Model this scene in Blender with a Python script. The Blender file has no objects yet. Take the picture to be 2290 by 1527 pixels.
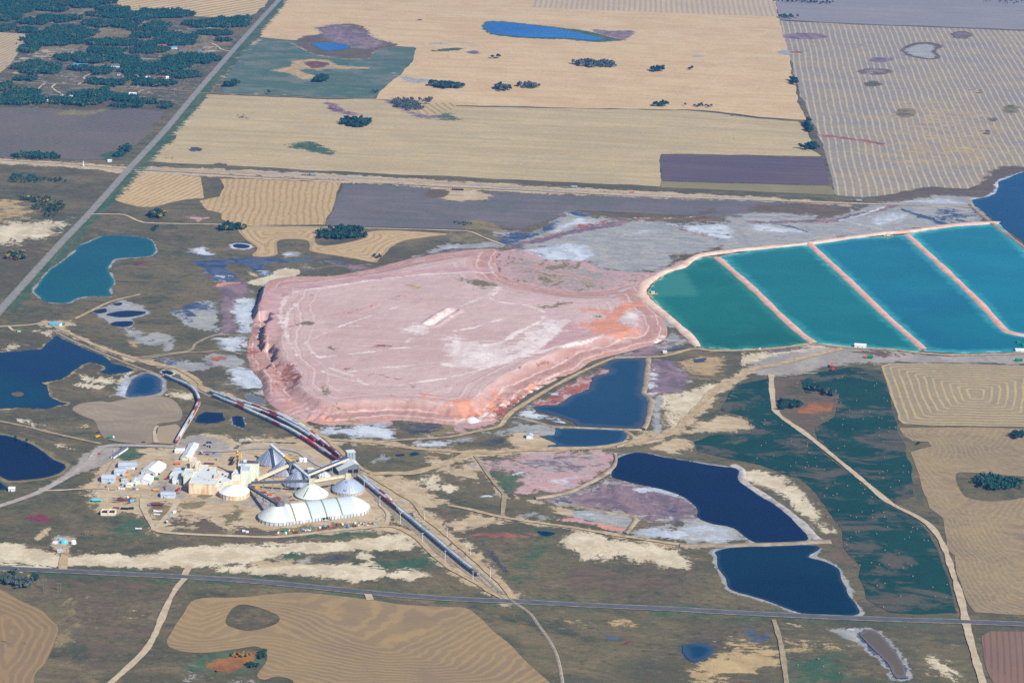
import bpy, bmesh, math, random
import numpy as np
from mathutils import Matrix, Vector
from mathutils.geometry import delaunay_2d_cdt

random.seed(7)
rng = np.random.default_rng(11)
S = bpy.context.scene
COL = S.collection

# ------------------------------------------------------------------ camera
FPX, PITCH, ROLL, YAW, HC = 5200.0, math.radians(17.7), math.radians(2.0), math.radians(2.58), 1100.0
cF = np.array([-math.sin(YAW) * math.cos(PITCH), math.cos(YAW) * math.cos(PITCH), -math.sin(PITCH)])
cR0 = np.array([math.cos(YAW), math.sin(YAW), 0.0])
cU0 = np.cross(cR0, cF)
cR = math.cos(ROLL) * cR0 + math.sin(ROLL) * cU0
cU = -math.sin(ROLL) * cR0 + math.cos(ROLL) * cU0
cam = bpy.data.cameras.new("camera")
cam.sensor_width = 36.0
cam.lens = FPX / 2290.0 * 36.0
cam.clip_start = 5.0
cam.clip_end = 120000.0
camo = bpy.data.objects.new("camera", cam)
COL.objects.link(camo)
camo.matrix_world = Matrix(((cR[0], cU[0], -cF[0], 0), (cR[1], cU[1], -cF[1], 0), (cR[2], cU[2], -cF[2], HC), (0, 0, 0, 1)))
S.camera = camo

# ------------------------------------------------------------------ sky, sun, exposure
SUN_EL, SUN_AZ = math.radians(39.0), math.radians(131.0)      # azimuth clockwise from north (+Y)
w = bpy.data.worlds.new("World")
S.world = w
w.use_nodes = True
wn = w.node_tree
sky = wn.nodes.new("ShaderNodeTexSky")
sky.sky_type = 'NISHITA'
sky.sun_disc = False
sky.sun_elevation = SUN_EL
sky.sun_rotation = SUN_AZ
sky.altitude = 500
sky.dust_density = 0.8
wn.links.new(sky.outputs[0], wn.nodes['Background'].inputs[0])
wn.nodes['Background'].inputs[1].default_value = 0.075
sl = bpy.data.lights.new("sun", 'SUN')
sl.energy = 4.7
sl.angle = math.radians(0.53)
sl.color = (1.0, 0.95, 0.87)
slo = bpy.data.objects.new("sun", sl)
COL.objects.link(slo)
sd_ = Vector((math.sin(SUN_AZ) * math.cos(SUN_EL), math.cos(SUN_AZ) * math.cos(SUN_EL), math.sin(SUN_EL)))
slo.rotation_euler = sd_.to_track_quat('Z', 'Y').to_euler()
slo.location = (0, 0, 3000)
S.view_settings.view_transform = 'Standard'
S.view_settings.look = 'None'
S.view_settings.gamma = 1
S.view_settings.exposure = 0.72
S.view_settings.use_curve_mapping = False
S.cycles.use_denoising = False
S.cycles.max_bounces = 5
S.cycles.transparent_max_bounces = 8
S.cycles.volume_bounces = 0

# ------------------------------------------------------------------ helpers: picture point -> ground
def P(x, y, z=0.0):
    d = cF + (x - 1145.0) / FPX * cR - (y - 763.5) / FPX * cU
    t = (z - HC) / d[2]
    return (d[0] * t, d[1] * t)
def PP(pts, z=0.0):
    return np.array([P(x, y, z) for x, y in pts])
def SC(x, y):                        # picture pixels per metre across, at that point of the ground
    d = cF + (x - 1145.0) / FPX * cR - (y - 763.5) / FPX * cU
    return FPX / (HC / -d[2])
Z38 = 2290 / 600.0
TILES = dict(A=(0, 0, Z38), B=(500, 0, Z38), C=(1100, 0, Z38), D=(1690, 0, Z38), E=(0, 350, Z38), F=(500, 350, Z38), G=(1000, 350, Z38), H=(1690, 350, Z38),
             I=(0, 700, Z38), J=(500, 650, Z38), K=(1000, 700, Z38), L=(1690, 700, Z38), M=(0, 1127, Z38), N=(500, 1127, Z38), O=(1050, 1050, Z38), Q=(1590, 1060, 3.27),
             R=(340, 820, 4.978), S=(780, 1040, 5.656), U=(200, 960, 6.361), V=(520, 980, 6.361), W=(0, 0, 1.0))
def T(k, *v):
    x0, y0, s = TILES[k]
    return [(x0 + v[i] / s, y0 + v[i + 1] / s) for i in range(0, len(v), 2)]

def smooth(pts, closed, step):
    """Catmull-Rom through world points, resampled about every step metres."""
    p = np.asarray(pts, float)
    n = len(p)
    out = []
    for i in range(n if closed else n - 1):
        if closed:
            a, b, c, d = p[(i - 1) % n], p[i], p[(i + 1) % n], p[(i + 2) % n]
        else:
            a, b, c, d = p[max(i - 1, 0)], p[i], p[i + 1], p[min(i + 2, n - 1)]
        k = max(1, int(np.linalg.norm(c - b) / step))
        for j in range(k):
            t = j / k
            out.append(0.5 * ((2 * b) + (c - a) * t + (2 * a - 5 * b + 4 * c - d) * t * t + (3 * b - a - 3 * c + d) * t ** 3))
    if not closed:
        out.append(p[-1])
    return np.array(out)
def straight(pts, closed, step):
    p = np.asarray(pts, float)
    n = len(p)
    out = []
    for i in range(n if closed else n - 1):
        a, b = p[i], p[(i + 1) % n]
        k = max(1, int(np.linalg.norm(b - a) / step))
        out += [a + (b - a) * j / k for j in range(k)]
    if not closed:
        out.append(p[-1])
    return np.array(out)
def rough(p, amp, wave, seed, closed=True):
    """Push an outline in and out by smooth noise."""
    if amp <= 0:
        return p
    n = len(p)
    r = np.random.default_rng(seed)
    nx, pv = np.roll(p, -1, 0), np.roll(p, 1, 0)
    t = nx - pv
    t /= np.linalg.norm(t, axis=1)[:, None] + 1e-9
    nrm = np.stack([t[:, 1], -t[:, 0]], 1)
    per = np.linalg.norm(p - np.roll(p, 1, 0), axis=1).sum()
    s = np.zeros(n)
    u = np.arange(n) / n
    for o in range(4):
        m = max(3, int(per / wave * 2 ** o))
        a = r.normal(size=m) * 0.5 ** o
        s += np.interp(u * m, np.arange(m + 1), np.append(a, a[0]))
    return p + nrm * s[:, None] * amp

def sdist(pts, poly, closed=True):
    """Signed distance (positive inside) of points to a polygon; plain distance for an open line."""
    a = poly if closed else poly[:-1]
    b = np.roll(poly, -1, 0) if closed else poly[1:]
    d2 = np.full(len(pts), 1e18)
    ins = np.zeros(len(pts), bool)
    px, py = pts[:, 0], pts[:, 1]
    for (ax, ay), (bx, by) in zip(a, b):
        ex, ey = bx - ax, by - ay
        L = ex * ex + ey * ey + 1e-12
        t = np.clip(((px - ax) * ex + (py - ay) * ey) / L, 0, 1)
        np.minimum(d2, (px - ax - t * ex) ** 2 + (py - ay - t * ey) ** 2, out=d2)
        if closed:
            c = (ay > py) != (by > py)
            if c.any():
                ins ^= c & (px < (bx - ax) * (py - ay) / (by - ay + 1e-12) + ax)
    d = np.sqrt(d2)
    return np.where(ins, d, -d) if closed else d

def tag(o, label=None, cat=None, group=None, kind=None):
    if label: o['label'] = label
    if cat: o['category'] = cat
    if group: o['group'] = group
    if kind: o['kind'] = kind
    return o
def link_mesh(name, verts, faces, mat=None, parent=None, loc=(0, 0, 0), smooth_sh=False):
    me = bpy.data.meshes.new(name)
    if isinstance(verts, np.ndarray) and isinstance(faces, np.ndarray):
        nv, nf, k = len(verts), len(faces), faces.shape[1]
        me.vertices.add(nv)
        me.vertices.foreach_set('co', verts.astype(np.float32).ravel())
        me.loops.add(nf * k)
        me.loops.foreach_set('vertex_index', faces.astype(np.int32).ravel())
        me.polygons.add(nf)
        me.polygons.foreach_set('loop_start', np.arange(0, nf * k, k, dtype=np.int32))
        me.update(calc_edges=True)
    else:
        me.from_pydata([tuple(v) for v in verts], [], [tuple(f) for f in faces])
    if smooth_sh:
        me.polygons.foreach_set('use_smooth', [True] * len(me.polygons))
    if mat is not None:
        for m in (mat if isinstance(mat, (list, tuple)) else [mat]):
            me.materials.append(m)
    o = bpy.data.objects.new(name, me)
    o.location = loc
    COL.objects.link(o)
    if parent is not None:
        o.parent = parent
    return o
def set_attr(o, name, vals):
    at = o.data.attributes.new(name, 'FLOAT', 'POINT')
    at.data.foreach_set('value', np.asarray(vals, np.float32))

# ------------------------------------------------------------------ materials
KLIT = 1.42                           # how bright a sunlit level surface of albedo 1 comes out in the picture
def lin(c):
    c = c / 255.0
    return c / 12.92 if c <= 0.04045 else ((c + 0.055) / 1.055) ** 2.4
def C(r, g, b, k=1.0):
    """Albedo of a level surface that looks like this sRGB colour in full sun."""
    return tuple(min(0.86, lin(v) / KLIT * k) for v in (r, g, b)) + (1.0,)

class NT:
    """Small wrapper to write node trees as expressions."""
    def __init__(self, name):
        self.m = bpy.data.materials.new(name)
        self.m.use_nodes = True
        self.t = self.m.node_tree
        self.b = self.t.nodes['Principled BSDF']
        self.b.inputs['Specular IOR Level'].default_value = 0.15
        self.b.inputs['Roughness'].default_value = 0.9
        self._pos = None
    def n(self, typ, **kw):
        nd = self.t.nodes.new(typ)
        for k, v in kw.items():
            setattr(nd, k, v)
        return nd
    def put(self, sock, v):
        if isinstance(v, bpy.types.NodeSocket):
            self.t.links.new(v, sock)
        elif v is not None:
            sock.default_value = v
    def pos(self):
        if self._pos is None:
            self._pos = self.n('ShaderNodeNewGeometry').outputs['Position']
        return self._pos
    def obj(self):
        return self.n('ShaderNodeTexCoord').outputs['Object']
    def math(self, op, a, b=None, c=None, clamp=False):
        nd = self.n('ShaderNodeMath', operation=op, use_clamp=clamp)
        self.put(nd.inputs[0], a)
        self.put(nd.inputs[1], b)
        self.put(nd.inputs[2], c)
        return nd.outputs[0]
    def vscale(self, v, s, off=(0, 0, 0), rot=0.0):
        nd = self.n('ShaderNodeMapping')
        self.put(nd.inputs['Vector'], v)
        nd.inputs['Scale'].default_value = s
        nd.inputs['Location'].default_value = off
        nd.inputs['Rotation'].default_value = (0, 0, rot)
        return nd.outputs[0]
    def noise(self, scale, detail=4, vec=None, rough=0.55, dist=0.0, off=(0, 0, 0), sc=(1, 1, 1), rot=0.0):
        nd = self.n('ShaderNodeTexNoise')
        nd.inputs['Scale'].default_value = scale
        nd.inputs['Detail'].default_value = detail
        nd.inputs['Roughness'].default_value = rough
        nd.inputs['Distortion'].default_value = dist
        v = vec if vec is not None else self.pos()
        if off != (0, 0, 0) or sc != (1, 1, 1) or rot:
            v = self.vscale(v, sc, off, rot)
        self.put(nd.inputs['Vector'], v)
        return nd.outputs[0]
    def ramp(self, v, a, b, lo=0.0, hi=1.0, smoothst=True):
        nd = self.n('ShaderNodeMapRange')
        nd.interpolation_type = 'SMOOTHSTEP' if smoothst else 'LINEAR'
        self.put(nd.inputs['Value'], v)
        nd.inputs['From Min'].default_value = a
        nd.inputs['From Max'].default_value = b
        nd.inputs['To Min'].default_value = lo
        nd.inputs['To Max'].default_value = hi
        return nd.outputs[0]
    def mix(self, f, a, b, blend='MIX'):
        nd = self.n('ShaderNodeMix', data_type='RGBA', blend_type=blend)
        self.put(nd.inputs[0], f)
        self.put(nd.inputs[6], a)
        self.put(nd.inputs[7], b)
        return nd.outputs[2]
    def attr(self, name):
        return self.n('ShaderNodeAttribute', attribute_name=name).outputs['Fac']
    def bump(self, h, strength=0.5, dist=1.0):
        nd = self.n('ShaderNodeBump')
        nd.inputs['Strength'].default_value = strength
        nd.inputs['Distance'].default_value = dist
        self.put(nd.inputs['Height'], h)
        self.put(self.b.inputs['Normal'], nd.outputs[0])
    def color(self, c):
        self.put(self.b.inputs['Base Color'], c)
        return self
    def set(self, **kw):
        for k, v in kw.items():
            self.b.inputs[k.replace('_', ' ')].default_value = v
        return self

# stains that lie on the ground: class -> colour, second colour
STAIN = [
    ('sand', C(204, 184, 150), C(184, 160, 124)),
    ('straw', C(196, 170, 122), C(176, 150, 108)),
    ('chalk', C(224, 210, 180), C(200, 184, 152)),
    ('pink', C(208, 172, 166), C(190, 150, 150)),
    ('gravel', C(176, 166, 154), C(156, 148, 138)),
    ('olive', C(122, 112, 80), C(146, 130, 92)),
    ('brown', C(100, 88, 70), C(116, 98, 78)),
    ('green', C(64, 92, 66), C(92, 106, 76)),
    ('dark', C(70, 72, 74), C(92, 90, 88)),
    ('grey', C(148, 150, 150), C(174, 170, 162)),
    ('mauve', C(152, 126, 130), C(112, 98, 106)),
    ('rust', C(174, 108, 88), C(142, 86, 72)),
    ('orange', C(224, 158, 128), C(206, 138, 110)),
    ('crimson', C(140, 56, 70), C(110, 60, 66)),
    ('autumn', C(164, 112, 62), C(136, 86, 56)),
    ('wet', C(54, 74, 104), C(92, 104, 126)),  # wet mud, with the blue of the reflected sky put into its colour
    ('salt', C(210, 216, 224), C(176, 184, 194)),
]
STAINS = []                           # (class, world polygon, soft, cap, closed, width)
def stain(cls, pts, soft=6.0, cap=1.0, z=0.0, curve=True, width=None):
    p = PP(pts, z)
    closed = width is None
    if cls == 'salt' and z < 1:
        cap *= .86
    soft *= 2.0 if closed else 1.5
    if curve:
        p = smooth(p, closed, 14.0)
    halo = {'chalk': ('straw', .50), 'salt': ('grey', .58), 'mauve': ('grey', .5), 'pink': ('gravel', .45)}.get(cls)
    if halo and closed and z < 1:
        STAINS.append((halo[0], p, soft * 2.6, halo[1], closed, 0.0, z))
    STAINS.append((cls, p, soft, cap, closed, width or 0.0, z))
def stain_attrs(o, verts, only=None):
    acc = {}
    for cls, poly, soft, cap, closed, width, z in STAINS:
        m = soft + width
        lo, hi = poly.min(0) - m, poly.max(0) + m
        idx = np.nonzero((verts[:, 0] > lo[0]) & (verts[:, 0] < hi[0]) & (verts[:, 1] > lo[1]) & (verts[:, 1] < hi[1]))[0]
        if not len(idx) or (only == 'ground' and z > 1) or (only == 'pile' and z < 1):
            continue
        d = sdist(verts[idx][:, :2], poly, closed)
        if not closed:
            d = width / 2 - d
        a = np.clip(0.5 + d / (2 * soft), 0, 1) * cap
        if cls not in acc:
            acc[cls] = np.zeros(len(verts), np.float32)
        acc[cls][idx] = np.maximum(acc[cls][idx], a)
    for k, v in acc.items():
        set_attr(o, 'st_' + k, v)
    return set(acc)
def apply_stains(t, base, classes=None, over=None, grain=(.74, 1.24)):
    n1 = t.noise(0.032, 9, rough=0.70, dist=0.4)
    n2 = t.noise(0.045, 9, rough=0.72, off=(370, 50, 0), sc=(0.55, 1.2, 1), dist=0.8)
    n3 = t.noise(0.022, 9, rough=0.74, off=(91, 770, 0), dist=1.2, sc=(1, 0.6, 1))
    fine = t.noise(0.16, 7, rough=0.75, off=(9, 40, 5), sc=(.8, 1.2, 1))
    ff = t.math('MULTIPLY', t.math('SUBTRACT', fine, 0.5), 1.0)
    c = base
    for i, (cls, c1, c2) in enumerate(STAIN):
        if classes is not None and cls not in classes:
            continue
        if over and cls in over:
            c1, c2 = over[cls]
        nz = (n1, n2, n3)[i % 3]
        thr = t.ramp(nz, 0.36, 0.64, 0.12, 0.74, False)
        thr = t.math('MAXIMUM', t.math('ADD', thr, ff), 0.10)
        mask = t.ramp(t.math('SUBTRACT', t.attr('st_' + cls), thr), -0.05, 0.12)
        var = t.math('ADD', t.ramp((n2, n3, n1)[i % 3], 0.40, 0.60), t.math('MULTIPLY', ff, 0.8), clamp=True)
        c = t.mix(mask, c, t.mix(var, c1, c2))
    g1 = t.ramp(t.math('ADD', t.math('MULTIPLY', fine, .6), t.math('MULTIPLY', t.noise(.55, 4, rough=.7, off=(2, 5, 0)), .4)), .34, .66, grain[0], grain[1], False)
    cmb = t.n('ShaderNodeCombineColor')
    for q in range(3):
        t.put(cmb.inputs[q], g1)
    return t.mix(1.0, c, cmb.outputs[0], 'MULTIPLY')

def simple(name, c, c2=None, scale=0.3, rough=0.85, spec=0.2, metal=0.0, amt=0.6, detail=4, bump=0.0, use_obj=False, sc=(1, 1, 1)):
    t = NT(name)
    vec = t.obj() if use_obj else None
    c2 = c2 or tuple(v * 0.78 for v in c[:3]) + (1,)
    nz = t.noise(scale, detail, vec=vec, rough=0.6, sc=sc)
    t.color(t.mix(t.ramp(nz, 0.5 - 0.5 * amt * 0.6, 0.5 + 0.5 * amt * 0.6), c, c2))
    t.set(Roughness=rough, Specular_IOR_Level=spec, Metallic=metal)
    if bump:
        t.bump(nz, bump, 0.3)
    return t.m

# ================================================================== ground stains (bare soil, salt, wet mud, grass kinds)
ZP = 14.0                             # height of the tailings plateau
def st(cls, k, soft, cap, *v, **kw):
    stain(cls, T(k, *v), soft, cap, **kw)
def ell(k, cx, cy, rx, ry, n=14):
    return T(k, *[q for i in range(n) for q in (cx + rx * math.cos(i / n * 6.2832), cy + ry * math.sin(i / n * 6.2832))])
# west side
st('chalk', 'E', 16, .80, 0, 580, 150, 560, 560, 545, 480, 620, 400, 700, 200, 720, 100, 760, 0, 760, -200, 740, -200, 600)
st('straw', 'E', 14, .62, -100, 380, 130, 370, 260, 430, 260, 520, 120, 540, -100, 560)
st('crimson', 'E', 4, 1, 1105, 905, 1160, 905, 1240, 893, 1250, 912, 1180, 918, 1150, 932)
st('salt', 'E', 5, .95, 1610, 790, 1680, 785, 1735, 765, 1830, 845, 1760, 840, 1690, 835)
st('wet', 'E', 6, .75, 1640, 825, 1760, 835, 1835, 855, 1820, 866, 1700, 862)
st('pink', 'E', 6, .85, 1595, 520, 1680, 508, 1785, 525, 1690, 548)
st('salt', 'E', 5, .55, 1620, 522, 1690, 514, 1720, 530, 1650, 540)
st('wet', 'E', 6, 1.2, 1670, 890, 1760, 888, 1930, 885, 1910, 940, 1960, 990, 2025, 1050, 1840, 1062, 1780, 1000, 1740, 950)
st('salt', 'E', 10, .62, 1790, 990, 1900, 1000, 2010, 1045, 1850, 1062)
st('wet', 'F', 5, 1.3, 0, 878, 300, 868, 560, 880, 755, 868, 750, 882, 560, 900, 370, 908, 310, 940, 330, 965, 390, 985, 410, 1000, 350, 1020, 290, 990, 250, 950, 180, 925, 60, 900, 0, 905, -60, 895)
st('salt', 'F', 6, .85, 290, 985, 360, 970, 420, 1000, 350, 1022)
st('chalk', 'F', 8, .92, 190, 1085, 350, 1040, 450, 970, 600, 960, 650, 1010, 500, 1040, 420, 1085, 300, 1102)
st('sand', 'F', 4, .95, 190, 975, 230, 980, 300, 1030, 270, 1030)
st('grey', 'F', 6, .95, 495, 830, 560, 812, 650, 845, 600, 862, 530, 856)
st('salt', 'F', 6, .62, 500, 830, 550, 815, 600, 840, 530, 850)
st('salt', 'F', 8, .60, 610, 920, 690, 910, 730, 940, 660, 952)
st('wet', 'F', 6, .75, 800, 872, 900, 880, 1080, 920, 1060, 932, 900, 895)
st('mauve', 'F', 8, .85, 860, 895, 1000, 900, 1090, 930, 1280, 942, 1180, 965, 1100, 985, 1060, 950)
st('salt', 'F', 8, .85, 300, 1104, 500, 1085, 700, 1060, 900, 1022, 1000, 1020, 960, 1050, 700, 1090, 450, 1108)
st('grey', 'F', 8, .8, 1620, 855, 1700, 825, 1900, 745, 1990, 740, 2050, 775, 1850, 812, 1700, 855)
st('salt', 'F', 8, .55, 1820, 800, 1950, 745, 2040, 772, 1880, 812)
st('mauve', 'F', 7, 1, 1600, 892, 1900, 812, 2050, 782, 2290, 795, 2400, 800, 2290, 818, 2050, 830, 1750, 882)
st('grey', 'F', 8, .8, 2100, 765, 2290, 725, 2400, 735, 2400, 775, 2180, 778)
st('mauve', 'E', 6, 1, 1840, 1108, 2060, 1075, 2125, 1150, 2075, 1195, 1990, 1240, 2035, 1300, 1980, 1380, 2035, 1500, 1920, 1500, 1900, 1350, 1880, 1240, 1905, 1170)
st('orange', 'E', 4, 1, 1835, 1082, 2050, 1072, 1960, 1092, 1840, 1112)
st('salt', 'E', 7, .88, 1990, 1240, 2080, 1205, 2200, 1232, 2180, 1330, 2150, 1527, 2050, 1510, 2010, 1400, 1975, 1350)
st('grey', 'E', 7, .95, 1470, 1335, 1600, 1290, 1700, 1235, 1830, 1228, 1842, 1300, 1855, 1490, 1750, 1472, 1600, 1450, 1530, 1380)
st('wet', 'E', 14, .75, 1520, 1310, 1700, 1240, 1830, 1232, 1840, 1300, 1700, 1310, 1600, 1400)
st('grey', 'E', 5, 1, 785, 1332, 900, 1290, 1000, 1240, 1070, 1230, 1265, 1332, 1130, 1392, 1145, 1430, 1110, 1462, 1050, 1466, 940, 1432, 900, 1390)
st('salt', 'E', 6, .5, 1010, 1260, 1080, 1240, 1200, 1310, 1100, 1310)
# mud along the gravel road, west of the pile
st('grey', 'I', 6, .9, 1070, 140, 1200, 150, 1215, 200, 1300, 178, 1410, 170, 1515, 262, 1450, 330, 1390, 320, 1400, 270, 1200, 265, 1100, 205)
st('wet', 'I', 6, .6, 1250, 240, 1330, 215, 1420, 235, 1490, 262, 1400, 268, 1290, 262)
st('salt', 'I', 5, .6, 1060, 140, 1130, 130, 1150, 170, 1080, 185)
st('straw', 'I', 6, .8, 1085, 235, 1150, 232, 1195, 245, 1170, 302, 1110, 275)
st('grey', 'I', 7, .9, 1370, 392, 1560, 400, 1760, 430, 1730, 492, 1560, 490, 1450, 472)
st('wet', 'I', 7, .8, 1375, 395, 1540, 398, 1570, 430, 1450, 450)
st('chalk', 'I', 6, .82, 565, 590, 700, 600, 880, 628, 870, 642, 700, 632, 580, 612)
st('chalk', 'I', 6, .7, 690, 530, 800, 560, 960, 540, 980, 620, 900, 600, 760, 590)
st('chalk', 'I', 5, .9, 965, 720, 985, 600, 1030, 560, 1100, 505, 1200, 482, 1120, 520, 1040, 575, 1005, 640, 1000, 715)
st('chalk', 'I', 6, .75, 140, 902, 250, 930, 480, 988, 300, 972, 180, 932)
st('chalk', 'I', 6, .6, 440, 1120, 560, 1108, 650, 1158, 720, 1160, 680, 1182, 540, 1152)
st('chalk', 'I', 6, .6, 670, 970, 750, 945, 780, 975, 700, 980)
st('chalk', 'I', 6, .62, 30, 300, 130, 245, 185, 250, 150, 300, 60, 318)
st('chalk', 'I', 6, .52, 300, 150, 420, 150, 480, 190, 380, 195)
st('salt', 'I', 6, .75, 1005, 620, 1090, 515, 1115, 560, 1100, 690, 1060, 722, 1000, 700)
st('chalk', 'I', 7, .75, 1340, 690, 1480, 668, 1660, 690, 1672, 765, 1600, 742, 1450, 712)
st('sand', 'I', 7, .8, 1600, 1062, 1700, 1030, 1900, 1022, 1960, 1045, 1900, 1075, 1620, 1060)
st('chalk', 'I', 7, .62, 2010, 1062, 2290, 1045, 2290, 1092, 2060, 1102)
st('grey', 'I', 6, .95, 1740, 380, 1850, 345, 2000, 360, 2110, 430, 2010, 475, 1850, 452, 1760, 422)
st('rust', 'I', 5, .62, 1780, 372, 1900, 365, 1955, 388, 1880, 412, 1790, 402)
st('pink', 'I', 5, .8, 1775, 372, 1900, 363, 1960, 388, 1880, 416, 1785, 404)
st('salt', 'I', 7, .95, 1950, 485, 2060, 455, 2200, 485, 2320, 540, 2330, 640, 2180, 655, 2070, 640, 1980, 570)
st('olive', 'I', 4, 1, 2105, 545, 2180, 510, 2255, 535, 2245, 580, 2150, 592)
st('salt', 'I', 7, .75, 1850, 222, 2090, 185, 2090, 320, 1900, 305)
st('rust', 'I', 6, .6, 1900, 235, 2000, 212, 2105, 212, 2070, 295, 1950, 300)
st('salt', 'J', 7, .9, 250, 850, 330, 835, 430, 895, 350, 905)
st('pink', 'J', 8, .9, 340, 830, 420, 770, 560, 900, 800, 1040, 1100, 1090, 1400, 1100, 1420, 1135, 1150, 1145, 900, 1150, 700, 1100, 560, 1050, 430, 960)
# south foot of the pile
st('salt', 'J', 8, .9, 790, 1195, 1080, 1165, 1280, 1140, 1400, 1150, 1445, 1255, 1180, 1252, 900, 1235)
st('wet', 'J', 9, .55, 780, 1185, 950, 1165, 1080, 1190, 1100, 1245, 900, 1240)
st('dark', 'J', 6, .62, 1440, 1115, 1600, 1098, 1850, 1108, 1885, 1180, 1640, 1242, 1480, 1205)
st('olive', 'J', 8, .7, 1450, 1110, 1850, 1100, 2000, 1170, 1900, 1230, 1640, 1245)
st('salt', 'J', 7, .8, 1630, 1305, 1990, 1268, 1860, 1332, 1700, 1325)
st('grey', 'J', 9, .7, 1540, 1290, 2000, 1265, 2290, 1200, 2290, 1230, 1950, 1320, 1650, 1335)
st('grey', 'J', 8, .62, 1000, 1310, 1180, 1330, 1380, 1325, 1350, 1350, 1100, 1345)
st('grey', 'J', 10, .62, 1180, 1400, 1440, 1420, 1420, 1460, 1290, 1450)
st('pink', 'K', 10, .7, 0, 880, 200, 860, 470, 870, 440, 960, 200, 1010, 0, 1040, -200, 1050, -180, 960)
# the ponds' south side
st('salt', 'K', 6, .82, 590, 885, 720, 790, 750, 850, 980, 905, 995, 935, 850, 905, 700, 912)
st('rust', 'K', 8, .62, 750, 772, 960, 650, 1180, 540, 1280, 480, 1400, 478, 1390, 512, 1240, 545, 1245, 645, 1100, 705, 960, 792, 820, 795)
st('pink', 'K', 8, .8, 750, 772, 960, 650, 1180, 540, 1280, 480, 1400, 478, 1390, 512, 1240, 545, 1245, 645, 1100, 705, 960, 792, 820, 795)
st('salt', 'K', 5, .8, 850, 700, 960, 658, 985, 690, 900, 705)
st('grey', 'K', 8, .75, 0, 1090, 200, 1050, 500, 990, 560, 930, 700, 910, 900, 980, 935, 1040, 780, 1062, 680, 1030, 560, 1010, 300, 1060, 0, 1130)
st('dark', 'K', 6, .62, 180, 1105, 330, 1060, 540, 1055, 545, 1110, 400, 1150, 200, 1135)
st('sand', 'K', 8, .9, 545, 1020, 700, 1000, 900, 1050, 945, 1120, 850, 1165, 600, 1165, 550, 1110)
st('mauve', 'K', 6, .85, 1730, 400, 1900, 400, 2000, 490, 2075, 530, 2040, 620, 1980, 692, 1850, 680, 1780, 745, 1715, 690, 1730, 550)
st('grey', 'K', 6, .7, 1850, 430, 1990, 480, 2060, 540, 2020, 620, 1850, 660, 1800, 560)
st('salt', 'K', 6, .82, 1730, 450, 1800, 460, 1785, 560, 1765, 725, 1708, 690)
st('grey', 'K', 5, .95, 1770, 725, 1820, 700, 1815, 790, 1825, 900, 1820, 1040, 1770, 1062, 1755, 900)
st('chalk', 'K', 10, .78, 1800, 700, 1980, 692, 2045, 640, 2290, 600, 2350, 640, 2100, 860, 1950, 1005, 1850, 1020, 1830, 850)
st('straw', 'K', 12, .7, 1990, 420, 2290, 350, 2400, 380, 2290, 560, 2100, 520, 2000, 480)
st('sand', 'K', 8, .85, 1830, 1090, 2040, 1060, 2085, 1140, 2000, 1190, 1880, 1205, 1780, 1160)
st('sand', 'K', 8, .8, 1620, 1020, 1780, 1000, 2000, 1000, 2290, 870, 2600, 900, 2560, 1000, 2200, 1010, 1850, 1065, 1640, 1085)
st('pink', 'K', 12, .9, 300, 1290, 640, 1220, 900, 1190, 1425, 1190, 1400, 1270, 1350, 1340, 1180, 1445, 1000, 1510, 600, 1527, 620, 1400, 560, 1350, 400, 1330)
st('gravel', 'K', 16, .6, 300, 1285, 640, 1220, 900, 1190, 1400, 1200, 1250, 1380, 900, 1400, 640, 1500, 600, 1380)
st('mauve', 'K', 14, .42, 300, 1285, 640, 1220, 900, 1190, 1400, 1200, 1250, 1380, 900, 1400, 640, 1500, 600, 1380)
st('grey', 'K', 12, .62, 640, 1235, 890, 1205, 1100, 1220, 800, 1300, 640, 1310)
st('salt', 'K', 8, .58, 860, 1420, 1000, 1380, 1200, 1388, 1050, 1470, 900, 1465)
st('salt', 'K', 5, .8, 560, 1355, 660, 1350, 640, 1378, 570, 1375)
st('green', 'K', 9, .85, 360, 1372, 610, 1380, 595, 1510, 490, 1527, 400, 1450)
st('sand', 'K', 12, .5, -200, 1200, 100, 1240, 300, 1300, 350, 1400, 200, 1450, -100, 1400)
# dike side at the turquoise ponds
st('gravel', 'L', 9, .95, -50, 460, 100, 380, 500, 300, 850, 290, 1300, 340, 1500, 352, 2290, 345, 2400, 345, 2400, 430, 1800, 425, 1200, 425, 700, 440, 400, 515, 150, 548, 60, 530)
st('chalk', 'L', 9, .74, -100, 350, 300, 300, 560, 285, 560, 350, 350, 395, 150, 435, -100, 440)
st('brown', 'L', 9, .8, 780, 330, 1000, 320, 1300, 345, 1340, 360, 1100, 375, 900, 350)
st('mauve', 'L', 5, .8, 60, 330, 300, 305, 510, 282, 520, 290, 300, 325, 100, 345)
st('brown', 'L', 8, .9, 160, 560, 400, 545, 300, 620, 285, 700, 400, 705, 690, 740, 695, 840, 600, 880, 520, 920, 525, 975, 470, 1012, 380, 960, 230, 850, 170, 700)
st('straw', 'L', 5, .6, 500, 890, 600, 865, 665, 875, 560, 905, 500, 930)
st('autumn', 'L', 5, .8, 370, 830, 480, 770, 640, 775, 650, 830, 420, 855, 330, 860)
st('crimson', 'L', 5, .6, 430, 800, 480, 770, 560, 785, 540, 815, 460, 825)
st('brown', 'L', 5, .7, 440, 650, 580, 640, 660, 690, 620, 720, 500, 690)
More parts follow.
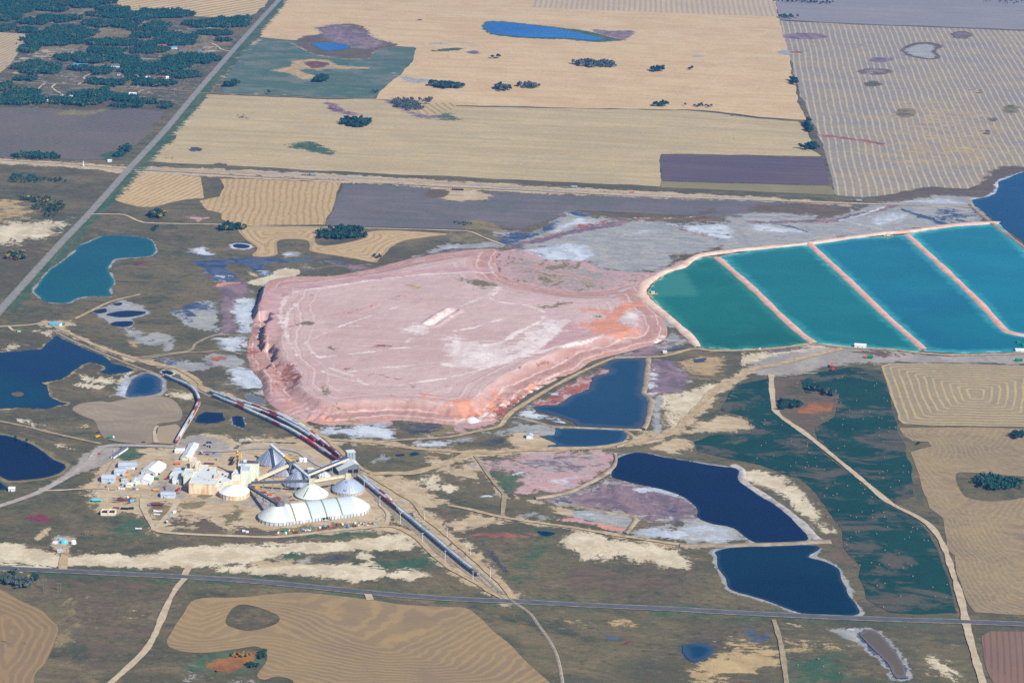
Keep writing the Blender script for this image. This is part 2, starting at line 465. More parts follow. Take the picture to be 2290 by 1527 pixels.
# south chalk banks
st('chalk', 'M', 10, 1.5, -100, 350, 180, 355, 280, 400, 400, 440, 560, 470, 800, 452, 1000, 452, 1250, 452, 1500, 400, 1800, 370, 2290, 340, 2500, 330, 2500, 420, 2290, 442, 2000, 490, 1700, 512, 1500, 500, 1250, 530, 900, 510, 560, 500, 270, 535, -100, 525)
st('chalk', 'M', 7, .8, 1680, 525, 2000, 520, 2290, 545, 2290, 592, 2100, 580, 1900, 565)
st('crimson', 'M', 6, .7, 275, 110, 350, 80, 440, 110, 525, 152, 400, 172, 280, 166)
st('sand', 'M', 3, 1, 272, 308, 330, 245, 420, 195, 422, 210, 335, 312)
st('sand', 'M', 4, 1, 440, 345, 490, 278, 635, 292, 560, 380, 580, 440, 560, 560, 520, 560, 535, 430, 480, 390)
st('brown', 'M', 14, .5, 0, 650, 1500, 640, 1450, 1000, 1200, 1300, 600, 1527, 520, 1100, 400, 900)
st('olive', 'M', 16, .6, 500, 850, 800, 750, 1000, 950, 700, 1080, 520, 1200)
st('salt', 'M', 5, .62, 1580, 1420, 1700, 1440, 1790, 1470, 1700, 1505, 1620, 1492)
st('salt', 'M', 5, .62, 1950, 1512, 2100, 1505, 2280, 1540, 2000, 1560)
st('chalk', 'M', 5, .5, 1100, 930, 1160, 890, 1180, 930, 1120, 955)
st('green', 'M', 6, .9, 1560, 1390, 1850, 1270, 2100, 1210, 2250, 1210, 2290, 1280, 2250, 1370, 2000, 1440, 1750, 1440)
st('autumn', 'M', 6, .78, 1700, 1392, 1900, 1300, 2100, 1252, 2210, 1262, 2200, 1345, 2000, 1432, 1850, 1442)
st('olive', 'M', 10, .8, 120, 740, 330, 770, 300, 850, 180, 840)
st('green', 'M', 9, .7, 910, 270, 960, 160, 1000, 100, 1200, 110, 1290, 200, 1280, 260, 1100, 280)
st('chalk', 'N', 7, 1.1, 0, 360, 500, 330, 1000, 320, 1400, 270, 1560, 262, 1610, 300, 1580, 400, 1300, 392, 1050, 380, 760, 410, 500, 442, 200, 472, 0, 482)
st('chalk', 'N', 7, 1.05, 770, 525, 1000, 510, 1250, 503, 1400, 580, 1600, 560, 1715, 600, 1600, 632, 1400, 620, 1100, 652, 900, 642, 800, 622, 500, 592, 400, 592, 0, 562, 0, 530, 300, 542)
st('sand', 'N', 9, .95, 270, 485, 420, 470, 700, 505, 880, 545, 830, 575, 500, 592, 330, 565)
st('gravel', 'N', 5, .9, 590, 495, 700, 450, 740, 410, 780, 415, 740, 470, 740, 505, 660, 505)
st('dark', 'N', 6, .62, 745, 485, 900, 430, 1060, 418, 1135, 462, 1000, 490, 800, 502)
st('chalk', 'N', 4, .9, 1120, 440, 1160, 418, 1240, 425, 1265, 455, 1200, 468, 1140, 462)
st('green', 'N', 8, .85, 350, 475, 500, 430, 730, 408, 720, 445, 500, 492)
st('green', 'N', 9, .8, 1250, 520, 1500, 470, 1800, 430, 1720, 545, 1500, 575, 1380, 560)
st('dark', 'N', 5, .8, 1480, 302, 1540, 290, 1590, 300, 1550, 318)
st('brown', 'N', 9, .8, 0, 300, 340, 300, 700, 290, 860, 320, 500, 335, 0, 350)
st('olive', 'N', 7, .7, 680, 285, 1270, 235, 1280, 265, 1000, 300, 740, 318)
# dry lakebed and salt around the dark pond
st('rust', 'O', 5, .9, -60, 545, 300, 538, 570, 556, 560, 566, 200, 572, -60, 568)
st('chalk', 'O', 9, .76, 740, 620, 780, 560, 900, 520, 1050, 540, 1300, 590, 1600, 640, 1750, 700, 1865, 760, 1800, 858, 1620, 825, 1500, 785, 1200, 755, 950, 765, 870, 690)
st('grey', 'O', 10, .9, 600, 232, 900, 190, 1100, 100, 1200, 60, 1400, 115, 1600, 165, 1850, 240, 1945, 330, 1965, 405, 1900, 455, 1700, 462, 1500, 432, 1380, 382, 1000, 332, 750, 292)
st('mauve', 'O', 12, .78, 600, 232, 900, 190, 1100, 100, 1200, 60, 1400, 115, 1600, 165, 1850, 240, 1945, 330, 1965, 405, 1900, 455, 1700, 462, 1500, 432, 1380, 382, 1000, 332, 750, 292)
st('wet', 'O', 10, .55, 690, 250, 900, 228, 1000, 260, 900, 285, 760, 282)
st('wet', 'O', 12, .58, 1480, 400, 1560, 325, 1800, 300, 1920, 340, 1700, 350, 1600, 420)
st('grey', 'O', 12, .6, 950, 180, 1250, 125, 1400, 170, 1300, 220, 1050, 200)
st('grey', 'O', 12, .6, 1300, 280, 1700, 260, 1850, 330, 1800, 400, 1600, 420, 1400, 370)
st('rust', 'O', 14, .42, 1050, 300, 1300, 250, 1300, 330, 1150, 345)
st('salt', 'O', 3, .95, 1380, 172, 1520, 150, 1700, 190, 1845, 230, 1830, 245, 1720, 222, 1560, 182, 1460, 200, 1420, 180)
st('salt', 'O', 5, .8, 1640, 445, 1700, 390, 1755, 400, 1720, 455)
st('grey', 'O', 8, .85, 1330, 552, 1450, 500, 1600, 478, 1740, 500, 1900, 440, 2010, 430, 2250, 490, 2300, 560, 2200, 645, 2000, 632, 1800, 602, 1500, 575)
st('salt', 'O', 8, .66, 1340, 552, 1450, 500, 1600, 480, 1740, 500, 1900, 445, 2010, 432, 2250, 490, 2300, 560, 2200, 642, 2000, 630, 1800, 600, 1500, 572)
st('grey', 'O', 4, 1, 880, 372, 1000, 342, 1400, 425, 1360, 492, 1200, 472, 900, 405)
st('salt', 'O', 6, .6, 900, 372, 1000, 350, 1300, 440, 1200, 462)
st('orange', 'O', 6, .6, 700, 442, 900, 412, 1200, 482, 1350, 498, 1300, 532, 1000, 452)
st('pink', 'O', 6, .85, 700, 442, 900, 412, 1200, 482, 1350, 498, 1300, 535, 1000, 455)
st('orange', 'O', 6, .6, 1420, 470, 1480, 440, 1560, 450, 1460, 500)
st('grey', 'O', 6, .8, 410, 372, 500, 362, 590, 372, 720, 412, 700, 442, 560, 420, 480, 400)
st('sand', 'O', 6, .95, 410, 238, 620, 278, 900, 365, 1010, 400, 880, 402, 700, 335, 560, 285)
st('chalk', 'O', 6, .8, 1400, 380, 1470, 390, 1420, 480, 1330, 560, 1340, 500)
st('salt', 'O', 5, .7, 110, 218, 180, 210, 245, 215, 240, 232, 120, 230)
st('green', 'O', 20, .6, 560, 500, 740, 480, 660, 700, 560, 900, 420, 1000, 300, 900, 450, 700)
st('dark', 'O', 4, .7, 100, 600, 200, 740, 300, 880, 390, 1020, width=7)
st('brown', 'O', 25, .62, 700, 800, 1300, 780, 1900, 900, 2000, 1100, 1300, 1120, 700, 1050)
st('straw', 'O', 8, .7, 1190, 1300, 1300, 1240, 1430, 1268, 1380, 1325)
st('straw', 'O', 10, .55, 680, 1240, 900, 1300, 1080, 1290, 900, 1340, 760, 1330)
st('crimson', 'O', 8, .6, 1260, 1470, 1350, 1418, 1475, 1462, 1400, 1505)
st('wet', 'O', 5, .7, 935, 1340, 1100, 1378, 1280, 1440, 1200, 1432, 1000, 1370)
st('autumn', 'O', 8, .62, 330, 1200, 420, 1270, 520, 1350, 600, 1430, 650, 1527, 560, 1450, 430, 1340)
st('dark', 'O', 8, .6, 0, 1180, 150, 1270, 330, 1450, 400, 1527, 300, 1500, 100, 1300)
st('sand', 'S', 9, .92, 250, 130, 560, 130, 830, 200, 1000, 330, 1090, 420, 1280, 480, 1180, 520, 1000, 560, 910, 570, 960, 680, 830, 520, 640, 400, 560, 270, 400, 190)
st('chalk', 'S', 9, .8, 850, 190, 1050, 90, 1180, 130, 1200, 210, 1350, 290, 1320, 330, 1080, 350, 950, 280)
st('dark', 'S', 3, .95, 895, 145, 940, 128, 1020, 158, 960, 165)
st('sand', 'S', 8, .85, 1200, 720, 1330, 700, 1550, 620, 1750, 640, 1930, 665, 1950, 720, 1700, 780, 1400, 840, 1250, 850)
st('chalk', 'S', 5, .9, 1430, 960, 1540, 950, 1600, 1030, 1500, 1055, 1440, 1020)
st('sand', 'S', 10, 1.3, 110, 120, 260, 130, 700, 470, 1000, 780, 1250, 1000, 1600, 1280, 1850, 1500, 1750, 1527, 1600, 1500, 1300, 1250, 950, 930, 500, 590, 200, 290)
st('gravel', 'S', 9, .5, 110, 120, 260, 130, 700, 470, 1000, 780, 1250, 1000, 1600, 1280, 1850, 1500, 1750, 1527, 1600, 1500, 1300, 1250, 950, 930, 500, 590, 200, 290)
st('dark', 'S', 3, .6, 960, 920, 1200, 1110, 1420, 1290, width=7)
st('dark', 'S', 3, .6, 1100, 900, 1340, 1090, width=7)
st('dark', 'S', 3, .6, 760, 610, 1010, 820, width=7)
# east shore, hay meadow and bottom right
st('chalk', 'Q', 8, .92, 250, -20, 560, 20, 590, 50, 550, 80, 640, 130, 720, 200, 790, 290, 780, 350, 885, 430, 820, 425, 740, 340, 640, 250, 520, 150, 400, 100, 300, 60)
st('brown', 'Q', 12, .7, 560, 0, 660, 60, 780, 220, 880, 390, 960, 500, 1060, 620, 1000, 740, 960, 700, 860, 600, 840, 480, 760, 260, 660, 140)
st('straw', 'Q', 12, .8, 80, 1222, 450, 1250, 530, 1400, 400, 1422, 200, 1480, 0, 1527, -100, 1527, -100, 1350, 250, 1292)
st('wet', 'Q', 9, .6, -40, 1270, 60, 1290, 120, 1330, 30, 1370, -50, 1330)
st('wet', 'Q', 5, .7, 275, 1090, 310, 1150, 340, 1200, 420, 1100, 430, 1190, 370, 1232, 280, 1220)
st('straw', 'Q', 14, .6, 520, 1220, 900, 1240, 1010, 1272, 900, 1292, 600, 1330)
st('grey', 'Q', 6, .95, 890, 1142, 1210, 1135, 1110, 1172, 1190, 1290, 1080, 1240)
st('salt', 'Q', 3, .7, 900, 1128, 1050, 1130, 1215, 1138, 1050, 1142)
st('green', 'Q', 14, .72, 590, 1390, 700, 1300, 940, 1312, 1000, 1527, 600, 1560)
st('green', 'Q', 12, .6, 1480, 1320, 1700, 1290, 1640, 1335, 1500, 1365)
st('salt', 'Q', 5, .5, 1730, 1262, 1790, 1245, 1770, 1268)
st('chalk', 'Q', 10, .45, 1600, 1340, 1780, 1380, 1800, 1500, 1660, 1480)
st('sand', 'Q', 4, .7, 520, 1088, 600, 1095, 680, 1110, 600, 1112)
# north east flats between the rail corridor and the turquoise ponds
st('grey', 'G', 14, .95, 420, 622, 560, 642, 760, 645, 900, 560, 1060, 470, 1300, 520, 1500, 545, 1830, 560, 2290, 690, 2400, 720, 2290, 800, 2000, 830, 1900, 900, 1850, 950, 1600, 985, 1300, 955, 1230, 900, 700, 795, 560, 765, 440, 692)
st('straw', 'G', 30, .40, 1300, 700, 1700, 620, 2100, 700, 2200, 790, 1800, 940, 1500, 950)
st('olive', 'G', 30, .34, 1500, 740, 2100, 700, 2290, 780, 1900, 900, 1600, 960)
st('salt', 'G', 9, .78, 690, 800, 900, 755, 1010, 738, 1220, 760, 1260, 800, 1235, 885, 1000, 892, 850, 892, 760, 842)
st('salt', 'G', 8, .72, 870, 645, 1000, 560, 1100, 528, 1345, 540, 1250, 575, 1100, 590, 1000, 645, 900, 665)
st('salt', 'G', 8, .72, 1860, 575, 2100, 570, 2400, 580, 2400, 700, 2100, 652, 1950, 602)
st('salt', 'G', 9, .55, 1450, 660, 1700, 610, 1850, 630, 1700, 670, 1540, 680)
st('wet', 'G', 8, .72, 415, 692, 560, 640, 760, 650, 850, 575, 945, 560, 870, 642, 700, 702, 560, 755, 470, 745)
st('mauve', 'G', 6, .7, 725, 770, 850, 752, 890, 778, 760, 785)
st('rust', 'G', 5, .5, 600, 752, 800, 695, 1000, 640, 1200, 600, 1400, 545, 1830, 540, 2290, 546, width=16)
st('mauve', 'G', 6, .8, 560, 765, 800, 712, 1000, 660, 1200, 622, 1500, 560, width=26)
st('rust', 'G', 5, .8, 1040, 600, 1200, 575, 1400, 535, 1420, 548, 1200, 600, 1060, 630)
st('rust', 'G', 3, .9, 1830, 578, 2000, 625, 2290, 700, width=5)
st('brown', 'G', 9, .95, 440, 600, 640, 610, 760, 590, 900, 530, 1040, 480, 1100, 515, 960, 545, 860, 560, 780, 610, 660, 645, 470, 640)
st('brown', 'G', 9, .9, 1100, 465, 1500, 490, 2000, 500, 2290, 440, 2290, 470, 2000, 520, 1500, 520, 1200, 490)
st('chalk', 'G', 5, .7, 1060, 462, 1250, 500, 1400, 518, 2000, 528, 2100, 515, width=7)
st('wet', 'G', 5, .8, 1045, 468, 1100, 470, 1260, 505, 1200, 520, 1110, 512)
st('olive', 'G', 9, .8, 150, 550, 300, 545, 460, 600, 480, 650, 300, 620, 150, 620)
st('olive', 'G', 9, .62, 0, 650, 250, 660, 360, 720, 200, 760, 0, 720)
st('grey', 'G', 8, .85, -50, 760, 200, 745, 360, 725, 490, 770, 300, 780, 0, 790)
st('salt', 'G', 6, .5, 0, 765, 130, 745, 150, 780, 0, 800)
st('grey', 'H', 14, .95, -280, 560, -50, 480, 200, 482, 640, 525, 760, 485, 1000, 415, 1200, 385, 1400, 360, 1600, 335, 1850, 350, 1900, 430, 1965, 540, 1650, 592, 1200, 642, 800, 682, 500, 732, -50, 785, -280, 830)
st('olive', 'H', 30, .48, 200, 600, 600, 600, 1100, 600, 1000, 650, 500, 720, 100, 750)
st('salt', 'H', 9, .7, -40, 585, 150, 580, 480, 662, 300, 650, -40, 650)
st('salt', 'H', 4, .85, 720, 545, 900, 500, 1100, 430, width=11)
st('salt', 'H', 4, .85, 780, 555, 950, 595, 1160, 640, width=8)
st('salt', 'H', 9, .6, 950, 540, 1150, 470, 1330, 500, 1250, 560, 1050, 600)
st('salt', 'H', 8, .75, 1220, 382, 1500, 362, 1700, 372, 1820, 412, 1500, 400)
st('wet', 'H', 4, .8, 140, 575, 300, 600, 460, 652, width=9)
st('wet', 'H', 4, .9, 1245, 452, 1420, 510, 1595, 572, width=15)
st('wet', 'H', 20, .55, 1400, 470, 1900, 448, 1960, 520, 1600, 582)
st('rust', 'H', 5, .42, -20, 570, 500, 562, 760, 548, 1190, 430, width=14)
st('mauve', 'H', 6, .8, -20, 560, 500, 552, 740, 530, 1180, 420, width=22)
st('brown', 'H', 10, .95, -30, 425, 400, 400, 780, 440, 1000, 405, 900, 450, 740, 500, 600, 530, 200, 492, -30, 485)
st('brown', 'H', 10, 1, 1000, 380, 1250, 310, 1500, 262, 1800, 295, 1900, 240, 2080, 95, 2350, 90, 2350, 125, 2080, 220, 2050, 300, 1900, 350, 1500, 330, 1230, 385)
st('straw', 'H', 4, .8, 1220, 380, 1270, 350, 1420, 340, 1300, 362)
st('chalk', 'H', 5, .8, 1680, 375, 1790, 368, 1860, 400, 1880, 425, 1700, 395)
st('salt', 'H', 4, .8, 1850, 362, 1960, 345, 2050, 295, 2070, 215, 2150, 182, 2290, 135, width=11)
# rail corridor
st('sand', 'W', 8, .9, -60, 352, 100, 360, 200, 366, 290, 372, 430, 376, 600, 382, 830, 394, 1000, 404, 1170, 414, 1400, 426, 1700, 440, 1900, 455, 1900, 462, 1700, 450, 1400, 441, 1170, 431, 1000, 422, 830, 411, 600, 401, 430, 393, 290, 388, 200, 379, 100, 371, -60, 364, curve=False)
st('gravel', 'W', 8, .75, 300, 378, 600, 388, 1000, 410, 1400, 434, 1700, 446, width=16)
st('dark', 'W', 4, .55, 330, 382, 600, 394, 830, 406, 1100, 419, 1400, 431, width=6)
st('salt', 'W', 3, .5, 560, 388, 700, 393, 850, 399, width=5)
st('sand', 'W', 7, .85, 960, 418, 1010, 420, 1090, 432, 1090, 446, 1000, 450, 985, 436)
st('brown', 'W', 4, 1, *[q for p in ell('F', 1815, 315, 112, 36) for q in p])
# north fields
st('brown', 'B', 6, 1, 800, 240, 1000, 210, 1150, 215, 1230, 265, 1260, 320, 1440, 370, 1500, 385, 1280, 440, 1260, 490, 1200, 505, 1000, 490, 780, 460, 620, 370, 680, 315, 850, 290)
st('mauve', 'B', 14, .62, 820, 230, 1050, 215, 1220, 270, 1400, 370, 1250, 420, 1050, 400, 850, 340)
st('straw', 'B', 4, .8, 560, 360, 640, 400, 780, 460, 950, 495, 1200, 508, 1260, 480, 1290, 430, 1480, 385, width=9)
st('dark', 'B', 5, .6, 1060, 335, 1160, 325, 1150, 345)
st('straw', 'B', 6, .85, 420, 600, 570, 570, 600, 520, 720, 508, 900, 515, 980, 560, 1250, 575, 1250, 590, 1000, 590, 900, 585, 820, 605, 700, 590, 640, 600, 760, 640, 780, 655, 700, 685, 560, 630)
st('brown', 'B', 4, 1, 690, 535, 800, 525, 895, 545, 850, 580, 760, 585)
st('crimson', 'B', 6, .5, 690, 535, 800, 525, 895, 545, 850, 580, 760, 585)
st('sand', 'B', 8, .6, -40, 600, 100, 440, 300, 330, 330, 350, 160, 470, 30, 660, -100, 780, -110, 740)
st('sand', 'B', 8, .5, 0, 800, 400, 800, 620, 815, 400, 812, 0, 808, width=8)
st('dark', 'W', 3, 1, *[q for p in ell('B', 1680, 170, 45, 8) for q in p])
st('green', 'B', 4, .9, 1750, 435, 1850, 420, 1990, 410, 2050, 415, 1990, 435, 1850, 440)
st('mauve', 'W', 3, .9, *[q for p in ell('B', 2140, 450, 50, 16) for q in p])
st('mauve', 'B', 4, 1, 840, 875, 940, 880, 985, 895, 990, 925, 1060, 950, 1160, 975, 1100, 988, 980, 960, 920, 950, 890, 905)
st('crimson', 'B', 6, .45, 840, 875, 940, 880, 985, 895, 990, 925, 1060, 950, 1160, 975, 1100, 988, 980, 960, 920, 950)
st('green', 'B', 8, .85, 535, 1248, 650, 1215, 760, 1212, 850, 1250, 965, 1315, 900, 1322, 740, 1295, 620, 1268)
st('mauve', 'B', 6, .9, 1380, 870, 1480, 860, 1620, 960, 1780, 985, 1890, 975, 1780, 1015, 1650, 1000, 1500, 930)
st('green', 'B', 9, .7, 1780, 985, 1900, 960, 2050, 1020, 1950, 1035, 1820, 1020)
st('grey', 'B', 9, .7, 1430, 610, 1540, 650, 1750, 680, 2150, 705, 1750, 705, 1620, 720, 1500, 670)
st('dark', 'B', 10, .4, 90, 970, 220, 960, 260, 1020, 120, 1030)
st('gravel', 'B', 14, .5, 1640, 370, 2000, 350, 2290, 380, 2290, 395, 1800, 385)
st('mauve', 'C', 5, 1, 860, 250, 1000, 265, 1215, 268, 1140, 335, 1040, 320, 900, 285)
st('green', 'C', 5, 1, -70, 200, 0, 182, 250, 200, 450, 222, 650, 245, 850, 275, 1040, 325, 1130, 340, 950, 362, 780, 352, 600, 338, 300, 330, 100, 312, 0, 297, -80, 245)
st('grey', 'C', 6, .6, 1700, 470, 1800, 468, 1830, 490, 1720, 490)
st('dark', 'C', 5, .55, 700, 30, 780, 30, 780, 42, 700, 40)
st('dark', 'C', 4, .7, 1800, 948, 1950, 968, 2100, 992, 2290, 1008, width=5)
st('dark', 'C', 4, .45, 1490, 1155, 1800, 1170, 2290, 1200, width=4)
for cx, cy, rx, ry, c1, c2 in ((420, 312, 190, 28, 'mauve', 'brown'), (400, 302, 62, 13, 'green', None), (1070, 513, 105, 22, 'mauve', 'brown'), (1015, 612, 150, 30, 'brown', 'mauve'),
                               (1020, 615, 80, 15, 'green', None), (1000, 718, 75, 25, 'brown', None), (1000, 714, 45, 11, 'green', None), (1755, 302, 95, 34, 'brown', 'mauve'), (1755, 316, 50, 12, 'green', None),
                               (1285, 965, 85, 40, 'olive', 'brown'), (2020, 1020, 40, 20, 'brown', 'mauve'), (2180, 935, 75, 40, 'olive', 'green'), (480, 722, 18, 10, 'dark', None), (1975, 1130, 28, 26, 'brown', None),
                               (250, 450, 60, 22, 'grey', None), (340, 447, 50, 10, 'rust', None)):
    stain(c1, ell('D', cx, cy, rx, ry), 4, .95)
    if c2:
        stain(c2, ell('D', cx, cy, rx * .9, ry * .9), 8, .5)
st('brown', 'D', 4, 1, 1245, 435, 1320, 378, 1470, 362, 1590, 392, 1540, 440, 1580, 490, 1500, 508, 1350, 495)
st('grey', 'D', 4, 1, 1285, 435, 1345, 392, 1465, 382, 1535, 402, 1490, 440, 1535, 482, 1480, 498, 1365, 480)
st('salt', 'D', 6, .3, 1285, 435, 1345, 392, 1465, 382, 1535, 402, 1490, 440, 1535, 482, 1480, 498, 1365, 480)
st('brown', 'D', 3, .9, 1815, 772, 1880, 762, 1950, 780, 1900, 795, 1840, 785, 1815, 772, width=6)
st('rust', 'D', 5, .75, 480, 1150, 700, 1160, 900, 1192, 1145, 1238, 1140, 1248, 900, 1210, 650, 1178)
st('straw', 'D', 60, .42, 1200, 850, 1900, 900, 2290, 1000, 2290, 1400, 1500, 1500, 900, 1480, 1000, 1200)
st('brown', 'W', 3, 1, *[q for p in ell('A', 1890, 1408, 55, 18) for q in p])
st('dark', 'W', 3, 1, *[q for p in ell('A', 1672, 1278, 58, 20) for q in p])
st('brown', 'W', 5, .7, *[q for p in ell('A', 1440, 1350, 60, 14) for q in p])
st('green', 'A', 7, .8, 1360, 1210, 1440, 1185, 1500, 1205, 1430, 1235)
# north west pasture
st('gravel', 'A', 40, .30, 0, 60, 900, 60, 1600, 150, 2000, 160, 2060, 300, 1900, 560, 1650, 900, 900, 900, 0, 900)
st('olive', 'A', 25, .55, 600, 60, 1000, 120, 1500, 250, 1900, 250, 2050, 330, 1700, 500, 1300, 450, 900, 380, 500, 500, 300, 400, 700, 250)
st('sand', 'A', 14, .5, 300, 420, 560, 400, 720, 420, 600, 480, 350, 500, 200, 560, 250, 680, 100, 640, 60, 560, 150, 500)
st('sand', 'A', 10, .55, 1680, 420, 1750, 370, 1830, 385, 1900, 430, 1780, 455, 1690, 450)
st('mauve', 'A', 8, .6, 1700, 400, 1750, 370, 1800, 390, 1760, 440)
st('olive', 'A', 15, .7, 400, 920, 700, 940, 940, 930, 700, 1000, 480, 980)
st('green', 'A', 12, .8, 840, 1330, 960, 1290, 1120, 1250, 1100, 1330, 960, 1370, 860, 1370)
st('green', 'W', 8, .75, 20, 690, 150, 545, 215, 475, 300, 385, 380, 295, 450, 212, 530, 118, 600, 40, 650, -20, width=34)
st('green', 'W', 9, .55, 0, 1262, 300, 1276, 600, 1294, 830, 1317, 1145, 1336, 1500, 1353, 1800, 1369, 2290, 1387, width=14)
st('green', 'W', 9, .6, 0, 1280, 300, 1294, 600, 1312, 830, 1335, 1145, 1354, 1500, 1371, 1800, 1387, 2290, 1405, width=14)
# plant yard
st('sand', 'W', 12, 1.2, 208, 1085, 250, 1028, 290, 1012, 390, 1000, 430, 982, 500, 982, 530, 990, 600, 985, 680, 985, 760, 1030, 800, 1050, 842, 1075, 862, 1100, 872, 1150, 850, 1180, 700, 1190, 600, 1195, 430, 1180, 355, 1190, 325, 1150, 240, 1140, 215, 1120)
st('gravel', 'I', 5, .97, 1535, 1125, 1590, 1060, 1910, 1072, 1925, 1160, 1890, 1215, 1700, 1215, 1640, 1150)
st('gravel', 'I', 5, 1, 690, 1255, 760, 1180, 880, 1128, 1015, 1148, 960, 1255, 620, 1392, 500, 1432, 320, 1540, 440, 1440, 560, 1380)
st('green', 'U', 6, .72, 350, 450, 480, 258, 620, 270, 750, 350, 740, 425, 560, 455)
st('green', 'U', 5, .9, 225, 180, 320, 150, 640, 190, 830, 200, 700, 222, 400, 218, 240, 205)
st('olive', 'U', 6, .7, 1150, 470, 1260, 480, 1270, 520, 1160, 510)
st('gravel', 'U', 6, .9, 1020, 700, 1060, 540, 1150, 440, 1160, 300, 1230, 300, 1180, 470, 1100, 620, 1060, 760, 1200, 780, 1350, 850, 1400, 960, 1800, 980, 2290, 1020, 2290, 1070, 1500, 1000, 1200, 970, 980, 920, 900, 940, 920, 830)
st('gravel', 'U', 6, .7, 620, 620, 700, 480, 800, 480, 720, 640, 640, 680)
st('dark', 'U', 5, .6, 290, 960, 420, 930, 640, 960, 650, 1010, 500, 1060, 330, 1050)
st('olive', 'U', 6, .72, 290, 960, 640, 950, 660, 1010, 480, 1065, 300, 1040)
st('olive', 'U', 6, .8, 850, 1050, 1150, 1040, 1150, 1110, 980, 1300, 900, 1290, 860, 1150)
st('brown', 'U', 7, .6, 990, 1400, 1080, 1310, 1250, 1130, 1400, 1180, 1500, 1200, 1450, 1470, 1100, 1470)
st('brown', 'U', 7, .62, 1500, 1210, 1750, 1220, 1900, 1330, 2100, 1390, 2290, 1400, 2290, 1470, 1480, 1475)
st('olive', 'U', 6, .8, 1260, 1060, 1400, 1000, 1620, 1040, 1600, 1090, 1400, 1150, 1270, 1110)
st('olive', 'U', 6, .75, 1940, 1180, 2100, 1150, 2240, 1260, 2200, 1350, 2030, 1330, 1900, 1240)
st('olive', 'U', 6, .6, 1420, 930, 1800, 930, 1780, 975, 1440, 965)
st('olive', 'U', 6, .6, 960, 900, 1290, 890, 1290, 930, 960, 960)
st('gravel', 'V', 6, .85, 200, 200, 500, 140, 800, 130, 1000, 230, 1200, 350, 1420, 420, 1500, 560, 1300, 640, 1180, 620, 1250, 420, 900, 330, 940, 250, 700, 170, 300, 190)
st('olive', 'V', 6, .65, 680, 180, 850, 165, 1000, 240, 900, 280, 740, 260)
st('gravel', 'V', 5, .8, 0, 890, 200, 880, 240, 780, 330, 760, 600, 880, 640, 960, 560, 700, 480, 640, 700, 760, 900, 900, 700, 920, 480, 1000, 250, 960, 0, 930)
st('olive', 'V', 6, .7, 0, 940, 120, 950, 240, 1000, 100, 1200, -100, 1230)
st('olive', 'V', 6, .75, 560, 1270, 900, 1260, 1300, 1230, 1700, 1190, 2050, 1130, 2110, 1170, 1900, 1240, 1300, 1310, 900, 1350, 600, 1370)
st('brown', 'V', 6, .8, 0, 1270, 560, 1290, 900, 1350, 600, 1390, 0, 1380)
st('brown', 'V', 6, .85, 0, 1410, 500, 1410, 960, 1430, 700, 1470, 0, 1500)
st('green', 'V', 6, .8, 980, 1410, 1300, 1370, 1900, 1300, 2000, 1330, 1900, 1370, 1300, 1430)
st('rust', 'V', 5, .5, 420, 770, 560, 750, 560, 790, 440, 800)
st('dark', 'V', 4, .95, 60, 155, 110, 90, 160, 60, 330, 50, 600, 52, 870, 62, width=5)
# haul roads: dusty verges
st('sand', 'W', 9, .8, 1000, 1038, 1052, 1014, 1105, 1012, 1262, 1004, 1393, 993, 1485, 975, 1550, 923, 1600, 873, 1690, 825, 1800, 800, 1900, 778, width=26)
st('sand', 'W', 8, .8, 300, 804, 395, 826, 450, 868, 560, 905, 640, 935, 699, 959, 735, 985, 830, 988, 960, 1005, 1052, 1014, width=20)
st('sand', 'W', 8, .75, 1123, 1157, 1207, 1170, 1364, 1195, 1522, 1218, 1650, 1220, 1835, 1212, width=16)
st('sand', 'W', 9, .85, 760, 1035, 828, 1062, 921, 1120, 980, 1180, 1063, 1252, 1145, 1340, width=22)
st('sand', 'W', 8, .85, 851, 1176, 913, 1190, 974, 1245, 1063, 1302, 1140, 1345, width=20)
st('sand', 'W', 6, .85, 110, 722, 140, 738, 225, 778, 300, 803, width=16)
st('sand', 'W', 6, .9, 88, 722, 110, 716, 155, 718, 160, 727, 130, 736, 100, 731)
st('sand', 'W', 7, .8, 1062, 1020, 1080, 1045, 1110, 1085, 1130, 1115, width=10)

# ---- stains on the tailings pile
def sp(cls, k, soft, cap, *v, **kw):
    stain(cls, T(k, *v), soft, cap, z=ZP, **kw)
sp('orange', 'J', 20, .45, 330, 100, 380, 60, 430, 250, 420, 400, 520, 520, 640, 600, 700, 700, 640, 700, 480, 560, 370, 430, 340, 280)
sp('rust', 'J', 16, .50, 200, 230, 330, 250, 300, 480, 420, 520, 640, 760, 560, 860, 420, 760, 250, 620, 190, 480)
sp('rust', 'J', 10, .62, 380, 600, 470, 560, 660, 700, 700, 830, 600, 800, 480, 700)
sp('grey', 'J', 10, .5, 560, 580, 640, 590, 700, 680, 690, 780, 600, 690)
sp('orange', 'J', 16, .52, 1100, 900, 1700, 900, 2290, 860, 2500, 780, 2700, 700, 2750, 760, 2500, 880, 2290, 1060, 2000, 1060, 1700, 960)
sp('rust', 'K', 8, .62, 400, 760, 620, 620, 820, 560, 900, 580, 640, 760, 450, 860, 420, 820)
sp('salt', 'K', 4, .66, 90, 900, 200, 830, 340, 770, 420, 790, 300, 850, 140, 905)
sp('salt', 'K', 4, .66, 430, 740, 540, 700, 780, 640, 740, 680, 560, 720)
sp('salt', 'K', 4, .66, 600, 640, 760, 570, 880, 530, 1000, 550, 840, 590, 700, 640)
sp('rust', 'J', 10, .6, 690, 1070, 860, 1080, 960, 1100, 900, 1120, 760, 1110)
sp('salt', 'F', 3, .62, 2290, 930, 1800, 970, 1400, 1020, 900, 1110, 640, 1150, 540, 1200, 500, 1280, 490, 1380, 510, 1470, width=9)
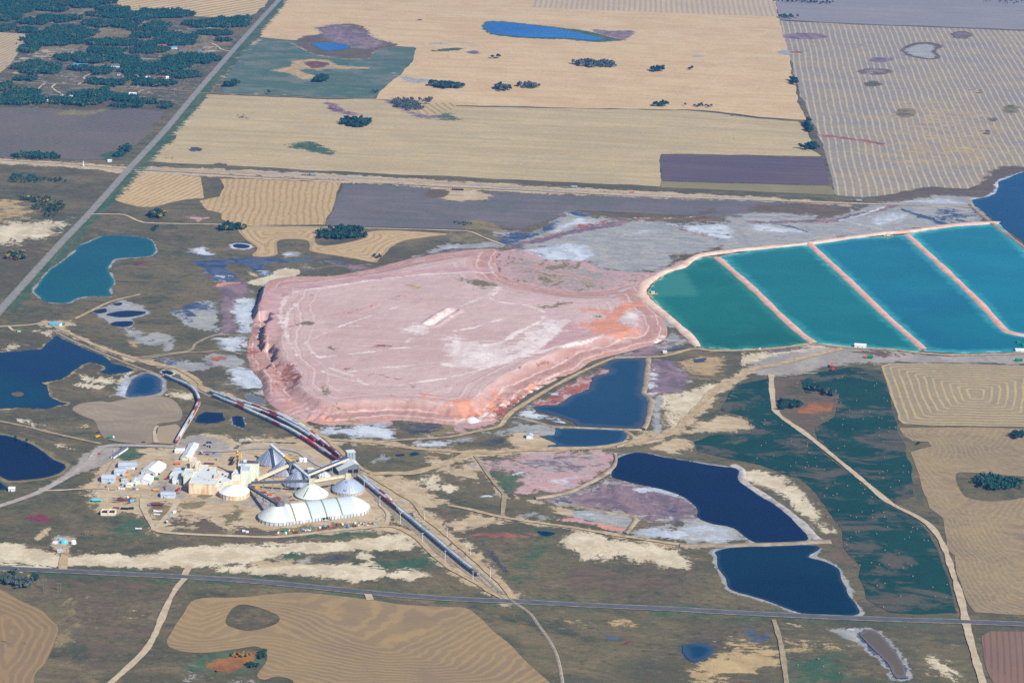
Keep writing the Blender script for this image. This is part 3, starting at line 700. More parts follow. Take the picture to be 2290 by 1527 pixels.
sp('pink', 'F', 6, .9, 2290, 900, 1500, 980, 900, 1075, 500, 1130, 430, 1200, 400, 1350, 430, 1500, width=30)
sp('salt', 'J', 7, .74, 1490, 330, 1620, 275, 1780, 240, 1900, 150, 2010, 160, 1900, 250, 1780, 330, 1700, 375, 1560, 350)
sp('rust', 'J', 4, .6, 1760, 280, 1900, 190, 1960, 165, 1980, 180, 1800, 290)
sp('salt', 'J', 2, .6, 1080, 303, 1300, 305, 1520, 300, width=4)
sp('salt', 'J', 2, .6, 700, 440, 800, 390, 960, 320, 1150, 250, 1500, 130, width=5)
sp('pink', 'J', 3, .7, 920, 240, 1200, 150, 1500, 40, 1700, -30, width=7)
sp('salt', 'J', 8, .7, 1850, 610, 1980, 600, 2060, 540, 2180, 480, 2400, 470, 2600, 400, 2700, 330, 2650, 420, 2450, 540, 2290, 640, 2080, 660)
sp('salt', 'K', 10, .66, 0, 190, 300, 240, 560, 260, 760, 90, 830, 30, 1000, 50, 860, 200, 640, 350, 400, 440, 100, 470, 0, 430)
sp('salt', 'K', 8, .75, 120, 350, 200, 290, 300, 320, 240, 360, 140, 370)
sp('rust', 'K', 7, .6, 120, 380, 300, 365, 410, 380, 330, 400, 180, 405)
for w_, v in ((22, (0, 440, 240, 450, 480, 410, 640, 345, 760, 280, 860, 200, 920, 120, 1010, 55)), (9, (330, 280, 480, 240, 620, 150, 760, 80, 830, 20)), (5, (0, 160, 200, 130, 420, 60, 560, 20)), (6, (250, 420, 560, 395, 900, 300, 1180, 235, 1330, 175)), (7, (1250, 400, 1500, 330, 1700, 250, 1850, 130))):
    sp('salt', 'K', 4, .85, *v, width=w_)
sp('rust', 'K', 3, .7, 640, 352, 760, 290, 860, 215, 900, 160, width=5)
sp('rust', 'K', 4, .5, 0, 620, 300, 560, 560, 480, 900, 380, 1200, 270, width=6)
for v in ((1080, 690, 1300, 660, 1600, 640, 1900, 600, 2200, 590), (820, 560, 1100, 540, 1400, 500, 1700, 470), (700, 450, 760, 520, 830, 570, 960, 560), (900, 660, 1080, 720, 1220, 800), (840, 690, 1000, 740, 1230, 800), (1500, 800, 1800, 760, 2100, 700, 2400, 600), (640, 560, 560, 440, 530, 330, 545, 200, 620, 120), (1900, 470, 2100, 440, 2290, 430), (1560, 440, 1640, 370, 1720, 300, 1900, 190, 2240, 20)):
    sp('salt', 'J', 3, .7, *v, width=7)
for v in ((560, 300, 900, 230, 1300, 120, 1700, 10), (700, 620, 900, 640, 1200, 700, 1500, 760, 1700, 880), (1000, 830, 1250, 880, 1600, 900), (500, 60, 900, 20, 1400, -60)):
    sp('rust', 'J', 8, .45, *v, width=10)
sp('pink', 'K', 10, .8, 640, 350, 860, 210, 1000, 60, 1200, 100, 1400, 170, 1300, 200, 1000, 270, 800, 360)
sp('orange', 'K', 9, .95, 1120, 90, 1250, 60, 1400, 30, 1600, 95, 1640, 110, 1500, 180, 1350, 160, 1300, 180, 1200, 130)
sp('orange', 'G', 8, .8, 1090, 1270, 1250, 1262, 1420, 1280, 1400, 1330, 1250, 1300, 1150, 1310)
sp('orange', 'G', 4, .9, 1380, 1380, 1450, 1320, 1530, 1220, 1640, 1200, width=22)
sp('grey', 'G', 9, .62, 1400, 1350, 1500, 1290, 1560, 1210, 1640, 1250, 1680, 1400, 1560, 1440, 1440, 1420)
sp('salt', 'G', 9, .6, 1480, 1380, 1540, 1280, 1640, 1300, 1640, 1400, 1560, 1430)
sp('salt', 'G', 20, .42, 900, 1340, 1300, 1340, 1100, 1450, 850, 1500)
sp('olive', 'G', 7, .62, 1190, 1330, 1260, 1312, 1360, 1330, 1300, 1362, 1220, 1352)
sp('olive', 'G', 9, .66, 50, 1020, 150, 990, 330, 1000, 440, 1060, 400, 1090, 250, 1110, 120, 1050)
sp('olive', 'G', 8, .60, 690, 1260, 900, 1220, 1100, 1190, 1360, 1185, 1330, 1215, 1000, 1240, 800, 1275)
sp('straw', 'F', 6, .66, 1540, 1075, 1640, 1075, 1730, 1100, 1660, 1130, 1560, 1095)
sp('olive', 'J', 4, .7, 630, 290, 660, 255, 780, 262, 780, 292)
sp('straw', 'J', 5, .55, 790, 280, 910, 265, 915, 290, 800, 300)
sp('olive', 'J', 4, .6, 860, 480, 930, 465, 1010, 490, 940, 515, 870, 505)
sp('rust', 'J', 4, .8, 1215, 490, 1330, 460, 1460, 470, 1430, 485, 1330, 478)
sp('olive', 'J', 8, .62, 790, 740, 850, 740, 900, 880, 1060, 1010, 1150, 1050, 1080, 1050, 930, 960, 830, 850)
sp('olive', 'J', 10, .48, 1080, 1040, 1400, 1040, 1900, 1060, 1900, 1090, 1300, 1080)
sp('pink', 'J', 14, .8, 330, 840, 540, 800, 700, 900, 900, 1000, 700, 1060, 450, 960)
sp('orange', 'J', 20, .5, 400, 860, 700, 900, 1000, 1050, 800, 1080, 520, 1000)
sp('salt', 'G', 3, .6, 330, 1190, 440, 1080, 450, 1100, 370, 1190, 500, 1230, 700, 1250, 840, 1320, width=9)
sp('grey', 'G', 3, .75, 380, 880, 400, 960, 440, 1030, 560, 1080, 800, 1130, 1000, 1170, 1200, 1180, 1380, 1150, 1500, 1080, 1700, 1000, 1850, 960, width=9)

# brushy reclaimed ground beside the pile
BR = (400, 880, 500, 800, 700, 800, 850, 880, 1100, 880, 1250, 920, 1300, 955, 1600, 985, 1780, 1000, 1500, 1100, 1300, 1180, 1000, 1180, 700, 1110, 500, 1050, 430, 980)
st('pink', 'G', 12, 1, *BR)
st('gravel', 'G', 20, .5, *BR)
st('olive', 'G', 20, .34, *BR)
st('orange', 'G', 20, .28, 620, 850, 1000, 920, 1300, 1000, 1500, 1000, 1250, 1130, 900, 1060, 700, 960)
st('olive', 'G', 12, .5, 560, 1020, 700, 1050, 900, 1080, 1150, 1120, 1100, 1160, 800, 1120, 560, 1070)
st('pink', 'G', 14, .95, 1380, 1180, 1500, 1090, 1750, 1000, 1980, 900, 2000, 960, 1760, 1060, 1680, 1160, 1700, 1240, 1850, 1350, 1900, 1460, 1860, 1480, 1700, 1330, 1600, 1200)
st('grey', 'K', 9, .8, 1880, 60, 1960, 150, 2070, 260, 1900, 290, 1780, 330, 1500, 370, 1640, 310, 1850, 230)
st('mauve', 'K', 9, .8, 1480, 375, 1640, 310, 1850, 240, 1960, 240, 1800, 330, 1780, 360)

# ================================================================== ground sheet
def axis(lo, hi, step, far_lo, far_hi):
    a = list(np.arange(lo, hi + step, step))
    s, v = step, a[0]
    left = []
    while v > far_lo:
        s *= 1.35
        v -= s
        left.append(v)
    s, v = step, a[-1]
    right = []
    while v < far_hi:
        s *= 1.35
        v += s
        right.append(v)
    return np.array(left[::-1] + a + right)
def t_prairie():
    t = NT('prairie_soil')
    n1 = t.noise(0.0035, 7, rough=0.62)
    n2 = t.noise(0.016, 9, rough=0.70, dist=0.8, off=(50, 20, 0), sc=(0.7, 1.3, 1))
    n3 = t.noise(0.09, 7, rough=0.70, off=(7, 3, 0), sc=(0.8, 1.2, 1))
    n4 = t.noise(0.7, 4, rough=.7, off=(17, 3, 0))
    c = t.mix(t.ramp(n1, 0.40, 0.60), C(112, 102, 72), C(90, 88, 64))
    c = t.mix(t.ramp(n2, 0.50, 0.68), c, C(130, 114, 84))
    c = t.mix(t.math('MULTIPLY', t.ramp(n2, 0.50, 0.36), 0.8), c, C(70, 78, 58))
    c = t.mix(t.math('MULTIPLY', t.ramp(n1, 0.50, 0.64), t.ramp(n3, 0.45, 0.60)), c, C(106, 86, 66))
    c = t.mix(t.math('MULTIPLY', t.ramp(n3, 0.54, 0.66), 0.7), c, C(54, 64, 52))
    c = t.mix(t.math('MULTIPLY', t.ramp(n3, 0.45, 0.34), 0.55), c, C(142, 124, 92))
    c = t.mix(t.math('MULTIPLY', t.ramp(n4, 0.5, 0.70), 0.35), c, C(138, 124, 96))
    c = t.mix(t.math('MULTIPLY', t.ramp(n4, 0.48, 0.32), 0.45), c, C(52, 54, 44))
    return t, c
xs = axis(-1360, 1480, 5.2, -14000, 14000)
ys = axis(1900, 7600, 5.8, -2000, 24000)
gx, gy = np.meshgrid(xs, ys)
gv = np.stack([gx.ravel(), gy.ravel(), np.zeros(gx.size)], 1)
nx_, ny_ = len(xs), len(ys)
ii = np.arange(nx_ * ny_).reshape(ny_, nx_)
gf = np.stack([ii[:-1, :-1].ravel(), ii[:-1, 1:].ravel(), ii[1:, 1:].ravel(), ii[1:, :-1].ravel()], 1)
tg, cg = t_prairie()
ground = link_mesh('ground', gv, gf, None)
ground['kind'] = 'structure'

# ================================================================== sheets: fields and water
SHEETS = []
def sheet(name, poly, z, spacing, holes=(), amp=0.0, wave=60.0, seed=1, curve=False):
    """A level sheet with an uneven outline; carries sd, the distance to its edge in metres."""
    f = smooth if curve else straight
    out = rough(f(poly, True, max(4.0, spacing * .6)), amp, wave, seed)
    hs = [rough(smooth(h, True, max(4.0, spacing * .6)), amp * .6, wave * .5, seed + 7 + i) for i, h in enumerate(holes)]
    c = out.mean(0)
    lo, hi = out.min(0), out.max(0)
    px, py = np.meshgrid(np.arange(lo[0] + spacing / 2, hi[0], spacing), np.arange(lo[1] + spacing / 2, hi[1], spacing))
    g = np.stack([px.ravel(), py.ravel()], 1)
    g += np.random.default_rng(seed).uniform(-.2, .2, g.shape) * spacing
    d = sdist(g, out)
    for h in hs:
        d = np.minimum(d, -sdist(g, h))
    g = g[d > spacing * .35]
    pts = [out] + hs
    edges, o = [], 0
    for r in pts:
        n = len(r)
        edges += [(o + i, o + (i + 1) % n) for i in range(n)]
        o += n
    allp = np.concatenate(pts + [g]) - c
    vs, es, fs, *_ = delaunay_2d_cdt([Vector(p) for p in allp], edges, [], 0, 1e-4)
    vs = np.array([(v.x, v.y) for v in vs])
    fs = np.array(fs)
    cen = vs[fs].mean(1) + c
    dd = sdist(cen, out)
    for h in hs:
        dd = np.minimum(dd, -sdist(cen, h))
    fs = fs[dd > 0]
    ar = (vs[fs[:, 1], 0] - vs[fs[:, 0], 0]) * (vs[fs[:, 2], 1] - vs[fs[:, 0], 1]) - (vs[fs[:, 2], 0] - vs[fs[:, 0], 0]) * (vs[fs[:, 1], 1] - vs[fs[:, 0], 1])
    fs[ar < 0] = fs[ar < 0][:, ::-1]
    v3 = np.concatenate([vs, np.zeros((len(vs), 1))], 1)
    ob = link_mesh(name, v3, fs, None, None, (c[0], c[1], z))
    sdv = sdist(vs + c, out)
    for h in hs:
        sdv = np.minimum(sdv, -sdist(vs + c, h))
    set_attr(ob, 'sd', np.maximum(sdv, 0))
    ob['kind'] = 'structure'
    return ob, vs + c, out

def field_mat(name, c1, c2, line=None, mode='dir', ang=0.0, period=14.0, wob=3.0, sharp=(0.55, 0.95), amt=0.7, patch=None, patch_amt=0.5, streak=0.0, classes=None, edge=None, wscale=0.008, pscale=.011, prange=(.46, .62)):
    t = NT(name)
    n1 = t.noise(0.006, 5, rough=0.6)
    n2 = t.noise(0.05, 6, rough=0.68, off=(5, 9, 0))
    n4 = t.noise(0.5, 3, rough=0.6, off=(3, 1, 0))
    c = t.mix(t.ramp(n1, 0.35, 0.65), c1, c2)
    c = t.mix(t.math('MULTIPLY', t.ramp(n2, 0.35, 0.75), 0.35), c, tuple(v * .74 for v in c1[:3]) + (1,))
    if streak:
        ns = t.noise(0.04, 5, rough=0.7, sc=(0.06, 1.0, 1), rot=-ang, off=(0, 33, 0))
        c = t.mix(t.math('MULTIPLY', t.ramp(ns, 0.42, 0.62), streak), c, tuple(v * .68 for v in c2[:3]) + (1,))
    if patch:
        np_ = t.noise(pscale, 9, rough=0.7, off=(200, 31, 0), sc=(.8, 1.3, 1), dist=.5)
        c = t.mix(t.math('MULTIPLY', t.ramp(np_, *prange), patch_amt), c, patch)
    if line is not None:
        wv = t.math('MULTIPLY', t.math('SUBTRACT', t.noise(wscale, 3, off=(11, 77, 0)), 0.5), wob * 4)
        wv = t.math('ADD', wv, t.math('MULTIPLY', t.math('SUBTRACT', t.noise(0.06, 2, off=(71, 7, 0)), 0.5), wob * .8))
        if mode == 'dir':
            sx = t.n('ShaderNodeSeparateXYZ')
            t.put(sx.inputs[0], t.pos())
            v = t.math('ADD', t.math('MULTIPLY', sx.outputs[0], math.cos(ang)), t.math('MULTIPLY', sx.outputs[1], math.sin(ang)))
        elif mode == 'both':
            sx = t.n('ShaderNodeSeparateXYZ')
            t.put(sx.inputs[0], t.pos())
            v = t.math('ADD', t.math('MULTIPLY', t.attr('sd'), .55), t.math('MULTIPLY', t.math('ADD', t.math('MULTIPLY', sx.outputs[0], math.cos(ang)), t.math('MULTIPLY', sx.outputs[1], math.sin(ang))), .7))
        else:
            v = t.attr('sd')
        v = t.math('ADD', v, wv)
        s = t.math('SINE', t.math('MULTIPLY', v, 6.2832 / period))
        s = t.math('ADD', s, t.math('MULTIPLY', t.math('SUBTRACT', t.noise(0.02, 5, rough=.7, off=(8, 61, 0)), 0.5), 1.6))
        m = t.ramp(s, sharp[0], sharp[1])
        brk = t.ramp(t.noise(0.013, 5, off=(41, 17, 0)), 0.26, 0.42)
        c = t.mix(t.math('MULTIPLY', t.math('MULTIPLY', m, brk), amt), c, line)
    c = t.mix(t.math('MULTIPLY', t.ramp(n4, 0.4, 0.8), 0.22), c, tuple(v * .6 for v in c2[:3]) + (1,))
    if edge is not None:
        c = t.mix(t.ramp(t.attr('sd'), 5.0, 0.5, 0.0, 0.8), c, edge)
    if classes:
        c = apply_stains(t, c, classes)
    t.color(c)
    t.bump(n2, 0.25, 0.6)
    return t.m

FZ = [0.20]
def field(poly, spacing, amp=1.5, holes=(), seed=1, curve=False, name='field', stains=True, **mk):
    FZ[0] += 0.008
    ob, vw, out = sheet(name, PP(poly), FZ[0], spacing, [PP(h) for h in holes], amp, 70, seed, curve)
    cl = stain_attrs(ob, vw, 'ground') if stains else set()
    ob.data.materials.append(field_mat('stubble', classes=cl, **mk))
    return ob
ST1, ST2 = C(220, 190, 142), C(208, 178, 132)
NS = 0.0                              # stripes that run north-south
# far north west stubble with north-south swaths, and the small one at the edge
field([(255, 8), (275, -12), (620, -40), (590, 15), (557, 40), (520, 40), (430, 37), (410, 25), (330, 20), (300, 24), (275, 17)], 20, 3, curve=False, seed=3, c1=ST1, c2=C(204, 180, 134), line=C(166, 138, 90), mode='dir', ang=-0.55, period=26, wob=4, amt=.8, sharp=(-0.2, .9))
field(T('A', -150, 278, 0, 280, 310, 300, 230, 370, 170, 410, 130, 480, 50, 590, 0, 630, -150, 690), 14, 3, seed=5, c1=C(204, 182, 140), c2=C(190, 168, 124), line=C(158, 136, 100), mode='dir', ang=-0.15, period=13, wob=4, amt=.65, sharp=(0.0, .8))
# the two big golden stubble fields
field([(648, -22), (615, 25), (590, 60), (580, 84), (655, 90), (800, 98), (930, 106), (922, 141), (850, 205), (838, 222), (960, 233), (1100, 238), (1340, 243), (1540, 245), (1600, 250), (1700, 263), (1800, 268), (1798, 250), (1790, 235), (1780, 200), (1772, 170), (1765, 110), (1752, 60), (1738, 30), (1728, -22)], 15, 2.5, seed=8,
      c1=ST1, c2=C(212, 178, 130), streak=.3, ang=0.0, patch=C(222, 196, 150), patch_amt=.5)
field([(1190, 17), (1195, -24), (1727, -24), (1738, 38), (1500, 30)], 22, 1.5, seed=9, c1=C(206, 184, 148), c2=C(196, 174, 140), line=C(176, 156, 130), mode='dir', ang=NS, period=15, wob=2, amt=.8, sharp=(-.2, .7), stains=False)
field([(462, 211), (520, 213), (700, 221), (850, 224), (960, 235), (1100, 240), (1340, 245), (1540, 247), (1600, 253), (1700, 266), (1785, 272), (1798, 280), (1803, 300), (1814, 315), (1806, 330), (1836, 350), (1477, 344), (1473, 417), (1300, 409), (1100, 400), (900, 391), (700, 381), (500, 370), (332, 361), (335, 352), (360, 328), (392, 312), (395, 302), (372, 306), (388, 290), (430, 248)], 14, 3, seed=12,
      c1=C(212, 188, 142), c2=C(200, 178, 132), line=C(176, 156, 118), mode='dir', ang=1.5708 + 0.045, period=11, wob=4, amt=.5, sharp=(-.2, .8), streak=.55, patch=C(180, 166, 134), patch_amt=.5)
field(T('B', 1630, 945, 1760, 890, 1980, 882, 1960, 930, 1850, 970, 1750, 980), 8, 1, seed=13, curve=True, c1=C(206, 182, 136), c2=C(196, 170, 120), line=C(150, 128, 90), mode='dir', ang=0.35, period=16, wob=5, amt=.7, sharp=(0, .8), stains=False)
# grass crop beside the highway
field([(581, 87), (600, 88), (655, 91), (720, 105), (930, 108), (922, 141), (850, 205), (838, 221), (700, 218), (505, 208), (498, 190), (512, 160), (530, 140), (548, 112)], 10, 2, seed=15, name='green_field',
      c1=C(78, 110, 92), c2=C(96, 114, 98), patch=C(128, 128, 114), patch_amt=.75, streak=.35, ang=0.0)
# ploughed strip and its olive headland
field([(1478, 346), (1840, 353), (1858, 415), (1480, 404)], 14, 1.2, seed=18, name='ploughed_field', c1=C(112, 94, 96), c2=C(104, 90, 98), streak=.45, ang=0.0, stains=False)
field([(1480, 406), (1858, 417), (1866, 436), (1830, 435), (1478, 419)], 12, 1.2, seed=19, name='grass_strip', c1=C(150, 138, 96), c2=C(136, 128, 88), stains=False)
# the grey windrowed field in the north east and the plain one behind it
field([(1742, 46), (1760, 48), (1900, 55), (2290, 70), (2400, 74), (2400, 373), (2290, 377), (2230, 381), (2215, 398), (2200, 411), (2165, 423), (2070, 419), (2020, 431), (1930, 442), (1870, 437), (1852, 370), (1837, 320), (1817, 270), (1792, 215), (1772, 150), (1757, 90)], 12, 2, seed=21,
      c1=C(150, 142, 134), c2=C(160, 148, 130), line=C(206, 188, 152), mode='dir', ang=-0.03, period=15.5, wob=3, amt=.75, sharp=(.45, .98), patch=C(178, 158, 118), patch_amt=.55, wscale=0.004)
field([(1733, -26), (2420, -26), (2420, 72), (1900, 53), (1744, 44), (1738, 20)], 30, 2, seed=22, c1=C(158, 150, 146), c2=C(150, 144, 144), streak=.35, ang=0.0, stains=False)
# dark field in the west
field([(-60, 238), (60, 241), (130, 246), (240, 248), (290, 244), (368, 250), (310, 322), (262, 352), (220, 358), (126, 357), (40, 355), (-60, 350)], 14, 2.5, seed=24, c1=C(118, 106, 98), c2=C(106, 98, 92), line=C(134, 122, 106), mode='dir', ang=-0.35, period=12, wob=6, amt=.45, sharp=(0, .9), patch=C(100, 104, 84), patch_amt=.5)
# swathed fields north of the salt ponds
field([(299, 389), (340, 389), (451, 396), (456, 421), (456, 444), (419, 446), (390, 451), (346, 463), (307, 463), (280, 456), (252, 447), (262, 426)], 10, 2, seed=26, c1=C(200, 168, 118), c2=C(186, 154, 106), line=C(222, 200, 158), mode='dir', ang=-.30, period=12, wob=7, amt=.6, sharp=(-.1, 1.0), wscale=.005)
field([(490, 400), (560, 400), (640, 404), (762, 410), (745, 460), (727, 503), (600, 503), (520, 503), (497, 490), (500, 478), (465, 470), (450, 450), (490, 440), (500, 420)], 9, 2, seed=27, c1=C(196, 168, 120), c2=C(204, 172, 124), line=C(150, 126, 84), mode='dir', ang=.10, period=12, wob=9, amt=.5, sharp=(-.2, 1.0), wscale=.004)
field([(552, 508), (722, 511), (704, 528), (707, 544), (736, 549), (814, 532), (816, 521), (867, 516), (985, 522), (998, 526), (945, 532), (893, 543), (851, 575), (840, 587), (814, 584), (762, 574), (725, 567), (694, 560), (683, 539), (620, 538), (615, 570), (566, 573), (568, 554), (545, 531)], 9, 2, seed=28, curve=True, c1=C(198, 170, 124), c2=C(206, 176, 130), line=C(160, 134, 92), mode='sd', period=12, wob=2, amt=.6, sharp=(0, .8))
# dark grey summerfallow
field([(764, 411), (900, 416), (950, 420), (985, 432), (1000, 452), (1085, 448), (1100, 428), (1300, 438), (1500, 441), (1700, 449), (1900, 461), (1960, 461), (1840, 476), (1780, 485), (1590, 486), (1480, 479), (1370, 474), (1290, 470), (1275, 480), (1230, 492), (1185, 505), (1150, 515), (1110, 510), (1070, 500), (1045, 495), (1040, 513), (900, 510), (728, 503)], 13, 2, seed=30,
      c1=C(128, 118, 114), c2=C(114, 108, 108), streak=.35, ang=.15, patch=C(100, 104, 92), patch_amt=.6)
# bare tan lot north of the plant
field(T('I', 620, 820, 700, 770, 870, 750, 930, 760, 1100, 730, 1340, 706, 1480, 740, 1550, 830, 1530, 920, 1320, 955, 1285, 1100, 1100, 1110, 890, 1080, 830, 1000, 800, 920, 700, 880), 8, 2, seed=32, curve=True, name='bare_lot', c1=C(172, 154, 128), c2=C(160, 142, 118), line=C(146, 130, 110), mode='sd', period=9, wob=2, amt=.4, sharp=(0, .9), patch=C(128, 116, 104), patch_amt=.55, stains=False)
field(T('I', 1345, 970, 1500, 950, 1545, 1000, 1490, 1118, 1312, 1110), 8, 1.5, seed=33, name='bare_lot', c1=C(182, 164, 134), c2=C(170, 150, 122), stains=False)
# east: box-swathed field, curved stubble, ploughed corner
field([(1972, 818), (1990, 814), (2090, 812), (2290, 818), (2380, 822), (2380, 957), (2290, 955), (2150, 952), (2020, 948), (2008, 938), (1985, 870)], 8, 1, seed=35, c1=C(168, 152, 118), c2=C(160, 144, 114), line=C(206, 180, 124), mode='sd', period=11.5, wob=1.6, amt=.75, sharp=(.3, 1.1), wscale=.012)
field([(2014, 958), (2160, 956), (2290, 959), (2380, 961), (2380, 1376), (2290, 1375), (2177, 1371), (2165, 1350), (2153, 1314), (2140, 1274), (2138, 1243), (2120, 1225), (2114, 1188), (2105, 1157), (2079, 1136), (2067, 1106), (2055, 1060), (2044, 1030), (2038, 1012), (2060, 1003), (2083, 998), (2075, 988), (2040, 986), (2020, 974)], 10, 1.5,
      holes=[[(2138, 1062), (2160, 1056), (2290, 1066), (2370, 1068), (2370, 1108), (2290, 1113), (2220, 1122), (2160, 1112), (2145, 1090)]], seed=36, c1=C(166, 144, 106), c2=C(150, 132, 102), line=C(186, 158, 110), mode='both', ang=.25, period=8, wob=9, amt=.34, sharp=(-.3, 1.1), patch=C(132, 118, 98), patch_amt=.5)
field([(2195, 1422), (2212, 1411), (2400, 1413), (2400, 1560), (2235, 1560), (2205, 1480)], 10, 1, seed=37, name='ploughed_field', c1=C(148, 116, 96), c2=C(138, 108, 90), line=C(112, 86, 74), mode='dir', ang=-.12, period=7, wob=1, amt=.6, sharp=(0, .9), stains=False)
# south stubble with contour swaths
field([(-60, 1306), (0, 1318), (50, 1345), (95, 1365), (115, 1385), (128, 1400), (127, 1420), (118, 1445), (100, 1480), (75, 1510), (66, 1560), (-60, 1560)], 8, 1, seed=39, curve=True, c1=C(156, 130, 88), c2=C(146, 122, 92), line=C(186, 152, 96), mode='sd', period=9, wob=6, amt=.36, sharp=(-.3, 1.1), stains=False, patch=C(128, 110, 92), patch_amt=.4)
field([(430, 1345), (470, 1337), (530, 1337), (600, 1330), (650, 1326), (710, 1328), (830, 1341), (900, 1352), (1000, 1358), (1040, 1360), (1070, 1380), (1100, 1410), (1140, 1440), (1180, 1480), (1230, 1530), (1250, 1565), (680, 1565), (660, 1522), (620, 1512), (590, 1520), (575, 1512), (580, 1500), (598, 1475), (595, 1455), (570, 1444), (530, 1450), (470, 1458), (420, 1458), (385, 1450), (372, 1435), (385, 1410), (405, 1380)], 8, 1,
      holes=[[(505, 1390), (520, 1360), (545, 1352), (580, 1360), (620, 1378), (615, 1395), (560, 1410), (520, 1402)]], seed=40, curve=True, c1=C(160, 136, 96), c2=C(148, 126, 96), line=C(188, 156, 102), mode='both', ang=1.75, period=8.5, wob=9, amt=.42, sharp=(-.3, 1.1), stains=False, patch=C(136, 116, 94), patch_amt=.4)
# hay meadows either side of the gravel road
HAY = dict(c1=C(12, 64, 56), c2=C(26, 72, 60), patch=C(94, 88, 74), patch_amt=1.0, streak=.3, ang=0.0, pscale=.014, prange=(.49, .60))
hay1 = [(1640, 862), (1724, 846), (1727, 905), (1742, 935), (1800, 978), (1988, 1132), (2046, 1160), (2080, 1190), (2100, 1230), (2120, 1300), (2144, 1372), (2060, 1374), (1990, 1370), (1942, 1340), (1922, 1290), (1927, 1265), (1885, 1222), (1877, 1180), (1852, 1140), (1822, 1100), (1792, 1070), (1700, 1040), (1600, 1020), (1562, 1010), (1552, 988), (1600, 972), (1680, 967), (1674, 934), (1610, 918)]
hay2 = [(1790, 850), (1830, 832), (1900, 822), (1968, 828), (1996, 920), (2008, 960), (2026, 1000), (2036, 1060), (2048, 1110), (2000, 1124), (1900, 1042), (1830, 985), (1826, 955), (1870, 930), (1880, 880), (1800, 880)]
field(hay1, 9, 2, seed=42, name='hay_meadow', **HAY)
field(hay2, 9, 2, seed=43, name='hay_meadow', **HAY)

# ================================================================== water
def water_mat(name, deep, shallow, w0=10.0, mud=None, tint=None, rough=0.25, blot=0.0, plume=None):
    t = NT(name)
    sd = t.attr('sd')
    n = t.noise(0.012, 5, rough=0.55, dist=0.5)
    n2 = t.noise(0.05, 4)
    s = t.math('ADD', sd, t.math('MULTIPLY', t.math('SUBTRACT', n2, 0.5), w0 * 1.2))
    c = deep
    if tint is not None:
        c = t.mix(t.ramp(t.noise(0.0035, 3, off=(5, 5, 0)), 0.35, 0.65), deep, tint)
    c = t.mix(t.math('MULTIPLY', t.ramp(n, 0.5, 0.75), blot), c, shallow)
    if plume is not None:
        c = t.mix(t.ramp(t.math('ADD', t.attr('plume'), t.math('MULTIPLY', t.math('SUBTRACT', n2, .5), .5)), .3, .8, 0, .85), c, plume)
    c = t.mix(t.ramp(s, w0, w0 * .2), c, shallow)
    if mud is not None:
        c = t.mix(t.ramp(s, w0 * .22, 0.0), c, mud)
    t.color(c)
    lane = t.noise(0.006, 4, rough=.6, sc=(.25, 1.0, 1), rot=.5, off=(4, 90, 0))
    c = t.mix(t.math('MULTIPLY', t.ramp(lane, .45, .62), .22), c, tuple(min(1, v * 1.5 + .004) for v in (tint or deep)[:3]) + (1,))
    t.color(c)
    t.set(Roughness=rough, Specular_IOR_Level=0.14, IOR=1.33)
    t.bump(t.noise(0.35, 3, sc=(1, 2.2, 1)), 0.02, 0.4)
    return t.m
WZ = [0.50]
def water(poly, spacing, mat, rim=None, amp=1.2, curve=True, seed=1, holes=(), name='water', wave=40):
    WZ[0] += 0.008
    ob, vw, out = sheet(name, PP(poly), WZ[0], spacing, holes, amp, wave, seed, curve)
    ob.data.materials.append(mat)
    if rim:
        for cls, width, soft, cap in rim:
            q = np.concatenate([out, out[:1]])
            STAINS.append((cls, q[::2] if len(q) > 60 else q, soft, cap, False, width, 0.0))
    return ob
TURQ = water_mat('turquoise_water', C(0, 86, 92), C(24, 104, 110), 6, None, C(0, 78, 88))
LAKEB = water_mat('lake_water', C(0, 62, 78), C(6, 54, 76), 8, None, C(0, 42, 76))
DEEPB = water_mat('deep_water', C(0, 26, 62), C(16, 44, 76), 4, None, C(0, 20, 52))
DEEPG = water_mat('deep_green_water', C(0, 34, 60), C(36, 60, 82), 5, None, C(0, 42, 58))
SLATE = water_mat('slate_water', C(26, 66, 90), C(58, 82, 104), 10, None, C(20, 58, 84))
MUDW = water_mat('muddy_water', C(104, 92, 76), C(116, 106, 96), 4)
GREYW = water_mat('grey_water', C(112, 114, 118), C(128, 126, 126), 4)
BRIGHT = water_mat('blue_water', C(0, 88, 160), C(26, 90, 120), 10, C(50, 96, 86), C(24, 104, 170), blot=.4)
GR = [('grey', 9, 4, .9), ('salt', 4, 3, .55)]
SR = [('salt', 9, 4, .85)]
water(T('E', 290, 1140, 340, 1090, 380, 1030, 470, 940, 560, 870, 645, 815, 660, 770, 760, 730, 900, 680, 1020, 675, 1200, 690, 1290, 720, 1320, 770, 1300, 845, 1200, 860, 1000, 875, 945, 920, 920, 965, 940, 1010, 970, 1060, 960, 1100, 930, 1140, 945, 1195, 800, 1195, 680, 1205, 590, 1250, 480, 1250, 380, 1235, 340, 1190), 14, TURQ, [('grey', 7, 4, .8), ('salt', 3, 3, .4)], seed=2)
water(T('I', -250, 380, 0, 345, 150, 325, 350, 310, 390, 270, 450, 235, 460, 205, 490, 195, 530, 230, 640, 270, 720, 310, 820, 350, 900, 380, 960, 425, 1050, 440, 1150, 485, 1060, 510, 950, 525, 870, 505, 910, 470, 830, 430, 770, 420, 700, 440, 600, 510, 540, 555, 460, 580, 350, 595, 400, 615, 410, 690, 430, 720, 520, 760, 590, 775, 500, 790, 400, 820, 300, 815, 150, 805, 0, 818, -250, 830), 14, LAKEB, [('straw', 9, 4, .6), ('dark', 5, 3, .6)], seed=3, holes=[PP(ell('I', 152, 692, 52, 20))])
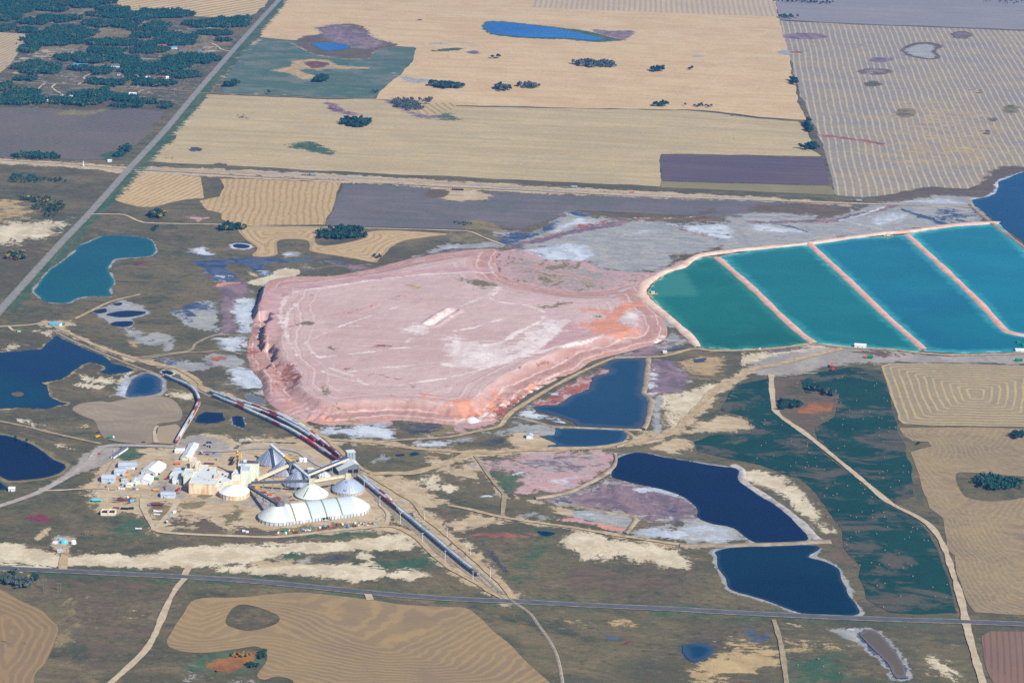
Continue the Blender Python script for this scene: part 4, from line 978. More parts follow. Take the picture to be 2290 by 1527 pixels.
water(T('I', 1100, 640, 1140, 560, 1230, 512, 1320, 525, 1390, 570, 1380, 640, 1340, 690, 1200, 710, 1080, 716), 10, water_mat('marsh_water', C(0, 58, 94), C(58, 80, 104), 16, C(110, 112, 122)), [('grey', 12, 5, .95)], seed=4)
water(T('I', -250, 1030, 0, 1045, 150, 1080, 280, 1130, 380, 1190, 460, 1250, 560, 1290, 570, 1320, 500, 1370, 400, 1400, 250, 1420, 80, 1425, 0, 1390, -250, 1360), 12, DEEPB, [('olive', 14, 5, .95), ('autumn', 8, 4, .4)], seed=5)
water(T('I', -150, 1430, 0, 1440, 60, 1480, 78, 1500, 0, 1507, -150, 1505), 8, DEEPB, [('green', 8, 4, .8)], seed=6)
water(T('R', 485, 610, 510, 545, 600, 505, 680, 512, 790, 515, 795, 560, 815, 590, 740, 620, 620, 632, 490, 622), 7, DEEPB, [('dark', 5, 3, .7)], .6, False, 7)
water(T('R', 900, 560, 950, 550, 1000, 560, 1010, 610, 1030, 650, 1025, 685, 990, 670, 960, 660, 910, 640), 6, DEEPB, [('grey', 5, 3, .7)], .5, False, 8)
water(T('R', 110, 48, 160, 40, 240, 65, 220, 90, 150, 85), 6, DEEPB, [('chalk', 8, 4, .8)], .5, True, 9)
water(T('R', 1030, 310, 1110, 315, 1240, 365, 1260, 405, 1200, 430, 1060, 370), 8, GREYW, None, .6, True, 10)
water(T('F', 80, 757, 130, 747, 220, 760, 215, 780, 150, 786, 95, 777), 7, DEEPB, [('salt', 14, 4, .75)], .5, True, 11)
water(T('E', 800, 1322, 900, 1295, 912, 1328, 840, 1340), 7, DEEPB, None, .8, True, 12)
water(T('E', 900, 1348, 1050, 1320, 1240, 1330, 1180, 1360, 1050, 1376, 940, 1366), 8, DEEPB, [('salt', 6, 3, .5)], .8, True, 13)
water(T('E', 945, 1430, 1000, 1411, 1130, 1411, 1120, 1440, 1050, 1456, 980, 1446), 7, DEEPB, None, .8, True, 14)
water(T('E', 970, 1262, 1030, 1248, 1045, 1265, 1000, 1275), 6, DEEPB, None, .4, True, 15)
# the four turquoise tailings ponds
RIMW = [('salt', 6, 3, .6)]
gp = water([(1447, 656), (1462, 632), (1492, 610), (1520, 600), (1545, 584), (1572, 575), (1603, 574), (1690, 652), (1742, 703), (1790, 746), (1822, 768), (1800, 775), (1700, 782), (1640, 784), (1562, 778), (1530, 747), (1500, 714), (1470, 684)], 14,
      water_mat('green_brine', C(0, 94, 80), C(44, 130, 112), 26, C(160, 184, 160), C(0, 104, 90), blot=.25, plume=C(62, 132, 114)), None, .8, False, 16)
_v = np.array([v.co[:2] for v in gp.data.vertices]) + np.array(gp.location[:2])
set_attr(gp, 'plume', np.clip(.5 + sdist(_v, smooth(PP(T('G', 1700, 1150, 1760, 1070, 1880, 1010, 2030, 990, 2090, 1080, 2145, 1190, 1950, 1195, 1780, 1205)), True, 10)) / 40, 0, 1))
water([(1608, 574), (1700, 559), (1810, 548), (1887, 617), (1978, 702), (2067, 783), (2050, 788), (1960, 780), (1900, 776), (1822, 768), (1742, 703), (1690, 652)], 14,
      water_mat('teal_brine', C(0, 108, 108), C(48, 150, 146), 24, C(140, 192, 186), C(0, 108, 108), blot=.15), None, .8, False, 17)
water([(1813, 548), (1900, 534), (2028, 526), (2088, 580), (2183, 670), (2240, 732), (2261, 745), (2320, 757), (2380, 775), (2380, 790), (2290, 787), (2150, 791), (2067, 786), (1978, 702), (1887, 617)], 14,
      water_mat('cyan_brine', C(0, 114, 128), C(50, 156, 160), 24, C(140, 196, 196), C(0, 100, 124), blot=.15), None, .8, False, 18)
water([(2030, 523), (2130, 507), (2235, 501), (2290, 556), (2400, 660), (2400, 770), (2300, 752), (2261, 745), (2240, 732), (2183, 670), (2088, 580)], 14,
      water_mat('sky_brine', C(0, 118, 134), C(54, 160, 164), 24, C(140, 196, 196), C(0, 116, 134), blot=.15), None, .8, False, 19)
water(T('H', 1862, 372, 1950, 352, 2050, 302, 2080, 222, 2150, 190, 2290, 140, 2600, 80, 2600, 1030, 2290, 745, 2110, 590, 2000, 520, 1900, 430), 16, water_mat('salt_lake_water', C(0, 68, 104), C(8, 74, 108), 6, None, C(0, 60, 98)), None, 2, True, 20)
# ponds south of the pile
water(T('K', 1330, 470, 1400, 412, 1500, 396, 1690, 396, 1690, 500, 1665, 700, 1725, 740, 1700, 840, 1680, 950, 1630, 985, 1400, 985, 1100, 972, 1060, 932, 990, 902, 860, 862, 760, 842, 735, 802, 820, 790, 960, 785, 1080, 710, 1230, 650, 1240, 550, 1390, 512, 1400, 482), 9, water_mat('red_edge_water', C(24, 64, 90), C(64, 78, 98), 14, None, C(20, 56, 82)), None, 1.5, False, 22)
water(T('K', 780, 1052, 920, 1040, 930, 1005, 925, 988, 1100, 988, 1520, 1008, 1535, 1060, 1480, 1112, 1350, 1142, 1100, 1150, 850, 1152, 860, 1130, 940, 1120, 850, 1082), 8, SLATE, [('sand', 6, 3, .7)], .8, False, 23)
W12 = T('K', 1400, 1360, 1440, 1290, 1460, 1240, 1560, 1202, 1640, 1196, 1750, 1212, 1850, 1235, 2290, 1305) + [(1640, 1046), (1654, 1050), (1654, 1075), (1690, 1102), (1738, 1132), (1778, 1166), (1808, 1197), (1810, 1206), (1780, 1213), (1690, 1214)] + T('O', 2250, 500, 2100, 465, 1965, 408, 1945, 330, 1850, 242, 1700, 182, 1520, 140, 1400, 112, 1225, 68)
water(W12, 11, DEEPB, [('grey', 9, 5, .75), ('salt', 4, 3, .5)], 1.0, True, 24)
water(T('Q', 20, 572, 140, 540, 400, 532, 765, 528, 780, 560, 715, 608, 830, 640, 940, 700, 960, 780, 1010, 870, 1080, 960, 1090, 1030, 880, 1040, 700, 1030, 500, 962, 300, 892, 140, 842, 110, 770, 50, 690, 40, 600), 11, DEEPG, [('grey', 13, 5, .8), ('salt', 5, 3, .45)], 1.2, True, 25)
water(T('Q', 1100, 1170, 1170, 1145, 1220, 1170, 1300, 1250, 1380, 1340, 1430, 1430, 1430, 1480, 1370, 1497, 1330, 1470, 1290, 1390, 1200, 1290, 1130, 1210), 8, MUDW, [('wet', 9, 4, .6), ('grey', 15, 5, .7)], .8, True, 26)
water(T('O', 580, 525, 700, 535, 745, 545, 690, 565, 630, 565), 6, DEEPB, [('green', 8, 4, .8)], .5, True, 27)
water([(1535, 1445), (1570, 1440), (1600, 1452), (1580, 1470), (1550, 1478), (1533, 1465)], 7, SLATE, [('dark', 10, 5, .6)], 2.5, True, 28)
water(T('B', 740, 377, 820, 370, 960, 370, 1080, 400, 1040, 425, 920, 437, 840, 432), 9, BRIGHT, [('salt', 10, 4, .5)], 2, True, 29)
water(T('C', -70, 205, 0, 188, 250, 207, 450, 228, 600, 252, 780, 290, 960, 335, 900, 350, 780, 343, 600, 328, 300, 322, 100, 303, 0, 288, -60, 245), 12, BRIGHT, None, 2.5, True, 30)
water(T('J', 1470, 1402, 1540, 1395, 1548, 1408, 1480, 1415), 5, DEEPB, [('green', 6, 3, .8)], .4, True, 31)
water(T('J', 1590, 1392, 1630, 1380, 1672, 1390, 1640, 1404, 1600, 1406), 5, DEEPB, [('green', 6, 3, .8)], .4, True, 32)
water(T('K', 2110, 402, 2200, 385, 2212, 400, 2130, 425), 6, SLATE, None, .4, True, 33)
water(T('K', 1855, 325, 1950, 303, 2060, 297, 2050, 305, 1880, 330), 5, SLATE, None, .3, False, 34)

cls_ = stain_attrs(ground, gv, 'ground')
tg.color(apply_stains(tg, cg, cls_))
tg.bump(tg.noise(0.15, 5, rough=.7), 0.35, 1.2)
ground.data.materials.append(tg.m)

# ================================================================== roads, dikes, rails
def ribbon(name, pts, width, z, mat, closed=False, step=8.0, prof=None, zpx=0.0, jitter=0.0, curve=True):
    """A strip along a line; prof = [(across as a share of the width, height)] gives it a cross section."""
    p = (smooth if curve else straight)(PP(pts, zpx), closed, step)
    prof = prof or [(-.5, 0), (.5, 0)]
    t = np.gradient(p, axis=0)
    t /= np.linalg.norm(t, axis=1)[:, None]
    nr = np.stack([t[:, 1], -t[:, 0]], 1)
    k = len(prof)
    wj = np.ones(len(p))
    if jitter:
        r = np.random.default_rng(int(abs(p[0, 0])) + 3)
        a = r.normal(size=len(p) + 8)
        wj = 1 + jitter * np.convolve(a, np.ones(5) / 5, 'same')[:len(p)]
    c = p.mean(0)
    vs = np.concatenate([np.concatenate([p - c + nr * (u * width * wj)[:, None], np.full((len(p), 1), h)], 1)[:, None, :] for u, h in prof], 1).reshape(-1, 3)
    idx = np.arange(len(p) * k).reshape(-1, k)
    fs = np.stack([idx[:-1, :-1].ravel(), idx[:-1, 1:].ravel(), idx[1:, 1:].ravel(), idx[1:, :-1].ravel()], 1)[:, ::-1]
    o = link_mesh(name, vs, fs, mat, None, (c[0], c[1], z))
    o['kind'] = 'structure'
    return o
ASPH = simple('asphalt', C(104, 104, 112), C(88, 90, 98), .05, .85, sc=(1, 1, 1))
ASPH2 = simple('worn_asphalt', C(150, 148, 144), C(136, 136, 134), .05, .85)
DIRT = simple('gravel_road', C(206, 188, 158), C(184, 164, 132), .09, .95, bump=.2)
DIRT2 = simple('haul_road', C(200, 176, 136), C(170, 146, 110), .09, .95, bump=.2)
GRAV = simple('grey_gravel', C(186, 176, 164), C(164, 154, 146), .1, .95)
SHO = simple('road_shoulder', C(162, 150, 130), C(120, 116, 98), .08, .95)
TRACK = simple('faint_track', C(178, 158, 126), C(150, 134, 106), .08, .95)
PINKD = simple('pink_salt_dike', C(222, 162, 140), C(230, 190, 172), .06, .95, bump=.4, detail=6)
CREAM = simple('pale_salt_berm', C(238, 216, 196), C(226, 178, 152), .05, .95, bump=.4, detail=6)
BROWND = simple('earth_dike', C(180, 162, 134), C(140, 126, 104), .06, .95, bump=.4, detail=6)
RZ = [0.80]
def road(pts, width, mat=None, z=None, jitter=0.0, curve=True, name='road', zpx=0.0):
    RZ[0] += 0.005
    return ribbon(name, pts, width * (.9 if mat in (None, DIRT, DIRT2, TRACK) else 1), RZ[0] if z is None else z, mat or DIRT, jitter=jitter or (.3 if mat in (None, DIRT, DIRT2, TRACK) else 0), curve=curve, zpx=zpx, step=5.0)
HW1 = [(-60, 762), (0, 695), (130, 551), (200, 478), (290, 377), (370, 291), (440, 207), (520, 115), (585, 43), (660, -38)]
HW2 = [(-60, 1268), (0, 1271), (130, 1277), (300, 1285), (440, 1292), (600, 1303), (830, 1326), (1000, 1339), (1145, 1345), (1300, 1353), (1500, 1362), (1600, 1368), (1800, 1378), (2000, 1386), (2160, 1391), (2290, 1396), (2380, 1399)]
road(HW1, 15, SHO)
road(HW2, 13, SHO)
road(T('A', -150, 698, 0, 700, 370, 715, 660, 728, 1170, 750, 1640, 785), 7, TRACK)
road([(436, 208), (520, 211), (600, 215), (700, 219), (850, 223), (960, 233)], 5, TRACK, jitter=.2)
road(T('A', 310, 778, 350, 740, 380, 718), 5)
road(T('A', 560, 825, 480, 780, 445, 750, 470, 722), 5)
road(T('A', 660, 728, 725, 690, 715, 665, 760, 640, 840, 610, 790, 575, 820, 560, 890, 558), 5)
road(T('A', 1170, 752, 1185, 735, 1160, 710, 1080, 690, 1050, 665, 1090, 650, 1160, 655), 5)
road(T('A', 1210, 720, 1250, 690, 1280, 670), 4)
road(T('A', 1180, 795, 1220, 770, 1290, 765), 4)
road(T('A', 1800, 370, 1860, 400, 1890, 425, 1950, 440, 1985, 440), 6)
road(T('A', 1300, 395, 1420, 385), 6)
road([(-60, 355), (100, 364), (200, 371), (285, 378)], 7, DIRT)
road([(297, 381), (430, 387), (600, 397), (830, 409), (1000, 419), (1170, 426), (1400, 439), (1700, 449), (1900, 457), (2100, 461), (2180, 466)], 6, TRACK, jitter=.15)
road([(205, 480), (250, 480), (280, 482), (310, 495), (345, 500), (500, 503), (600, 507), (700, 509), (850, 512), (1000, 516), (1050, 519), (1090, 535), (1127, 549)], 6, DIRT)
road([(168, 714), (210, 693), (249, 675), (314, 659)], 6, DIRT2)
road([(-40, 732), (0, 731), (60, 728), (95, 723), (118, 722)], 6, DIRT)
road([(20, 731), (30, 740), (42, 740)], 5, DIRT)
road([(112, 724), (140, 738), (225, 778), (300, 802), (340, 815), (390, 823), (425, 840), (445, 855), (450, 868), (468, 878), (500, 885), (560, 903), (640, 933), (680, 950), (705, 966), (733, 985), (800, 1042), (830, 1058)], 9, DIRT2)
road([(728, 983), (762, 985), (830, 989), (900, 984), (1000, 978), (1058, 967), (1115, 954), (1131, 936), (1147, 920), (1168, 907), (1210, 881), (1262, 852), (1314, 826), (1362, 805), (1382, 801), (1435, 799), (1485, 797), (1550, 781), (1600, 785), (1690, 783), (1760, 777), (1815, 770), (1900, 778), (1990, 782), (2060, 790), (2150, 795), (2290, 791), (2380, 791)], 8, DIRT2)
road([(830, 988), (900, 1000), (980, 1008), (1052, 1014)], 8, DIRT2)
road([(826, 1060), (868, 1059), (921, 1058), (957, 1049), (1000, 1037), (1052, 1014), (1105, 1012), (1183, 1006), (1262, 1004), (1340, 1001), (1393, 993), (1445, 983), (1485, 975), (1511, 962), (1550, 923), (1600, 873), (1640, 850), (1690, 825), (1730, 818), (1800, 800), (1850, 788), (1885, 780)], 13, DIRT2)
road([(828, 1063), (860, 1082), (895, 1105), (921, 1120), (939, 1139), (957, 1162), (980, 1180), (1001, 1196), (1027, 1219), (1063, 1252), (1098, 1284), (1126, 1309), (1147, 1340)], 9, DIRT2)
road([(851, 1178), (879, 1178), (913, 1190), (939, 1210), (974, 1245), (1001, 1268), (1031, 1284), (1063, 1302), (1100, 1325), (1138, 1343)], 8, DIRT2)
road([(343, 1184), (367, 1191), (445, 1196), (524, 1199), (600, 1202), (650, 1199), (735, 1189), (828, 1179), (861, 1172), (868, 1150), (850, 1128)], 7, DIRT)
road([(345, 1186), (335, 1165), (325, 1148), (320, 1128), (322, 1108)], 9, DIRT)
road([(345, 1186), (365, 1163), (385, 1140), (395, 1125)], 8, DIRT)
road([(-50, 1148), (0, 1132), (60, 1112), (110, 1090), (170, 1055), (200, 1032), (216, 1011), (240, 998), (300, 997), (390, 1000), (440, 1008), (520, 1008), (560, 1003), (620, 1002), (665, 1010), (690, 1025), (715, 1040), (745, 1052)], 9, GRAV)
road([(-40, 940), (0, 943), (60, 955), (130, 972), (225, 993)], 6, TRACK)
road([(100, 1098), (150, 1096), (222, 1092), (260, 1095)], 6, DIRT)
road([(415, 1292), (408, 1300), (395, 1315), (378, 1345), (358, 1392), (345, 1422), (325, 1455), (290, 1490), (245, 1530), (215, 1560)], 8, DIRT)
road([(412, 1292), (417, 1278), (430, 1262)], 9, DIRT)
road([(141, 1279), (141, 1262), (145, 1240), (148, 1222)], 9, DIRT2)
road([(820, 1325), (824, 1332), (828, 1342)], 8, DIRT)
road([(1001, 1130), (1052, 1140), (1123, 1157), (1207, 1170), (1286, 1181), (1364, 1195), (1443, 1207), (1522, 1218), (1600, 1222)], 7, DIRT2)
road([(1725, 838), (1725, 860), (1727, 880), (1731, 910), (1746, 932), (1800, 970), (1875, 1030), (1935, 1080), (1990, 1125), (2052, 1157), (2085, 1182), (2110, 1222), (2130, 1280), (2150, 1345), (2160, 1391), (2172, 1440), (2200, 1535), (2210, 1570)], 9, DIRT)
road([(1730, 1386), (1738, 1410), (1748, 1450), (1760, 1535)], 6, TRACK)
road([(301, 802), (367, 793), (424, 785), (440, 768), (485, 750), (540, 752)], 6, TRACK)
road([(312, 805), (409, 790), (451, 789), (498, 785), (540, 794)], 5, TRACK)
road([(349, 990), (345, 965), (352, 953)], 6, DIRT)
road([(1062, 1020), (1080, 1045), (1105, 1080), (1128, 1108)], 5, TRACK)
road([(1128, 1108), (1126, 1130), (1123, 1156)], 6, TRACK)
road(T('S', 1260, 855, 1450, 830, 1700, 770, 1850, 720, 1930, 680), 5, TRACK)
road(HW1, 9.5, ASPH2)
road(HW2, 9.0, ASPH)
# dikes
DK = [(-.5, -.5), (-.30, 1.0), (.30, 1.0), (.5, -.5)]
def dike(pts, width, mat, h=1.6, jitter=0.3, name='dike', curve=True):
    if mat is BROWND:
        width, h = width * .8, h * .8
    return ribbon(name, pts, width, 0.55, mat, prof=[(u, v * h if v > 0 else v) for u, v in DK], jitter=jitter, step=7.0, curve=curve)
dike([(1604, 577), (1640, 608), (1690, 652), (1742, 703), (1790, 746), (1822, 769)], 15, PINKD, jitter=.18)
dike([(1811, 546), (1830, 565), (1887, 617), (1978, 704), (2030, 750), (2067, 783)], 15, PINKD, jitter=.18)
dike([(2028, 526), (2088, 580), (2183, 670), (2240, 732), (2261, 745), (2310, 755), (2380, 772)], 15, PINKD, jitter=.18)
dike([(2170, 458), (2180, 468), (2214, 497), (2253, 526), (2292, 556), (2340, 600), (2400, 655)], 14, BROWND)
dike([(1563, 778), (1540, 750), (1503, 718), (1485, 703), (1451, 676), (1436, 659), (1440, 638), (1461, 622), (1490, 607), (1522, 598), (1540, 585), (1561, 573), (1600, 566), (1690, 556), (1808, 545), (1952, 525), (2030, 518), (2130, 505), (2214, 499), (2236, 500)], 17, CREAM)
dike(T('K', 1715, 385, 1708, 500, 1690, 620, 1680, 690, 1740, 740, 1725, 850, 1700, 950, 1670, 990), 11, BROWND)
dike(T('K', 600, 890, 760, 930, 900, 968, 1100, 978, 1400, 992, 1660, 998), 7, BROWND, 1.2)
dike(T('K', 1520, 1010, 1570, 1040, 1590, 1080, 1520, 1120, 1440, 1140), 8, BROWND, 1.2)
dike([(1520, 1219), (1600, 1220), (1690, 1218), (1760, 1216), (1835, 1211), (1858, 1211)], 12, BROWND, 1.4)
dike(T('K', 1430, 1200, 1440, 1250, 1420, 1310, 1350, 1370, 1250, 1430, 1150, 1480, 1050, 1527) + T('O', 850, 190, 700, 225, 560, 245), 9, BROWND, 1.4)
dike([(1640, 1040), (1659, 1052), (1660, 1074), (1695, 1100), (1742, 1130), (1783, 1163), (1815, 1195), (1838, 1211)], 13, simple('salty_bank', C(206, 198, 186), C(160, 152, 146), .08), 1.0)
dike(T('O', 760, 280, 1000, 330, 1200, 370, 1390, 395, 1420, 420, 1370, 500, 1330, 545), 8, BROWND, 1.2)

# railway: ballast, and two rails to each track
BALL = simple('ballast', C(196, 180, 154), C(168, 152, 132), .2, .95)
RAIL = simple('rail_steel', C(96, 84, 78), C(76, 66, 62), .5, .5, .4)
trk = [0]
def railway(pts, zpx=0.0, rails=True):
    trk[0] += 1
    b = ribbon('railway_track', pts, 4.2, 0.50, BALL, prof=[(-.5, -.3), (-.32, .45 + .01 * trk[0]), (.32, .45 + .01 * trk[0]), (.5, -.3)], zpx=zpx, step=7)
    if rails:
        for s in (-.75, .75):
            p = smooth(PP(pts, zpx), False, 7.0)
            t = np.gradient(p, axis=0)
            t /= np.linalg.norm(t, axis=1)[:, None]
            nr = np.stack([t[:, 1], -t[:, 0]], 1)
            c = np.array(b.location[:2])
            vs, fs = [], []
            for i, q in enumerate(p - c + nr * s):
                for u, h in ((-.09, .46), (-.09, .66), (.09, .66), (.09, .46)):
                    vs.append((q[0] + nr[i, 0] * u, q[1] + nr[i, 1] * u, h + .01 * trk[0]))
                if i:
                    o = (i - 1) * 4
                    fs += [(o + 1, o + 2, o + 6, o + 5), (o, o + 1, o + 5, o + 4), (o + 2, o + 3, o + 7, o + 6)]
            link_mesh('rail', vs, fs, RAIL, b)
    return b
ZC = 2.4
T_LEFT = [(369, 841), (390, 850), (416, 861), (434, 873), (442, 886), (445, 898), (440, 910), (433, 924), (420, 945), (408, 965), (398, 983), (390, 998)]
T_A = [(477, 886), (507, 898), (533, 908), (565, 923), (593, 935), (621, 949), (651, 963), (682, 982), (708, 999), (734, 1017), (756, 1031)]
T_B = [(513, 894), (541, 906), (577, 918), (589, 923), (619, 935), (645, 948), (671, 962), (690, 975), (706, 988)]
T_C = [(469, 876), (501, 888), (527, 896), (557, 906), (591, 918), (625, 932), (653, 945), (682, 963), (700, 977), (718, 991), (728, 1001)]
T_D = [(620, 926), (651, 940), (680, 957), (700, 971), (716, 985), (740, 1005), (764, 1025)]
T_E = [(799, 1067), (819, 1081), (833, 1093), (851, 1108), (872, 1124), (895, 1144), (920, 1164), (944, 1184), (967, 1202), (990, 1222), (1015, 1243), (1042, 1265), (1066, 1283), (1079, 1295)]
T_F = [(812, 1069), (826, 1081), (845, 1097), (863, 1111), (876, 1122)]
railway([(118, 735), (160, 757), (230, 787), (300, 815), (340, 829)] + T_LEFT[0:1] + T_LEFT[1:] , ZC)
railway([(369, 841), (400, 850), (440, 868)] + T_A + [(780, 1050)] + T_E + [(1110, 1322), (1145, 1349)], ZC)
railway(T_C[:] + [(745, 1014), (775, 1040)] + T_F + [(900, 1142), (950, 1184), (1010, 1235), (1070, 1285)], ZC)
railway(T_B, ZC)
railway(T_D + [(790, 1045), (830, 1078), (870, 1112), (930, 1160), (1000, 1218), (1070, 1275), (1120, 1320)], ZC)
railway(T('S', 230, 300, 420, 470, 660, 660, 900, 870, 1200, 1120, 1500, 1370, 1640, 1480), 0)
railway(T('S', 330, 430, 560, 620, 800, 820, 1050, 1040, 1350, 1290), 0)
railway([(1130, 1332), (1150, 1347), (1168, 1358), (1187, 1373), (1203, 1396), (1228, 1432), (1246, 1470), (1258, 1530), (1260, 1560)], 0)
railway([(302, 384), (600, 400), (1000, 416), (1400, 436), (1700, 447), (2170, 464)], 0, False)

# ================================================================== the tailings pile
def vnoise(x, y, seed):
    xi, yi = np.floor(x).astype(np.int64), np.floor(y).astype(np.int64)
    fx, fy = x - xi, y - yi
    fx, fy = fx * fx * (3 - 2 * fx), fy * fy * (3 - 2 * fy)
    def h(a, b):
        n = (a * 374761393 + b * 668265263 + seed * 144665) & 0x7fffffff
        n = ((n ^ (n >> 13)) * 1274126177) & 0x7fffffff
        return ((n ^ (n >> 16)) & 0xffff) / 65535.0
    return (h(xi, yi) * (1 - fx) + h(xi + 1, yi) * fx) * (1 - fy) + (h(xi, yi + 1) * (1 - fx) + h(xi + 1, yi + 1) * fx) * fy
def fbm(x, y, seed, o=4):
    return sum(vnoise(x * 2 ** i, y * 2 ** i, seed + i) * .5 ** i for i in range(o)) / 1.9
PILE = [(586, 650), (640, 634), (800, 607), (950, 572), (1080, 556), (1118, 560), (1112, 580), (1122, 618), (1180, 638), (1270, 653), (1350, 653), (1420, 640), (1440, 665), (1474, 708), (1492, 740), (1480, 762), (1420, 782), (1330, 805), (1290, 829), (1230, 856), (1180, 882), (1140, 915), (1110, 938), (1030, 948), (960, 945), (880, 940), (780, 948), (720, 948), (660, 935), (612, 908), (592, 884), (585, 852), (560, 822), (552, 790), (560, 740), (572, 690)]
pout = rough(smooth(PP(PILE), True, 8.0), 1.2, 60, 5)
def sstep(a, b, v):
    t = np.clip((v - a) / (b - a), 0, 1)
    return t * t * (3 - 2 * t)
lo, hi = pout.min(0) - 12, pout.max(0) + 12
G_ = 2.8
pxs, pys = np.arange(lo[0], hi[0], G_), np.arange(lo[1], hi[1], G_)
mx, my = np.meshgrid(pxs, pys)
pts = np.stack([mx.ravel(), my.ravel()], 1)
dd = sdist(pts, pout)
# where along the edge each point lies (for the rills that run straight down the slope)
seg = pout[::2]
arc = np.concatenate([[0], np.cumsum(np.linalg.norm(np.diff(seg, axis=0), axis=1))])
near = np.full(len(pts), 1e18)
sarc = np.zeros(len(pts))
sel = np.abs(dd) < 110
for i in range(len(seg)):
    a, b = seg[i], seg[(i + 1) % len(seg)]
    e = b - a
    L = (e * e).sum()
    t_ = np.clip(((pts[sel] - a) @ e) / L, 0, 1)
    q = ((pts[sel] - a - t_[:, None] * e) ** 2).sum(1)
    m_ = q < near[sel]
    idx = np.nonzero(sel)[0][m_]
    near[idx] = q[m_]
    sarc[idx] = arc[i] + t_[m_] * math.sqrt(L)
# full height in the south and west, running out to the north east
pne, psw = np.array(P(1300, 620)), np.array(P(900, 800))
ax = (pne - psw) / np.linalg.norm(pne - psw)
k = (pts - psw) @ ax / np.linalg.norm(pne - psw)
hmax = ZP * (1 - 0.80 * sstep(0.25, 1.05, k))
nW, nE = fbm(pts[:, 0] / 60, pts[:, 1] / 60, 3), fbm(pts[:, 0] / 13, pts[:, 1] / 13, 9)
rill = fbm(sarc / 5.0, dd / 90.0, 21, 3)
dn = dd + ((nW - .5) * 9 + (nE - .5) * 5) * sstep(4, 30, dd)
lstep = lambda a, b, v: np.clip((v - a) / (b - a), 0, 1)
bench = lstep(-2, 14, dn) * .40 + lstep(30, 52, dn) * .60
# the west side is one steep cut, the south side has a bench
west = sstep(0, 1, (np.array(P(690, 800))[0] - pts[:, 0]) / 90.0)
steep = lstep(0, 8, dn)
prof_ = bench * (1 - west) + steep * west
h = hmax * prof_
slope = np.clip(prof_ * (1 - prof_) * 4, 0, 1)
tall = np.clip(hmax / ZP, 0, 1) ** 1.5
h -= slope * (1 - rill) * 3.2 * tall
h += (fbm(pts[:, 0] / 25, pts[:, 1] / 25, 31) - .5) * 1.6 * sstep(0, 30, dd) + (nE - .5) * .7 * sstep(0, 10, dd)
# eroded coves on the west cliff, and broken ground along the south east foot
for poly, dep in ((T('J', 190, 250, 320, 200, 375, 215, 380, 300, 345, 360, 330, 430, 325, 500, 280, 530, 150, 500), .97), (T('J', 260, 500, 390, 470, 430, 520, 430, 600, 400, 650, 330, 660, 180, 600), .97), (T('J', 150, 380, 290, 360, 325, 420, 310, 530, 150, 540), .95)):
    pq = rough(smooth(PP(poly, 10), True, 4), 3.0, 14, 8)
    q = sdist(pts, pq)
    h *= 1 - dep * sstep(-1.0, 3.0, q)
    h += sstep(0, 4, q) * np.maximum(0, nE - .5) * 6
pq = smooth(PP(T('K', 60, 900, 250, 820, 450, 740, 640, 640, 860, 540, 1100, 480, 1180, 500, 900, 640, 620, 790, 400, 880, 150, 930), 4), True, 8)
q = sdist(pts, pq)
n5 = fbm(pts[:, 0] / 9, pts[:, 1] / 9, 51)
h += sstep(-4, 6, q) * (n5 - .55) * 14
pq = smooth(PP(T('J', 690, 1060, 900, 1075, 1000, 1110, 900, 1130, 740, 1110), 3), True, 8)
h += sstep(-4, 5, sdist(pts, pq)) * (n5 - .5) * 9
pq = smooth(PP(T('J', 1440, 1115, 1600, 1100, 1850, 1108, 1885, 1170, 1640, 1235, 1480, 1205), 2), True, 8)
h += sstep(-4, 6, sdist(pts, pq)) * (n5 - .35) * 8
# the trench and its spoil in the middle of the plateau
tr = PP(T('J', 1770, 290, 1860, 225, 1960, 165), ZP)
q = sdist(pts, tr, False)
h += -3.5 * (1 - sstep(2, 9, q)) + 2.2 * sstep(7, 10, q) * (1 - sstep(12, 18, q))
h = np.where(dd < 2, np.minimum(h, dd * 1.2 + .2), h)
h = np.where(dd < -1, -1.5, h)
keep = (dd > -G_ * 2)
nX, nY = len(pxs), len(pys)
ii = np.arange(nX * nY).reshape(nY, nX)
pf = np.stack([ii[:-1, :-1].ravel(), ii[:-1, 1:].ravel(), ii[1:, 1:].ravel(), ii[1:, :-1].ravel()], 1)
pf = pf[keep[pf].all(1)]
used = np.unique(pf)
remap = np.full(nX * nY, -1)
remap[used] = np.arange(len(used))
c0 = pout.mean(0)
pv = np.concatenate([pts[used], h[used][:, None]], 1)
pile = link_mesh('tailings_hill', pv - np.array([c0[0], c0[1], 0]), remap[pf], None, None, (c0[0], c0[1], 0), True)
pile['kind'] = 'structure'
pc = stain_attrs(pile, pv, 'pile')
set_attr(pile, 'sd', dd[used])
t = NT('pink_tailings')
n1 = t.noise(0.004, 5, rough=.6)
n2 = t.noise(0.03, 7, rough=.68, dist=.6)
n3 = t.noise(0.25, 5, rough=.7)
st_ = t.noise(0.05, 5, rough=.7, sc=(.10, 1.0, 1), rot=-.42)
c = t.mix(t.ramp(n1, .35, .65), C(210, 182, 174), C(198, 168, 160))
c = t.mix(t.math('MULTIPLY', t.ramp(n2, .45, .75), .5), c, C(196, 160, 154))
c = t.mix(t.math('MULTIPLY', t.ramp(st_, .5, .68), .5), c, C(216, 190, 186))
c = t.mix(t.math('MULTIPLY', t.ramp(n3, .55, .8), .25), c, C(178, 138, 132))
c = t.mix(t.math('MULTIPLY', t.ramp(t.attr('sd'), 62, 34, 0, .85), t.ramp(n2, .25, .55)), c, C(184, 138, 122))  # redder slope salt, also painted darker to offset the sun on the slope
rl = t.noise(0.16, 5, rough=.65, sc=(1, .25, 1))
c = t.mix(t.math('MULTIPLY', t.ramp(t.attr('sd'), 55, 25), t.ramp(rl, .5, .68, 0, .6)), c, C(176, 118, 106))
